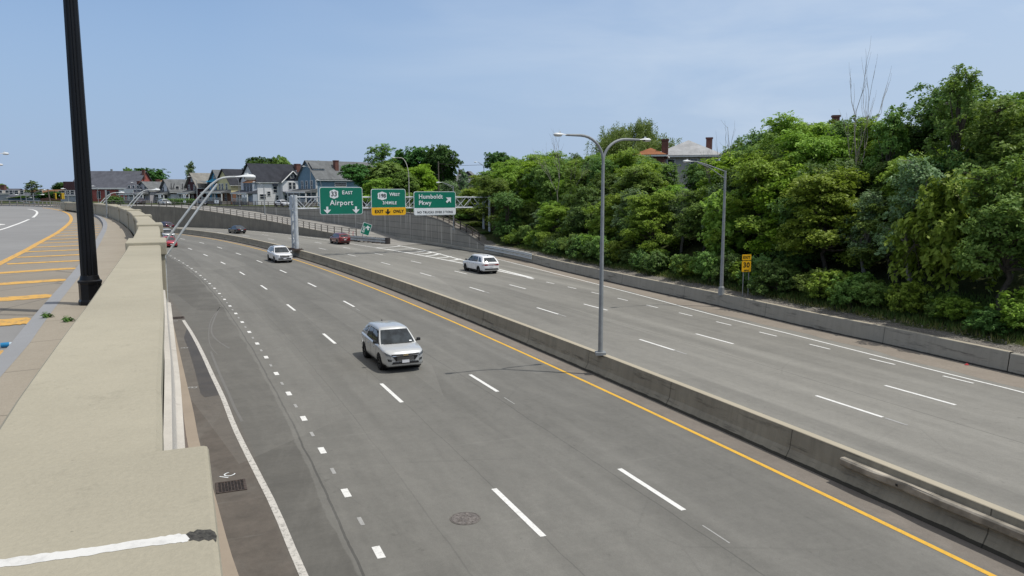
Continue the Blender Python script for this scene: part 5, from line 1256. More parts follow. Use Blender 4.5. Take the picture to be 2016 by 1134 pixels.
# ---------------------------------------------------------------- vehicles
M_GLASS = NB('car glass'); M_GLASS.b.inputs['Coat Weight'].default_value = 0.25; M_GLASS.b.inputs['Coat Roughness'].default_value = 0.02; M_GLASS = M_GLASS.out(M_GLASS.mix(M_GLASS.noise(M_GLASS.coord('Object'), 2.2, 3), (0.006, 0.009, 0.011), (0.035, 0.045, 0.052)), 0.05, 0.6)
M_TYRE = plain('tyre rubber', (0.012, 0.012, 0.013), 0.85); M_PLAST = plain('black plastic trim', (0.014, 0.014, 0.015), 0.55)
M_RIMD = plain('dark alloy', (0.04, 0.04, 0.045), 0.35, 0.6); M_RIMS = plain('silver alloy', (0.45, 0.46, 0.47), 0.3, 0.7)
M_HLAMP = plain('headlamp glass', (0.16, 0.18, 0.20), 0.06, 0.3, 0.7, 18, spec=0.9); M_TLAMP = plain('tail lamp red', (0.22, 0.006, 0.008), 0.15, spec=0.7)
M_CHROME = plain('chrome', (0.62, 0.63, 0.64), 0.15, 0.9); M_PLATE = plain('licence plate white', (0.66, 0.67, 0.70), 0.4)
def interp(keys, x):
    xs = [k[0] for k in keys]; return [float(np.interp(x, xs, [k[i] for k in keys])) for i in range(1, len(keys[0]))]
SUVK = [  # fraction from nose, half width factor, z bottom, z top, roundness
 (0.000, .70, .40, .74), (0.008, .80, .34, .83), (0.022, .885, .28, .90), (0.05, .94, .25, .955), (0.10, .975, .24, .99), (0.17, .99, .24, 1.03), (0.25, 1.0, .24, 1.075), (0.40, 1.0, .24, 1.09), (0.60, 1.0, .24, 1.11), (0.80, 1.0, .25, 1.13), (0.92, .975, .27, 1.13), (0.965, .94, .29, 1.12), (0.985, .89, .33, 1.09), (1.0, .82, .42, 1.02)]
SEDK = [(0.000, .68, .34, .62), (0.01, .80, .28, .70), (0.03, .89, .22, .76), (0.07, .95, .20, .81), (0.15, .985, .19, .87), (0.26, 1.0, .19, .93), (0.5, 1.0, .19, .95), (0.75, 1.0, .20, .98), (0.88, .97, .22, 1.0), (0.95, .93, .25, .99), (0.985, .87, .30, .95), (1.0, .80, .38, .86)]
def car(name, label, s, o, kind, paint_m, L=4.65, Wd=1.84, Ht=1.66, away=False, rim=None, rails=False, cat='car', wdark=False, grille='suv', yaw=0.0, dark_mirror=True, rtop=0.87, qwin=False, pos=None, group='vehicles driving on the highway'):
    p = hw(s, o) if pos is None else Vector(pos); t = HW.tan(s) if pos is None else Vector((1, 0, 0)); a = math.atan2(t.y, t.x) + (0 if away else math.pi) + yaw
    g = empty(name, (p.x, p.y, p.z), a, label, cat, group)
    suv = kind == 'suv'; KY = SUVK if suv else SEDK
    ksc = 1.0 if suv else 1.0
    xs = sorted(set([0, .004, .008, .014, .022, .032, .045, .06, .08, .10, .13, .17, .21, .25, .3, .35, .4, .45, .5, .55, .6, .65, .7, .75, .8, .84, .88, .92, .945, .965, .978, .988, .995, 1.0]))
    hw_ = Wd/2; ring = []
    for x in xs:
        f, zb, zt_ = interp(KY, x); w = f*hw_
        half = [(w*.86, zb), (w*.955, zb+.07), (w*.985, zb+.20), (w, zb+.38), (w*.998, zt_-.20), (w*.985, zt_-.09), (w*.94, zt_-.025), (w*.86, zt_), (w*.55, zt_+.022), (w*.22, zt_+.032)]
        full = [(-y, z) for y, z in half] [::-1]
        sec = [(y, z) for y, z in half] + [(-y, z) for y, z in reversed(half)]
        # plan-view bow of nose and tail: centre sits further out than the corners
        vs = []
        for y, z in sec:
            bow = 0.10*(1-(abs(y)/hw_)**2)*(max(0, 1-x/0.10)) - 0.05*(1-(abs(y)/hw_)**2)*(max(0, 1-(1-x)/0.06))
            vs.append((L/2 - L*x + bow, y, z))
        ring.append(vs)
    n = len(ring[0]); vs = [v for r_ in ring for v in r_]; fs = []
    for i in range(len(ring)-1):
        for k in range(n): fs.append((i*n+k, i*n+(k+1) % n, (i+1)*n+(k+1) % n, (i+1)*n+k))
    fs += [tuple(reversed(range(n))), tuple((len(ring)-1)*n+k for k in range(n))]
    m = MB().add(vs, fs); body = m.build('body', paint_m, g, True, sharp=50)
    bm = bmesh.new(); bm.from_mesh(body.data); bmesh.ops.recalc_face_normals(bm, faces=bm.faces); bm.to_mesh(body.data); bm.free()
    # wheel wells cut out of the body
    Rw = 0.365 if suv else 0.33; ax = (L/2-0.93 if suv else L/2-0.9, -L/2+0.98 if suv else -L/2+1.0)
    cut = MB()
    for x_ in ax:
        for sg in (-1, 1):
            M = Matrix.Translation((x_, sg*(hw_-0.02), Rw)) @ Matrix.Rotation(math.pi/2, 4, 'X'); cut.lathe([(Rw+0.055, -0.28), (Rw+0.055, 0.28)], 24, M)
    co_ = cut.build('cut', M_PLAST); cm = co_.data
    bm = bmesh.new(); bm.from_mesh(cm); bmesh.ops.recalc_face_normals(bm, faces=bm.faces); bm.to_mesh(cm); bm.free()
    body.parent = None
    md_ = body.modifiers.new('b', 'BOOLEAN'); md_.object = co_; md_.operation = 'DIFFERENCE'; md_.solver = 'EXACT'
    nm = bpy.data.meshes.new_from_object(body.evaluated_get(bpy.context.evaluated_depsgraph_get()))
    nm.name = 'body'; body.modifiers.clear(); body.data = nm; body.parent = g; bpy.data.objects.remove(co_)
    # dark inner wells
    m = MB()
    for x_ in ax:
        for sg in (-1, 1):
            M = Matrix.Translation((x_, sg*(hw_-0.19), Rw)) @ Matrix.Rotation(math.pi/2, 4, 'X'); m.lathe([(Rw+0.05, -0.10), (Rw+0.05, 0.10)], 20, M)
    m.build('wheel_well', M_DARK, g)
    m = MB(); m.box(-L/2+0.35, L/2-0.35, -hw_*.8, hw_*.8, 0.17, 0.30); m.build('underbody', M_DARK, g)
    # greenhouse
    if suv: xf0, xf1, xr0, xr1, zb_, zr = 0.235, 0.395, 0.965, rtop, 1.06, Ht-0.115
    else: xf0, xf1, xr0, xr1, zb_, zr = 0.27, 0.44, 0.90, 0.73, 0.93, Ht-0.10
    wb0, wb1 = hw_*.90, hw_*.70
    X = lambda f: L/2-L*f
    def G(k, v):
        vv = v; bul = math.sin(math.pi*min(v, 1)*0.5)
        xf = X(xf0) + (X(xf1)-X(xf0))*(v if not suv else v); xr = X(xr0) + (X(xr1)-X(xr0))*(v**1.35)
        w = wb0 + (wb1-wb0)*(v**1.25); z = zb_ + (zr-zb_)*v
        tl = 0 if k < 1 else (k-1 if k < 2 else (1 if k < 3 else 4-k))      # how far back along the cabin
        w *= 1 - 0.075*v*tl**1.5 if suv else 1 - 0.05*v*tl; z -= v*((0.05 if suv else 0.03)*max(0, tl-.35)**1.6/0.5)
        c = 0.10
        def edge(t): return 1-(abs(2*t-1))**2.4
        if k < 1: y = w*(2*k-1); return Vector((xf + 0.13*edge(k)*(1-.4*v) - 0.0, y*0.985, z + 0.02*edge(k)*v))
        if k < 2: t = k-1; return Vector((xf+(xr-xf)*t, w*(1+0.018*edge(t)), z + 0.015*edge(t)*v))
        if k < 3: t = k-2; y = w*(1-2*t); return Vector((xr - 0.07*edge(t)*(1-.3*v), y*0.985, z))
        t = k-3; return Vector((xr+(xf-xr)*t, -w*(1+0.018*edge(t)), z + 0.015*edge(t)*v))
    ks = [j/10 for j in range(0, 10)] + [1+j/14 for j in range(14)] + [2+j/10 for j in range(10)] + [3+j/14 for j in range(14)]
    lv = [0, .15, .3, .45, .6, .75, .88, .96, 1.0]
    vs = [G(k, v) for v in lv for k in ks]; nk = len(ks)
    fs = [(i*nk+j, i*nk+(j+1) % nk, (i+1)*nk+(j+1) % nk, (i+1)*nk+j) for i in range(len(lv)-1) for j in range(nk)]
    cen = Vector(((X(xf1)+X(xr1))/2, 0, zr))
    for sc_, dz in ((0.975, 0.030), (0.93, 0.056), (0.85, 0.078), (0.70, 0.096), (0.45, 0.108), (0.2, 0.113)):
        b0 = len(vs)-nk
        for j in range(nk):
            q = G(ks[j], 1.0); zq = q.z-zr; rx, ry = (q.x-cen.x)/(abs(X(xf1)-X(xr1))/2), q.y/wb1; rd = 1-0.07*min(1, abs(rx*ry))**4*(1-sc_)*6 if sc_ > .5 else 1; vs.append(Vector((cen.x+(q.x-cen.x)*sc_*rd, q.y*sc_*rd, zr+dz+zq*(0.4+0.6*sc_))))
        for j in range(nk): fs.append((b0+j, b0+(j+1) % nk, b0+nk+(j+1) % nk, b0+nk+j))
    fs.append(tuple(len(vs)-nk+j for j in range(nk)))
    m = MB().add([tuple(v) for v in vs], fs); m.build('roof', paint_m, g, True, sharp=50)
    def pane(nm_, k0, k1, v0, v1, mat=M_GLASS, off=0.009, ka=None, kb=None, nseg=8):
        # ka, kb: k limits at the top edge
        ka = k0 if ka is None else ka; kb = k1 if kb is None else kb; vs = []
        for i in range(5):
            v = v0+(v1-v0)*i/4
            for j in range(nseg+1):
                kk0, kk1 = k0+(ka-k0)*i/4, k1+(kb-k1)*i/4; k = kk0+(kk1-kk0)*j/nseg
                q = G(k, v); e = 1e-3
                du = G(k+e, v)-G(k-e, v) if int(k+e) == int(k-e) else G(k, v)-G(k-e, v); dv = G(k, v+e)-G(k, v-e)
                nn = du.cross(dv).normalized(); 
                if nn.dot(Vector((q.x-cen.x, q.y, 0.3))) < 0: nn = -nn
                vs.append(q+nn*off)
        w_ = nseg+1; fs = [(i*w_+j, i*w_+j+1, (i+1)*w_+j+1, (i+1)*w_+j) for i in range(4) for j in range(nseg)]
        return MB().add([tuple(v) for v in vs], fs).build(nm_, mat, g, True)
    pane('windshield', 0.035, 0.965, 0.05, 0.95, nseg=12)
    pane('rear_window', 2.09, 2.91, 0.16 if suv else 0.10, 0.88 if suv else .92)
    if suv: segs = ((1.10, 1.355, 1.05, 1.355, .10), (1.375, 1.66, 1.375, 1.62, .13), (1.74, 1.925, 1.72, 1.84, .34 if qwin else .16))
    else: segs = ((1.13, 1.44, 1.06, 1.44, .10), (1.46, 1.80, 1.46, 1.86, .10))
    for k0, k1, ka, kb, v0 in segs:
        pane('side_window', k0, k1, v0, .86, ka=ka, kb=kb, nseg=4); pane('side_window', 5-k1, 5-k0, v0, .86, ka=5-kb, kb=5-ka, nseg=4)
    for a_, b_, c_, d_ in ((1.05, 1.69, 1.03, 1.645),): pane('window_trim', a_, b_, .03, .90, M_PLAST, 0.004, c_, d_); pane('window_trim', 5-b_, 5-a_, .03, .90, M_PLAST, 0.004, 5-d_, 5-c_)
    # things pressed on the body
    bv = BVHTree.FromPolygons([v.co.copy() for v in nm.vertices], [tuple(p_.vertices) for p_ in nm.polygons])
    def patch(nm_, mat, c4, dirn, off=0.012, nu=8, nv=3, parent=None):
        # c4: four corners (a, z) in the plane seen from dirn: 'f','b' use a=y ; 'l','r' use a=x
        vs = []
        for i in range(nv+1):
            for j in range(nu+1):
                u, v = j/nu, i/nv
                a_ = (c4[0][0]*(1-u)+c4[1][0]*u)*(1-v) + (c4[3][0]*(1-u)+c4[2][0]*u)*v
                z_ = (c4[0][1]*(1-u)+c4[1][1]*u)*(1-v) + (c4[3][1]*(1-u)+c4[2][1]*u)*v
                if dirn in 'fb': sg = 1 if dirn == 'f' else -1; org = Vector((sg*(L/2+1), a_, z_)); dd = Vector((-sg, 0, 0))
                else: sg = 1 if dirn == 'l' else -1; org = Vector((a_, sg*(hw_+1), z_)); dd = Vector((0, -sg, 0))
                h = bv.ray_cast(org, dd, 3)
                q = h[0] - dd*off if h[0] is not None and (h[0]-org).length < 1.75 else None
                vs.append(q)
        w_ = nu+1; fs = [(i*w_+j, i*w_+j+1, (i+1)*w_+j+1, (i+1)*w_+j) for i in range(nv) for j in range(nu)]
        fs = [f for f in fs if all(vs[a] is not None for a in f)]; used = sorted({a for f in fs for a in f}); ix = {a: i for i, a in enumerate(used)}
        return MB().add([tuple(vs[a]) for a in used], [tuple(ix[a] for a in f) for f in fs]).build(nm_, mat, parent or g, True)
    hh = 1.0 if suv else 0.84
    W2 = hw_
    if grille == 'suv':
        patch('upper_grille', M_PLAST, [(-.62*W2, .765), (.62*W2, .765), (.68*W2, .825), (-.68*W2, .825)], 'f', .016, 14)
        gm = patch('grille', M_PLAST, [(-.44*W2, .52), (.44*W2, .52), (.62*W2, .742), (-.62*W2, .742)], 'f', .016, 14)
        patch('chrome_bar', M_CHROME, [(-.60*W2, .742), (.60*W2, .742), (.62*W2, .766), (-.62*W2, .766)], 'f', .02)
        for zc in (.585, .63, .675): patch('slat', M_CHROME, [(-.40*W2, zc), (.40*W2, zc), (.40*W2, zc+.012), (-.40*W2, zc+.012)], 'f', .022, parent=gm)
        patch('chrome_bar', M_CHROME, [(-.42*W2, .53), (.42*W2, .53), (.42*W2, .548), (-.42*W2, .548)], 'f', .018)
        patch('badge', plain('gold badge', (0.42, 0.30, 0.12), 0.25, 0.8), [(-.11, .765), (.11, .765), (.11, .805), (-.11, .805)], 'f', .03)
        for sg in (-1, 1):
            patch('headlight', M_HLAMP, [(sg*.60*W2, .72), (sg*.88*W2, .78), (sg*.93*W2, .90), (sg*.70*W2, .81)], 'f', .026, 12, 5)
            fo = patch('fog_lamp_housing', M_PLAST, [(sg*.66*W2, .52), (sg*.80*W2, .53), (sg*.84*W2, .63), (sg*.67*W2, .61)], 'f', .022, 6)
            patch('fog_lamp', M_HLAMP, [(sg*.70*W2, .55), (sg*.77*W2, .55), (sg*.77*W2, .595), (sg*.70*W2, .595)], 'f', .032, 3, parent=fo)
        patch('lower_bumper', M_PLAST, [(-.66*W2, .40), (.66*W2, .40), (.60*W2, .495), (-.60*W2, .495)], 'f', .02, 16)
    elif grille == 'box':
        gm = patch('grille', M_PLAST, [(-.50*W2, .62), (.50*W2, .62), (.55*W2, .86), (-.55*W2, .86)], 'f', .014)
        for zc in (.655, .72, .785): patch('slat', M_CHROME, [(-.46*W2, zc), (.46*W2, zc), (.46*W2, zc+.028), (-.46*W2, zc+.028)], 'f', .022, parent=gm)
        for sg in (-1, 1): patch('headlight', M_HLAMP, [(sg*.60*W2, .79), (sg*.93*W2, .80), (sg*.94*W2, .90), (sg*.62*W2, .87)], 'f', .014, 6)
        patch('lower_bumper', M_PLAST, [(-.72*W2, .40), (.72*W2, .40), (.70*W2, .54), (-.70*W2, .54)], 'f', .02, 16)
    else:
        patch('grille', M_PLAST, [(-.45*W2, .40), (.45*W2, .40), (.5*W2, .56), (-.5*W2, .56)], 'f', .012)
        for sg in (-1, 1): patch('headlight', M_HLAMP, [(sg*.58*W2, .60), (sg*.90*W2, .62), (sg*.90*W2, .70), (sg*.6*W2, .66)], 'f', .012, 5)
    pl = patch('licence_plate', M_PLATE, [(-.16, .45), (.16, .45), (.16, .58), (-.16, .58)] if suv else [(-.15, .40), (.15, .40), (.15, .50), (-.15, .50)], 'f', .05, 3)
    # rear
    zt2 = .98 if suv else .88
    for sg in (-1, 1):
        patch('tail_light', M_TLAMP, [(sg*.42*W2, zt2-.16), (sg*.93*W2, zt2-.16), (sg*.95*W2, zt2), (sg*.42*W2, zt2-.03)], 'b', .012, 6)
        patch('side_cladding', M_PLAST, [(-L/2+.12, .26), (L/2-.12, .26), (L/2-.14, .36), (-L/2+.14, .36)], 'l' if sg > 0 else 'r', .016, 40, 3)
        for xd in (L*.20, -L*.015, -L*.215): patch('door_seam', M_DARK, [(xd-.009, .34), (xd+.009, .34), (xd+.009, 1.045*hh), (xd-.009, 1.045*hh)], 'l' if sg > 0 else 'r', .006, 1, 6)
        m = MB(); 
        for x_ in (0.52, -0.45): m.box(x_-.09, x_+.09, sg*(hw_+.003), sg*(hw_+.024), .88*hh, .91*hh)
        m.build('door_handle', M_CHROME, g)
        mirror = MB(); mx_ = X(xf0)-0.18; mirror.box(mx_-.07, mx_+.07, sg*hw_*.985, sg*(hw_+.15), zb_+.05, zb_+.18); mirror.box(mx_-.03, mx_+.03, sg*hw_*.88, sg*(hw_+.03), zb_+.03, zb_+.09)
        mo = mirror.build('wing_mirror', M_PLAST if dark_mirror else paint_m, g); b_ = mo.modifiers.new('b', 'BEVEL'); b_.width = .03; b_.segments = 2
    patch('rear_bumper', M_PLAST, [(-.72*W2, .42), (.72*W2, .42), (.74*W2, .54), (-.74*W2, .54)], 'b', .018, 16)
    patch('rear_strip', M_TLAMP if rim == 'durango' else M_CHROME, [(-.42*W2, zt2-.12), (.42*W2, zt2-.12), (.42*W2, zt2-.06), (-.42*W2, zt2-.06)], 'b', .014)
    patch('licence_plate', M_PLATE, [(-.16, zt2-.32), (.16, zt2-.32), (.16, zt2-.19), (-.16, zt2-.19)], 'b', .02, 3)
    if rails:
        for sg in (-1, 1):
            m = MB(); m.tube([(X(xf1)-.15, sg*wb1*.93, zr+.03), (X(xf1)-.3, sg*wb1*.95, zr+.09), (X(xr1)+.3, sg*wb1*.95, zr+.09), (X(xr1)+.15, sg*wb1*.93, zr+.03)], .018, 6); m.build('roof_rail', M_PLAST if rails == 'dark' else M_CHROME, g)
    m = MB(); m.add([(X(xr1)+.30, .015, zr+.05), (X(xr1)+.30, -.015, zr+.05), (X(xr1)+.14, -.02, zr+.05), (X(xr1)+.14, .02, zr+.05), (X(xr1)+.17, 0, zr+.13)], [(0, 1, 4), (1, 2, 4), (2, 3, 4), (3, 0, 4)]); m.build('roof_antenna', M_PLAST, g)
    # sticker, wipers
    m = MB(); q = [G(.10+.78*t_, .045) for t_ in (0, .25, .5, .75, 1)]; m.tube([v+Vector((.01, 0, .02)) for v in q], .010, 5); m.build('wiper', M_PLAST, g)
    # wheels
    rmat = {'silver': M_RIMS}.get(rim, M_RIMD)
    for x_ in ax:
        for sg in (-1, 1):
            M = Matrix.Translation((x_, sg*(hw_-.115), Rw)) @ Matrix.Rotation(-sg*math.pi/2, 4, 'X')
            m = MB(); m.lathe([(Rw*.64, -.11), (Rw*.9, -.115), (Rw*.985, -.09), (Rw, -.04), (Rw, .04), (Rw*.985, .09), (Rw*.9, .115), (Rw*.64, .11)], 28, M, False); wh = m.build('wheel', M_TYRE, g, True)
            m = MB(); m.lathe([(0, .02), (Rw*.60, .02), (Rw*.66, .10), (Rw*.63, .112), (Rw*.60, .09)], 28, M, False)
            m2 = MB()
            for k in range(5):
                Mk = M @ Matrix.Rotation(2*math.pi*k/5, 4, 'Z')
                for dd in (-.045, .045): m2.add([Mk @ Vector(c) for c in ((dd-.016, .03, .085), (dd+.016, .03, .085), (dd*2.0+.014, Rw*.63, .10), (dd*2.0-.014, Rw*.63, .10), (dd-.016, .03, .05), (dd+.016, .03, .05), (dd*2+.014, Rw*.63, .05), (dd*2-.014, Rw*.63, .05))], [(0, 1, 2, 3), (0, 4, 5, 1), (2, 6, 7, 3), (1, 5, 6, 2), (3, 7, 4, 0)])
            m2.lathe([(0, .10), (.055, .095), (.06, .05)], 12, M, False)
            m.build('rim_barrel', M_DARK, wh, True); m2.build('rim', rmat, wh)
    return g, pl, G, zb_
P_SILV = carpaint('silver paint', (0.56, 0.575, 0.575), 0.35, 0.35); P_WHITE = carpaint('white paint', (0.78, 0.79, 0.80), 0.0, 0.3)
P_RED = carpaint('dark red paint', (0.16, 0.012, 0.016), 0.25, 0.25); P_BLK = carpaint('black paint', (0.012, 0.014, 0.018), 0.1, 0.2); P_BRED = carpaint('bright red paint', (0.42, 0.012, 0.02), 0.1, 0.28)
P_PUR = carpaint('plum paint', (0.05, 0.015, 0.03), 0.2, 0.25)
cg = car('silver_suv', 'silver SUV with black wheels driving toward the bridge in the middle lane', 29.6, -6.33, 'suv', P_SILV, 4.65, 1.86, 1.73, False, None, False, qwin=True)
ptext('NY', 0.09, plain('plate blue', (0.02, 0.05, 0.2), .5), 'plate_lettering', cg[1], Matrix.Translation((4.65/2+.125, 0, .515)) @ Matrix.Rotation(math.pi/2, 4, 'Z') @ Matrix.Rotation(math.pi/2, 4, 'X'), .001) if False else None
stk = [cg[2](k, v) + Vector((.02, 0, .012)) for k, v in ((.82, .12), (.90, .12), (.895, .19), (.825, .19))]
MB().add([tuple(v) for v in stk], [(0, 1, 2, 3)]).build('windshield_sticker', M_SWHITE, cg[0])
car('white_suv', 'white SUV with a roof rack approaching beside the gantry column', 84.8, -1.95, 'suv', P_WHITE, 4.95, 1.92, 1.74, False, 'silver', 'dark', grille='box', dark_mirror=False)
car('white_suv', 'white SUV seen from behind passing the painted gore chevrons', 64.3, 13.0, 'suv', P_WHITE, 5.0, 1.90, 1.74, True, 'durango', False)
car('red_suv', 'dark red SUV seen from behind driving past the crash cushion', 109.3, 13.05, 'suv', P_RED, 4.6, 1.86, 1.66, True, 'silver', False)
car('black_sedan', 'black sedan seen from behind far along the curve', 146.0, 9.3, 'sedan', P_BLK, 4.8, 1.84, 1.45, True, 'silver', False, grille='sedan')
car('red_car', 'bright red car half hidden behind the parapet pier', 116.5, -9.5, 'sedan', P_BRED, 4.6, 1.82, 1.46, False, None, False, grille='sedan')
car('white_car', 'pale silver SUV behind the bright red car at the parapet', 136.0, -6.0, 'suv', P_SILV, 4.7, 1.86, 1.7, False, 'silver', False)
car('dark_car', 'dark car farthest away on the curve with its red lights toward us', 168.5, 5.2, 'suv', P_PUR, 4.6, 1.84, 1.62, True, None, False)

# ---------------------------------------------------------------- houses on the far street
M_WIN = NB('house window glass'); M_WIN = M_WIN.out(M_WIN.mix(M_WIN.noise(M_WIN.coord('Object'), .6, 3), (0.012, 0.016, 0.022), (0.05, 0.06, 0.075)), 0.12, 0.7)
def siding(name, col, var=.18):
    n = NB(name); v = n.coord('Object'); a = n.noise(v, .5, 6, .7); z = n.coord('Object', (1, 1, 1)); sp = n.n('ShaderNodeSeparateXYZ'); n.l(z, sp.inputs[0])
    ln = n.math('LESS_THAN', n.math('FRACT', n.math('MULTIPLY', sp.outputs['Z'], 5.5)), .16)
    c = n.mix(a, col, tuple(x*(1-var) for x in col)); c = n.mix(n.math('MULTIPLY', ln, .45), c, tuple(x*.5 for x in col))
    g = n.noise(v, 3.5, 5, .8, .5, .7); c = n.mix(n.math('MULTIPLY', g, .35), c, tuple(x*.72 for x in col)); return n.out(c, .85, .2)
def roofm(name, col):
    n = NB(name); v = n.coord('Object'); a = n.noise(v, .7, 6, .7); b = n.noise(v, 7, 4, .8)
    c = n.mix(a, tuple(x*.75 for x in col), tuple(x*1.2 for x in col)); c = n.mix(n.math('MULTIPLY', b, .4), c, tuple(x*.6 for x in col)); return n.out(c, .9, .15)
def brickm(name, col):
    n = NB(name); br = n.n('ShaderNodeTexBrick'); br.inputs['Scale'].default_value = 3.0; br.inputs['Color1'].default_value = (*col, 1); br.inputs['Color2'].default_value = (*[x*.75 for x in col], 1); br.inputs['Mortar'].default_value = (*[min(1, x*1.5+.05) for x in col], 1)
    n.l(n.coord('UV'), br.inputs['Vector']); a = n.noise(n.coord('Object'), .5, 5, .7); return n.out(n.mix(n.math('MULTIPLY', a, .4), br.outputs['Color'], tuple(x*.55 for x in col)), .9, .2)
ROOFG, ROOFD, ROOFL = roofm('grey shingles', (.16, .168, .172)), roofm('dark shingles', (.042, .045, .055)), roofm('light grey shingles', (.26, .25, .225))
ROOFB, ROOFS = roofm('brown shingles', (.20, .105, .06)), roofm('slate shingles', (.105, .11, .13))
TRIM = plain('white house trim', (.66, .66, .64), .6, 0, .1)
TRIMD = plain('dark house trim', (.05, .05, .06), .7)
def window(par, M, w, h, frame=TRIM, mull=True):
    f = MB(); t = .10
    for a in ((-w/2-t, w/2+t, h/2, h/2+t), (-w/2-t, w/2+t, -h/2-t, -h/2), (-w/2-t, -w/2, -h/2, h/2), (w/2, w/2+t, -h/2, h/2)): f.box(a[0], a[1], -.08, .0, a[2], a[3], M)
    if mull: f.box(-w/2, w/2, -.07, -.02, -.03, .03, M)
    o = f.build('window', frame, par); MB().box(-w/2, w/2, -.05, 0.0, -h/2, h/2, M).build('pane', M_WIN, o); return o
FR, FL_ = Matrix.Identity(4), None
def house(name, label, px, Y, yaw, w, d, ze, zr, zb, wallm, roofmat, front=(), side=(), group='houses on the far street', ov=.45, gable=True, cat='house', ridge='y', trim=TRIM, left=()):
    """origin: near front-right corner; local -x along the front to the left, +y away from the street; front faces -y, right side faces +x"""
    p = at(px, 400, Y); g = empty(name, (p.x, p.y, zb), yaw, label, cat, group)
    he, hr = ze-zb, zr-zb
    # walls with gable ends
    if ridge == 'y':
        vs = [(-w, 0, -1), (0, 0, -1), (0, 0, he), (-w/2, 0, hr-.1), (-w, 0, he), (-w, d, -1), (0, d, -1), (0, d, he), (-w/2, d, hr-.1), (-w, d, he)]
        fs = [(0, 1, 2, 3, 4), (9, 8, 7, 6, 5), (1, 6, 7, 2), (5, 0, 4, 9)]
        rt_ = [((-w/2, -ov, hr), (-w/2, d+ov, hr), (ov, d+ov, he-(hr-he)*ov/(w/2)), (ov, -ov, he-(hr-he)*ov/(w/2))), ((-w/2, d+ov, hr), (-w/2, -ov, hr), (-w-ov, -ov, he-(hr-he)*ov/(w/2)), (-w-ov, d+ov, he-(hr-he)*ov/(w/2)))]
    else:
        vs = [(-w, 0, -1), (-w, d, -1), (-w, d, he), (-w, d/2, hr-.1), (-w, 0, he), (0, 0, -1), (0, d, -1), (0, d, he), (0, d/2, hr-.1), (0, 0, he)]
        fs = [(4, 3, 2, 1, 0), (5, 6, 7, 8, 9), (0, 5, 9, 4), (6, 1, 2, 7)]
        e = he-(hr-he)*ov/(d/2)
        rt_ = [((-w-ov, d/2, hr), (ov, d/2, hr), (ov, -ov, e), (-w-ov, -ov, e)), ((ov, d/2, hr), (-w-ov, d/2, hr), (-w-ov, d+ov, e), (ov, d+ov, e))]
    if not gable: vs = [(v[0], v[1], min(v[2], he)) for v in vs]
    MB().add(vs, fs, [(v[0]+v[1], v[2]) for v in vs]).build('wall', wallm, g)
    if gable:
        m = MB()
        for q in rt_:
            a = [Vector(v) for v in q]; n_ = (a[1]-a[0]).cross(a[3]-a[0]).normalized(); n_ = n_ if n_.z > 0 else -n_
            m.add([tuple(v+n_*.14) for v in a] + [tuple(v) for v in a], [(0, 1, 2, 3), (7, 6, 5, 4), (0, 4, 5, 1), (1, 5, 6, 2), (2, 6, 7, 3), (3, 7, 4, 0)])
        rf = m.build('roof', roofmat, g)
    else:   # hipped
        i = min(w, d)/2
        if w < d: r1, r2 = (-w/2, i, hr), (-w/2, d-i, hr)
        else: r1, r2 = (-w+i, d/2, hr), (-i, d/2, hr)
        c = [(-w-ov, -ov, he), (ov, -ov, he), (ov, d+ov, he), (-w-ov, d+ov, he)]
        if w < d: f_ = [(0, 1, 4), (1, 2, 5, 4), (2, 3, 5), (3, 0, 4, 5), (3, 2, 1, 0)]
        else: f_ = [(0, 1, 5, 4), (1, 2, 5), (2, 3, 4, 5), (3, 0, 4), (3, 2, 1, 0)]
        rf = MB().add(c+[r1, r2], f_).build('roof', roofmat, g)
    # eave trim
    m = MB()
    if gable and ridge == 'y': m.box(ov-.12, ov+.03, -ov, d+ov, he-(hr-he)*ov/(w/2)-.16, he-(hr-he)*ov/(w/2)+.04)
    else: m.box(-w-ov, ov, -ov-.03, -ov+.10, he-.25, he-.05); m.box(ov-.10, ov+.03, -ov, d+ov, he-.25, he-.05)
    m.build('eave_trim', trim, g)
    for (u, z, ww, hh_) in front: window(g, Matrix.Translation((-w+u, -.005, z)), ww, hh_, trim)
    for (u, z, ww, hh_) in side: window(g, Matrix.Translation((.005, u, z)) @ Matrix.Rotation(math.pi/2, 4, 'Z'), ww, hh_, trim)
    return g, rf
def chimney(rf, x, y, z0, z1, w=.8, mat=M_BRICKR):
    m = MB(); m.box(x-w/2, x+w/2, y-w/2, y+w/2, z0, z1-.2); m.box(x-w/2-.08, x+w/2+.08, y-w/2-.08, y+w/2+.08, z1-.2, z1); m.build('chimney', mat, rf)
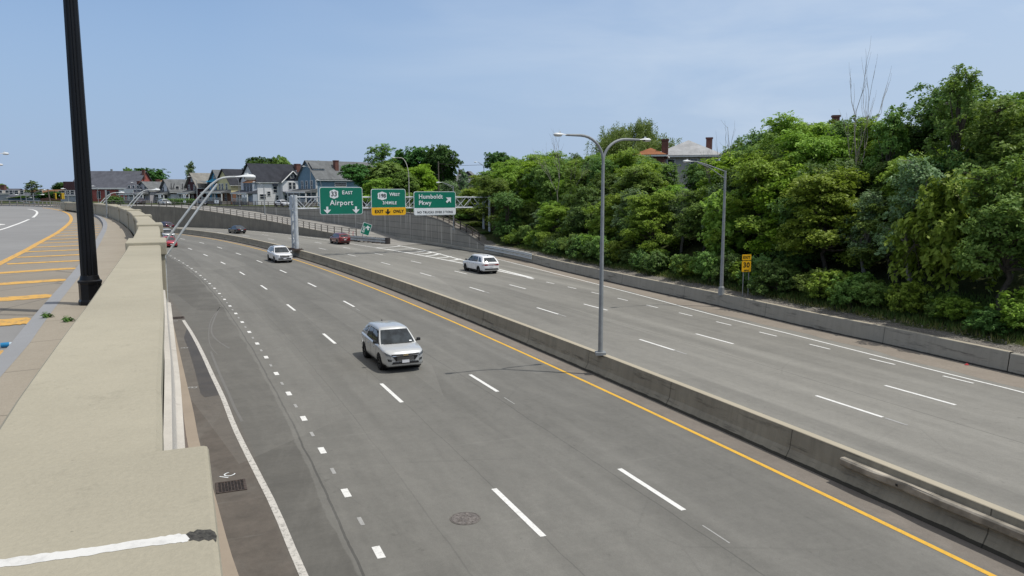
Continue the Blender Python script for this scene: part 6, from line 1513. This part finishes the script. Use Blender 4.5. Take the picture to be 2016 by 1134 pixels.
def porch(g, x0, x1, dep, zr, roofmat, post=TRIM, floor=.6, nposts=3, h=.28, side=False, rail=True, ztop=None):
    P = Matrix.Identity(4) if not side else Matrix.Rotation(math.pi/2, 4, 'Z')
    m = MB(); m.add([P @ Vector(v) for v in ((x0-.2, 0, zr+.75), (x1+.2, 0, zr+.75), (x1+.2, -dep-.3, zr+.05), (x0-.2, -dep-.3, zr+.05), (x0-.2, 0, zr-.1), (x1+.2, 0, zr-.1), (x1+.2, -dep-.3, zr-.15), (x0-.2, -dep-.3, zr-.15))], [(0, 3, 2, 1), (4, 5, 6, 7), (3, 7, 6, 2), (0, 4, 7, 3), (1, 2, 6, 5)]); m.build('porch_roof', roofmat, g)
    m = MB(); m.box(x0-.2, x1+.2, -dep-.36, -dep-.30, zr-.22, zr+.06, P); m.build('porch_fascia', TRIM, g)
    for k in range(nposts):
        x = x0+(x1-x0)*k/(nposts-1); m = MB(); m.box(x-.11, x+.11, -dep-.1, -dep+.12, floor, zr-.15, P); m.build('porch_post', post, g)
    m = MB(); m.box(x0, x1, -dep, 0, -1, floor, P); m.build('porch_floor', plain('porch boards', (.20, .19, .18), .8), g)
    if rail:
        m = MB(); m.box(x0, x1, -dep-.03, -dep+.03, floor+.8, floor+.88, P)
        for k in range(int((x1-x0)/.25)): m.box(x0+.25*k, x0+.25*k+.05, -dep-.02, -dep+.02, floor, floor+.8, P)
        m.build('porch_railing', TRIM, g)
def dormer(rf, x, y, z, w, h, dep, mat, roofmat, face='f', win=True):
    M = Matrix.Translation((x, y, z)) @ (Matrix.Identity(4) if face == 'f' else Matrix.Rotation(math.pi/2, 4, 'Z'))
    m = MB(); m.add([M @ Vector(v) for v in ((-w/2, 0, 0), (w/2, 0, 0), (w/2, 0, h), (0, 0, h+w*.42), (-w/2, 0, h), (-w/2, dep, 0), (w/2, dep, 0), (w/2, dep, h), (0, dep, h+w*.42), (-w/2, dep, h))], [(0, 1, 2, 3, 4), (1, 6, 7, 2), (0, 4, 9, 5)]); o = m.build('dormer', mat, rf)
    m = MB(); q = .25
    for sg in (-1, 1): m.add([M @ Vector(v) for v in ((0, -q, h+w*.42+.12), (0, dep, h+w*.42+.12), (sg*(w/2+q), dep, h-q*.84+.1), (sg*(w/2+q), -q, h-q*.84+.1))], [(0, 1, 2, 3) if sg > 0 else (3, 2, 1, 0)])
    m.build('dormer_roof', roofmat, rf)
    if win: window(rf, M @ Matrix.Translation((0, -.01, h*.55)), w*.55, h*.6)
YW = math.atan2(-.69, .72)      # front runs along the street, facing the highway
def ZZ(py, Y): return zat(py, Y)
# white house
Yc = 186; zb = 4.6
g, rf = house('white_house', 'large white two-storey house with dark roof and navy gable', 508, Yc, YW, 8.2, 18.5, ZZ(355, Yc), ZZ(322.5, Yc+4), zb, siding('white siding', (.74, .74, .75)), ROOFD, side=((1.3, 1.9, 1.5, 1.1), (2.9, 2.6, .8, 1.0)), front=((2.2, 4.3, .8, 1.5), (4.4, 4.3, .8, 1.5), (6.4, 4.3, .8, 1.5), (3, 1.6, 1, 1.8), (5.8, 1.6, .9, 1.9)))
chimney(rf, -2.6, 12.5, ZZ(340, Yc+9)-zb, ZZ(322, Yc+9)-zb, 1.1)
MB().box(-3.1, -2.1, 11.9, 13.1, ZZ(337, Yc+9)-zb-.8, ZZ(334.5, Yc+9)-zb-.0).build('chimney_flashing', TRIM, rf)
wg = plain('navy gable boards', (.018, .024, .042), .8)
y0_, y1_ = 5.9, 11.2; ze_ = ZZ(356, Yc+6)-zb; zp_ = ZZ(337.5, Yc+8)-zb
m = MB(); m.add([(1.4, y0_, -1), (1.4, y1_, -1), (1.4, y1_, ze_), (1.4, y0_, ze_), (0, y0_, -1), (0, y1_, -1), (0, y1_, ze_), (0, y0_, ze_)], [(0, 1, 2, 3), (4, 0, 3, 7), (1, 5, 6, 2)]); m.build('side_wing', siding('white wing siding', (.78, .78, .78)), g)
m = MB(); m.add([(1.42, y0_, ze_), (1.42, y1_, ze_), (1.42, (y0_+y1_)/2, zp_-.2)], [(0, 1, 2)]); m.build('wing_gable', wg, g)
m = MB()
for a, b in ((y0_-.5, (y0_+y1_)/2), (y1_+.5, (y0_+y1_)/2)):
    m.add([(1.9, a, ze_-.45), (1.9, b, zp_), (-3.2, b, zp_), (-1.2, a, ze_-.45)], [(0, 1, 2, 3)])
m.build('wing_roof', ROOFD, rf)
m = MB()
for a, b in ((y0_-.5, (y0_+y1_)/2), (y1_+.5, (y0_+y1_)/2)): m.tube([(1.92, a, ze_-.5), (1.92, b, zp_-.05)], .14, 4)
m.build('rake_trim', TRIM, rf)
RS = Matrix.Rotation(math.pi/2, 4, 'Z')
for yy in (7.9, 9.0): window(g, Matrix.Translation((1.42, yy, 4.5)) @ RS, .75, 1.6)
window(g, Matrix.Translation((1.44, 8.5, ze_+1.1)) @ RS, .9, .8)
window(g, Matrix.Translation((.01, 4.6, 3.6)) @ RS, 1.0, 1.5); m = MB(); m.box(.0, .4, 3.95, 5.25, 4.5, 4.95); m.build('window_awning', wg, g)
window(g, Matrix.Translation((.01, 5.1, 1.6)) @ RS, .6, 1.1)
m = MB(); m.add([(1.4, y0_-.4, 3.1), (1.4, y1_+.5, 3.1), (3.2, y1_+.5, 2.75), (3.2, y0_-.4, 2.75), (3.2, y1_+.5, 2.35), (3.2, y0_-.4, 2.35)], [(0, 3, 2, 1), (3, 5, 4, 2)]); m.build('awning', wg, g)
for yy in (6.6, 7.7, 8.8, 9.9): window(g, Matrix.Translation((1.45, yy, 1.45)) @ RS, .8, 1.5)
m = MB(); m.box(1.45, 2.4, y0_, y1_, -.6, .35); m.build('porch_skirt', wg, g)
porch(g, -7.9, -.2, 2.6, 2.75, ROOFS, nposts=4)
g_bay = MB(); g_bay.box(-4.6, -.1, -1.2, 0, -1, 5.2); g_bay.build('front_bay', siding('grey bay siding', (.42, .46, .52)), g)
for xx in (-3.9, -2.4, -.9): window(g, Matrix.Translation((xx, -1.205, 4.1)), .7, 1.5, TRIMD)
m = MB(); m.add([(-4.9, -1.5, 5.2), (.2, -1.5, 5.2), (.2, 0, 5.9), (-4.9, 0, 5.9)], [(0, 1, 2, 3)]); m.build('bay_roof', ROOFB, g)
# blue-grey house
Yc = 170; zb = 4.6
BLG = siding('blue grey siding', (.17, .27, .35))
g, rf = house('blue_grey_house', 'blue-grey house with big grey roof and brick chimney beside the 33 sign', 624, Yc, YW, 7.5, 17, ZZ(350, Yc), ZZ(317, Yc+4), zb, BLG, ROOFG, side=((6.2, 4.7, 2.9, .75), (12, 4.6, .9, 1.4)), front=((1.8, 4.4, .7, 2.0), (3.6, 4.4, .7, 2.0), (5.6, 4.4, .9, 2.2), (3.5, 1.4, 1, 1.9), (6, 1.4, 1.2, 1.9)))
chimney(rf, -1.9, 6.4, ZZ(338, Yc+4)-zb, ZZ(315, Yc+4)-zb, .9)
dormer(rf, -2.9, .2, ZZ(345, Yc)-zb, 2.8, 1.6, 3, siding('dormer siding', (.42, .46, .50)), ROOFG)
MB().box(-.35, .06, -.07, .2, -.5, ZZ(352, Yc)-zb).build('corner_board', TRIM, g)
porch(g, -7.3, .1, 2.8, 3.0, ROOFG, nposts=4)
# yellow house
Yc = 193; zb = 4.7
g, rf = house('yellow_house', 'yellow and brown brick house with a dark roof left of the white house', 456, Yc, YW, 7.6, 15, ZZ(361, Yc), ZZ(333.5, Yc+4), zb, siding('yellow siding', (.74, .67, .38)), ROOFD, side=((3, 4.2, .8, 1.2),), front=((1.7, 4.2, .8, 1.5), (3.2, 4.2, .8, 1.5), (5.4, 4.2, .8, 1.5), (4.8, 1.5, 1, 1.8)))
m = MB(); m.add([(.04, -.04, -1), (.04, 15, -1), (.04, 15, 2.6), (.04, -.04, 2.6), (-7.6, -.04, -1), (-7.6, -.04, 2.6)], [(0, 1, 2, 3), (4, 0, 3, 5)], [(0, -1), (15, -1), (15, 2.6), (0, 2.6), (-7.6, -1), (-7.6, 2.6)]); m.build('brick_base', brickm('brown brick', (.26, .13, .08)), g)
chimney(rf, -3.6, 5.5, ZZ(338, Yc+4)-zb, ZZ(330.5, Yc+4)-zb, .7, M_POLE)
window(g, Matrix.Translation((.05, 2.2, 1.6)) @ RS, 1.6, 1.2); window(g, Matrix.Translation((.05, 6.2, 1.7)) @ RS, 1.2, 1.0); porch(g, -7.4, -.2, 2.4, 2.75, ROOFG, nposts=3)
# blue house
Yc = 199
g, rf = house('blue_house', 'narrow bright blue house with a steep grey gable', 436, Yc, YW, 6.3, 9, ZZ(361, Yc), ZZ(335, Yc+3), zb, siding('bright blue siding', (.08, .38, .62)), ROOFG, front=((1.5, 4.2, .8, 1.4), (4.2, 4.2, .8, 1.4), (2.2, 1.5, 1.2, 1.7), (3.1, 6.6, .9, 1.0)), side=((2.4, 4.2, .9, 1.3), (2.4, 1.4, .9, 1.6)), ov=.6)
m = MB(); m.add([(-6.9, -.75, ZZ(358, Yc)-zb), (.6, -.75, ZZ(358, Yc)-zb), (-.3, -.12, ZZ(352, Yc)-zb), (-6, -.12, ZZ(352, Yc)-zb)], [(0, 1, 2, 3)]); m.build('gable_skirt', siding('blue shingle skirt', (.07, .36, .55)), g)
porch(g, -6.2, -.2, 2.2, 2.8, ROOFG, nposts=3)
# maroon house
Yc = 206
g, rf = house('maroon_house', 'maroon house with a pale roof and a deep dark wooden porch', 391, Yc, YW, 6.8, 11, ZZ(366, Yc), ZZ(341, Yc+3), zb, siding('maroon siding', (.10, .045, .05)), ROOFL, front=((1.5, 4, .9, 1.4), (4.8, 4, .9, 1.4), (3.4, 1.5, 1.2, 1.8), (3.4, 6.1, .8, .9)), side=((2.5, 3.6, .9, 1.3), (7, 3.6, .9, 1.3)), ov=.6)
m = MB(); m.box(0, 3.4, .5, 10.4, 2.3, 2.6); m.build('balcony_floor', plain('dark brown boards', (.035, .025, .022), .8), g)
for yy in (.6, 3.8, 7.1, 10.2): m = MB(); m.box(3.2, 3.4, yy, yy+.2, -1, 5.2); m.build('balcony_post', plain('dark brown boards', (.035, .025, .022), .8), g)
m = MB(); m.add([(-.2, .2, 5.9), (-.2, 10.8, 5.9), (3.8, 10.8, 5.1), (3.8, .2, 5.1)], [(3, 2, 1, 0)]); m.build('balcony_roof', ROOFG, g)
porch(g, -6.6, -.2, 2.4, 2.6, ROOFG, nposts=4); dormer(rf, -1.2, 7, ZZ(362, Yc+4)-zb, 2.2, 1.4, 2.5, BLG, ROOFG, 's')
# half timbered house
Yc = 212
g, rf = house('half_timbered_house', 'half-timbered white house with a grey gable and a hedge in front', 338, Yc, YW, 6.6, 9.5, ZZ(374, Yc), ZZ(353.5, Yc+3), zb, siding('white render', (.80, .81, .83), .1), ROOFG, front=((1.6, 3.6, .8, 1.4), (4.6, 3.6, .8, 1.4), (3.3, 1.2, 1.2, 1.6)), side=((1.7, 3.7, .9, 1.5), (5.2, 3.7, 1.2, 1.7), (3, 1.0, 1.4, 1.2)), ov=.7)
m = MB()
for y_, z_, yy, zz in ((0.1, 2.4, 0.1, 5.2), (3.2, 2.4, 3.2, 5.2), (3.3, 2.4, 4.4, 5.2), (6.2, 5.2, 7.4, 2.4), (7.4, 2.4, 7.4, 5.2), (0, 2.4, 9.5, 2.4), (9.4, 2.4, 9.4, 5.2), (0.2, 2.4, 1.0, 5.2)): m.tube([(.05, y_, z_), (.05, yy, zz)], .11, 4)
m.build('timber_frame', TRIMD, g); porch(g, 2.0, 9.0, 2.0, 2.2, ROOFG, nposts=4, side=True); porch(g, -6.4, -.2, 2, 2.3, ROOFG, nposts=3)
# grey victorian and its neighbours
Yc = 218
g, rf = house('grey_house', 'dull green-grey house with a white dormer left of the half-timbered house', 316, Yc, YW, 7, 9, ZZ(374, Yc), ZZ(355, Yc+3), zb, siding('green grey siding', (.44, .48, .46)), ROOFG, front=((1.6, 3.6, .9, 1.5), (5.0, 3.6, .9, 1.5), (3.5, 1.2, 1.6, 1.6)), side=((2, 3.4, .9, 1.4),), gable=False)
dormer(rf, -1.0, 3.0, ZZ(372, Yc)-zb, 2.4, 1.3, 2.2, TRIM, ROOFG, 's'); porch(g, -6.8, -.2, 2.2, 2.5, ROOFG, nposts=4); chimney(rf, -5.0, 3.5, ZZ(364, Yc)-zb, ZZ(355, Yc)-zb, .9)
Yc = 226
g, rf = house('brown_roofed_house', 'house with an orange-brown roof to the right of the church', 302, Yc, YW, 9, 12, ZZ(374, Yc), ZZ(354.5, Yc+3), zb, brickm('reddish brick', (.22, .09, .06)), ROOFB, front=((2, 3.4, .9, 1.4), (6, 3.4, .9, 1.4)), gable=False)
chimney(rf, -1.2, 2.0, ZZ(366, Yc)-zb, ZZ(353, Yc)-zb, 1.0)
Yc = 214
g, rf = house('victorian_house', 'pale grey house with a long white balcony in front of the church', 279, Yc, YW*.55, 5.6, 8, ZZ(372, Yc), ZZ(360, Yc+2), zb, siding('pale grey siding', (.56, .55, .57)), ROOFS, front=((1.2, 3.9, .8, 1.4), (2.9, 3.9, .8, 1.4), (4.6, 3.9, .8, 1.4), (3, 1.2, 1.8, 1.7)), gable=False)
porch(g, -5.5, -.1, 2.4, 2.3, ROOFS, nposts=4); m = MB(); m.box(-5.6, 0, -2.5, -2.42, 2.6, 3.5); m.build('balcony_parapet', TRIM, g); chimney(rf, -4, 3, ZZ(364, Yc)-zb, ZZ(356, Yc)-zb, .9)
Yc = 213
g, rf = house('narrow_grey_house', 'narrow grey house between the balcony house and the green-grey house', 296, Yc, YW*.6, 5.4, 8, ZZ(373, Yc), ZZ(358, Yc+2), zb, siding('mauve grey siding', (.50, .48, .50)), ROOFG, front=((1.3, 3.7, .8, 1.4), (3.8, 3.7, .8, 1.4), (2.6, 1.2, 1.8, 1.6)))
porch(g, -5.3, -.1, 2.2, 2.4, ROOFG, nposts=3)
# church
Yc = 250; zb = 4.4; xl, xr = at(140, 400, Yc), at(269, 400, Yc); wC = xr.x-xl.x
ch, rf = house('brick_church', 'red brick church with a long slate roof and white arched windows', 269, Yc, 0.0, wC, 14, ZZ(371, Yc), ZZ(337.5, Yc+8), zb, brickm('church brick', (.36, .10, .085)), ROOFS, group=None, cat='church', ridge='x')
del_g = ch
def archwin(px, y0, y1, wpx):
    c = at(px, (y0+y1)/2, Yc); z1, z0 = ZZ(y0, Yc)-zb, ZZ(y1, Yc)-zb; w = wpx/F*Yc; x = c.x-ch.location.x
    f = MB(); q = MB()
    for sg in (-1, 1):
        cx = x+sg*w*.25; hw2 = w*.2
        pts = [(cx-hw2, z0), (cx+hw2, z0), (cx+hw2, z1-hw2*1.6), (cx+hw2*.6, z1-hw2*.6), (cx, z1), (cx-hw2*.6, z1-hw2*.6), (cx-hw2, z1-hw2*1.6)]
        q.add([(a, -.10, b) for a, b in pts], [tuple(range(7))])
        big = [(cx+(a-cx)*1.45, z0+(b-z0)*1.05-.15) for a, b in pts]; f.add([(a, -.06, b) for a, b in big], [tuple(range(7))])
    o = f.build('window', TRIM, ch); q.build('pane', M_WIN, o)
for a in ((194.5, 375, 390.5, 7), (213, 375, 390, 7), (232, 375.5, 383, 6.5), (248, 376, 384, 4.5), (175, 375, 390, 7), (158, 375, 390, 7)): archwin(*a)
chimney(rf, .2, 5.5, ZZ(353, Yc)-zb, ZZ(334, Yc+4)-zb, .75)
m = MB(); c = at(220, 336, Yc+8); m.box(c.x-ch.location.x-.25, c.x-ch.location.x+.25, 7.6, 8.2, ZZ(340, Yc+8)-zb, ZZ(333, Yc+8)-zb); m.build('roof_vent', M_POLE, rf)
m = MB(); m.box(-wC-1.5, -wC+2.2, -1, 5, -1, ZZ(357.5, Yc)-zb); m.build('tower', brickm('dark church brick', (.08, .04, .045)), ch)
m = MB(); m.box(-wC, 0.2, -.55, -.3, ZZ(371.5, Yc)-zb-.15, ZZ(370.3, Yc)-zb+.1); m.build('gutter', TRIM, ch)
# small house above the Humboldt sign, hipped house in the trees, hidden chimneys
Yc = 170; zb = 4.5
g, rf = house('small_grey_house', 'small grey-roofed house peeping between trees right of the round dark tree', 936, Yc, -.3, 7, 9, ZZ(357, Yc), ZZ(338, Yc+3), zb, siding('small house siding', (.38, .37, .34)), ROOFG, front=((2, 4, .9, 1.4), (5, 4, .9, 1.4)), gable=False, group=None)
chimney(rf, -5.0, 4.0, ZZ(348, Yc)-zb, ZZ(333, Yc+3)-zb, .7); dormer(rf, -2, 0.8, ZZ(355, Yc)-zb, 2.0, 1.1, 2, siding('dark dormer', (.10, .10, .11)), ROOFG)
Yc = 104; zb = 5.0
g, rf = house('hipped_roof_house', 'house with a pale hipped roof and chimney rising above the bank trees', 1412, Yc, -.25, 8.2, 10, ZZ(305, Yc), ZZ(275, Yc+4), zb, siding('pale house siding', (.45, .45, .43)), roofm('pale slate shingles', (.38, .385, .39)), front=((2, 6.4, .9, 1.3), (5, 6.4, .9, 1.3)), gable=False, group=None, ov=.7)
chimney(rf, -1.3, 4.5, ZZ(292, Yc)-zb, ZZ(269, Yc+3)-zb, .85)
Yc = 97
g, rf = house('orange_roofed_house', 'orange-roofed house almost hidden behind the bank with a tall brick chimney', 1304, Yc, -.25, 3.4, 5, ZZ(304, Yc), ZZ(291, Yc+2), zb, M_BRICKR, roofm('orange tiles', (.30, .13, .065)), gable=False, group=None)
chimney(rf, .1, 1.0, ZZ(312, Yc)-zb, ZZ(273, Yc)-zb, .8)
Yc = 80
g, rf = house('hidden_house', 'house hidden in the bank trees with only a brick chimney showing at the top', 1655, Yc, -.2, 7, 8, ZZ(262, Yc), ZZ(240, Yc+3), zb, M_BRICKR, ROOFS, gable=False, group=None)
chimney(rf, -.6, 1.5, ZZ(255, Yc)-zb, ZZ(224, Yc)-zb, .65)
# far left buildings beyond the upper road
for (px, Yc, w, d, ye, yr, wm, rm, nm, lab) in ((22, 262, 14, 12, 384, 372, brickm('far brick', (.20, .10, .08)), ROOFS, 'brick_house', 'low brick house with chimneys at the far left'), (38, 250, 7, 9, 381, 376, siding('far pale siding', (.42, .43, .44)), ROOFL, 'pale_house', 'small pale house right of the far brick house'), (52, 244, 5.5, 8, 388, 381, siding('far blue siding', (.13, .18, .24)), ROOFS, 'blue_shed', 'small dark blue house behind the left low trees'), (146, 268, 22, 10, 383, 374, brickm('far red brick', (.22, .11, .09)), ROOFB, 'long_brick_house', 'long low brick house behind the yellow traffic lights'), (150, 236, 4.5, 8, 384, 376, siding('far grey siding', (.40, .42, .46)), ROOFS, 'grey_house', 'small grey house touching the black lamp post on its left')):
    zb = 5.6; g, rf = house(nm, lab, px, Yc, 0.05, w, d, ZZ(ye, Yc), ZZ(yr, Yc+4), zb, wm, rm, front=((w*.2, 1.8, 1, 1.2), (w*.5, 1.8, 1, 1.2), (w*.8, 1.8, 1, 1.2)), group='houses beyond the upper road', ridge='x', ov=.3)
    if nm == 'brick_house': chimney(rf, -w*.35+1.0, 3, ZZ(374, Yc)-zb, ZZ(364, Yc)-zb, 1.3)

# ---------------------------------------------------------------- street furniture beyond the walls
def simple_lamp(px, ytop, ybase, Y, hx, hy, label, mat=M_POLE, r=.09, group='street lamps on the far streets', style='truss', hs=1.0, z=None, goose=False):
    pb = at(px, ybase, Y); pt = at(px, ytop, Y); hd = at(hx, hy, Y); reach = abs(hd.x-pb.x); rise = hd.z-pt.z
    zb_ = pb.z if z is None else z
    return street_lamp('street_lamp', (pb.x, pb.y, zb_), pt.z-zb_, [((1 if hd.x > pb.x else -1), 0, max(.3, reach-.6), rise, 'goose' if goose else style, hs)], label, r0=r, r1=r*.6, mat=mat, group=group)
simple_lamp(389, 354, 404, 178, 370, 347, 'street lamp in front of the maroon house', z=4.5)
simple_lamp(472, 356, 404, 175, 458, 347, 'street lamp in front of the yellow house', z=4.5)
simple_lamp(271, 362, 405, 190, 258, 359, 'street lamp before the balcony house right of the church', z=4.5)
simple_lamp(522, 366, 434, 158.5, 498, 358, 'lamp post standing on the ramp wall in front of the white house', z=3.0, r=.13)
simple_lamp(613, 330, 402, 160, 596, 327, 'street lamp in front of the blue-grey house', z=4.5)
simple_lamp(634.5, 367, 402, 152, 623, 354, 'small lamp close behind the left edge of the 33 sign', z=4.5)
simple_lamp(806, 350, 420, 138, 773, 310, 'tall curved lamp pole between the two dark round trees', mat=plain('pale lamp pole', (.50, .47, .42), .6), r=.11, z=4.5, goose=True)
simple_lamp(893, 366, 448, 104, 860, 358.5, 'lamp post behind the right end of the Humboldt sign', z=2.6, r=.10)
simple_lamp(953, 326, 400, 150, 934, 318.5, 'lamp at the left edge of the dark skyline tree', z=4.5)
simple_lamp(67, 380, 405, 120, 90, 373.5, 'two-armed mast lamp seen over the low guard railing', z=5.9, r=.10, group='street lamps beyond the upper road')
simple_lamp(52.5, 386, 405, 125, 86, 382.5, 'lower lamp arm left of the mast lamp', z=5.9, r=.08, group='street lamps beyond the upper road')
simple_lamp(135, 378, 404, 118, 121, 371, 'curved lamp just left of the black post', z=5.9, r=.08, group='street lamps beyond the upper road')
simple_lamp(194, 371, 400, 170, 181, 366, 'thin lamp in front of the left church windows', z=4.5, r=.07)
simple_lamp(42, 383, 404, 135, 38, 383, 'thin short lamp near the far left houses', z=5.9, r=.06, group='street lamps beyond the upper road')
# lamp whose post stands outside the frame at the left
for hx, hy, Y, lab in ((14.5, 301, 62, 'upper lamp head reaching in at the left picture edge'), (3.5, 323, 74, 'lower lamp head just inside the left picture edge')):
    hd = at(hx, hy, Y); street_lamp('street_lamp', (hd.x-3.2, Y, 6.0), hd.z-6.0-.5, [(1, 0, 2.6, .5, 'truss', 1.0)], lab, group='lamps at the left edge')
# post on the sidewalk and traffic signal
p = un(211.5, 429.5, ZS); sg_ = empty('sign_post', (p[0], p[1], ZS), 0, 'thin grey post standing on the sidewalk against the far parapet', 'post')
MB().tube([(0, 0, 0), (0, 0, zat(374, p[1])-ZS)], .05, 8).build('shaft', M_POLE, sg_); m = MB(); m.lathe([(0, 0), (.12, 0), (.12, .05), (.05, .1)], 8); m.build('base_plate', M_POLE, sg_)
ts = at(99, 402, 150); sp_ = empty('signal_pole', (ts.x, ts.y, 5.9), 0, 'pole carrying the span wire for the yellow traffic lights', 'pole'); m = MB(); m.tube([(0, 0, 0), (-.25, 0, zat(373, 150)-5.9)], [.14, .10], 8); m.build('shaft', M_WOOD, sp_)
a, b = at(98, 376, 150), at(175, 374, 150); m = MB(); m.tube([a-sp_.location, (a+b)/2-sp_.location-Vector((0, 0, .35)), b-sp_.location], .03, 4); m.build('span_wire', M_DARK, sp_)
for px, lab in ((108.5, 'left yellow traffic light hanging over the far junction'), (121, 'right yellow traffic light hanging over the far junction'), (124, 'rear yellow traffic light beside the right one')):
    q = at(px, 386, 150+(3 if px == 124 else 0)); t_ = empty('traffic_light', q, 0, lab, 'traffic light', 'yellow traffic lights')
    m = MB(); m.box(-.2, .2, -.15, .15, -.6, .6); m.build('housing', plain('signal yellow', (.62, .40, .02), .5), t_)
    for k in (-.38, 0, .38): m = MB(); m.lathe([(.14, 0), (.15, .18)], 10, Matrix.Translation((0, -.15, k)) @ Matrix.Rotation(math.pi/2, 4, 'X')); m.build('lens_hood', M_DARK, t_)
    MB().tube([(0, 0, .6), (0, 0, 1.3)], .025, 4).build('hanger', M_DARK, t_)
# little white signs on the far street
for px, y0, y1, w_, lab in ((314.5, 384, 390, 5.5, 'white square sign before the green-grey house'), (315.5, 395.2, 398.5, 6.5, 'white arrow sign below the square sign left of the hedge'), (363, 383.5, 389.5, 5.5, 'white square sign right of the half-timbered house'), (363.5, 395, 398.5, 5.5, 'white arrow sign below the square sign right of the hedge'), (426.5, 394, 400, 9, 'wide white sign in front of the blue house'), (481, 383, 389, 9.5, 'wide white sign at the yellow house'), (388.5, 388, 393, 6, 'dark red sign on a post before the maroon house')):
    Y = 180 if px < 400 else 176; q = at(px, (y0+y1)/2, Y); hh2 = (y1-y0)/F*Y; s_ = empty('street_sign', (q.x, q.y, q.z), -.2, lab, 'sign', 'small signs on the far street')
    plate(rrect(w_/F*Y, hh2, .06), -.02, .02, M_SWHITE if px != 388.5 else plain('dull red sign', (.20, .03, .04), .5), 'panel', s_)
    if px != 388.5: m = MB(); m.box(-.05, .05, -.03, -.021, -hh2*.3, hh2*.3); m.box(-.16, .16, -.03, -.021, hh2*.12, hh2*.22); m.build('symbol', M_SBLACK, s_)
    MB().tube([(0, .05, -(q.z-4.5)), (0, .05, 0)], .035, 5).build('post', M_POLE, s_)
# utility pole and wire right of the round tree
q = at(863, 318, 150); up_ = empty('utility_pole', (q.x, q.y, 4.5), 0, 'wooden utility pole in front of the darkest round tree', 'pole'); MB().tube([(0, 0, 0), (0, 0, q.z-4.5)], [.15, .11], 8).build('shaft', M_WOOD, up_)
r_ = at(953, 324.5, 150)-up_.location; MB().tube([(0, 0, q.z-4.9), tuple((Vector((0, 0, q.z-4.9))+r_)/2-Vector((0, 0, .25))), tuple(r_)], .03, 4).build('wire', M_DARK, up_)
# parked cars and hedge
for s_, (px, Y, kind, pm, lab, yw) in enumerate(((556, 166, 'sedan', P_WHITE, 'white car parked behind the street railing before the white house', 0), (324, 184, 'sedan', P_SILV, 'pale parked car in front of the hedge', 0), (276, 192, 'suv', P_PUR, 'plum car parked before the balcony house', -.6), (395, 180, 'sedan', P_BLK, 'dark car parked before the maroon house', 0))):
    q = at(px, 400, Y); car('parked_car', lab, 0, 0, kind, pm, 4.5, 1.8, 1.45 if kind == 'sedan' else 1.65, True, 'silver', False, grille='sedan' if kind == 'sedan' else 'suv', pos=(q.x, q.y, 4.5), yaw=YW+yw, group='cars parked on the far street')
hq = at(352, 400, 190); hcs = [(x, y, z) for x in np.arange(-5, 5.1, .35) for y in (-.4, .1, .5) for z in (.3, .8, 1.2)]
me = leaves_mesh('hedge', hcs, 16, .16, .16, LD, 1.0, 1.5, 9); ho = bpy.data.objects.new('hedge', me); COL.objects.link(ho); ho.location = (hq.x, hq.y, 4.5); ho.rotation_euler = (0, 0, YW*.4); tag(ho, 'long clipped dark hedge in front of the half-timbered house', 'hedge')
for k, (px, Y, w_) in enumerate(((466, 178, 22), (436, 180, 16), (401, 186, 20))):
    tree_at('shrubd' if k else 'shrub', px, 393.5 if k == 0 else 397, Y, w_, 4.4, ['bush at the corner of the yellow house', 'low bush before the blue house', 'low bush before the maroon house porch'][k], 'shrub') if False else None

M_WEED = leafmat('weed leaves', (0.05, 0.10, 0.02), (0.11, 0.17, 0.04), 0.2)
for px, py, z_, lab in ((92, 625, ZS, 'small weed growing from the kerb joint'), (133, 633, ZS, 'weed tuft in the sidewalk joint beside the parapet'), (12, 722, ZR, 'weed tuft at the gutter beside the near kerb end')):
    q = un(px, py, z_); me = leaves_mesh('weed', [(0, 0, .02), (.05, .02, .03), (-.04, .03, .02), (0.01, -.05, .04)], 18, .018, .026, M_WEED, 0.8, 2.4, 5)
    o = bpy.data.objects.new('weed', me); COL.objects.link(o); o.location = (q[0], q[1], z_); tag(o, lab, 'weed')
q = un(1903, 719, 0); rl_ = MB(); rl_.add([(-.12, 0, .01), (.02, -.09, .02), (.14, .02, .01), (.03, .08, .03), (0, 0, .10)], [(0, 1, 4), (1, 2, 4), (2, 3, 4), (3, 0, 4)]); o = rl_.build('litter', plain('red litter', (.45, .04, .05), .5)); o.location = (q[0], q[1], 0); tag(o, 'crumpled red litter at the foot of the right barrier', 'litter')
for px, py, sz, lab in ((1318-60, 541, .22, 'broken concrete lump on the gravel right of the double lamp'), (1226, 566, .10, 'small stone on the shoulder below the right barrier')):
    q = un(px, py, .85 if sz > .2 else 0); m = MB(); m.add([(-1, -.5, 0), (.9, -.6, 0), (1.1, .5, 0), (-.8, .6, 0), (-.6, -.3, .5), (.6, -.3, .7), (.5, .3, .5), (-.5, .3, .6)], [(0, 1, 5, 4), (1, 2, 6, 5), (2, 3, 7, 6), (3, 0, 4, 7), (4, 5, 6, 7)]); o = m.build('rock', plain('pale rubble', (.42, .39, .34), .9)); o.location = (q[0], q[1], .84 if sz > .2 else 0); o.scale = (sz, sz, sz); tag(o, lab, 'rock')
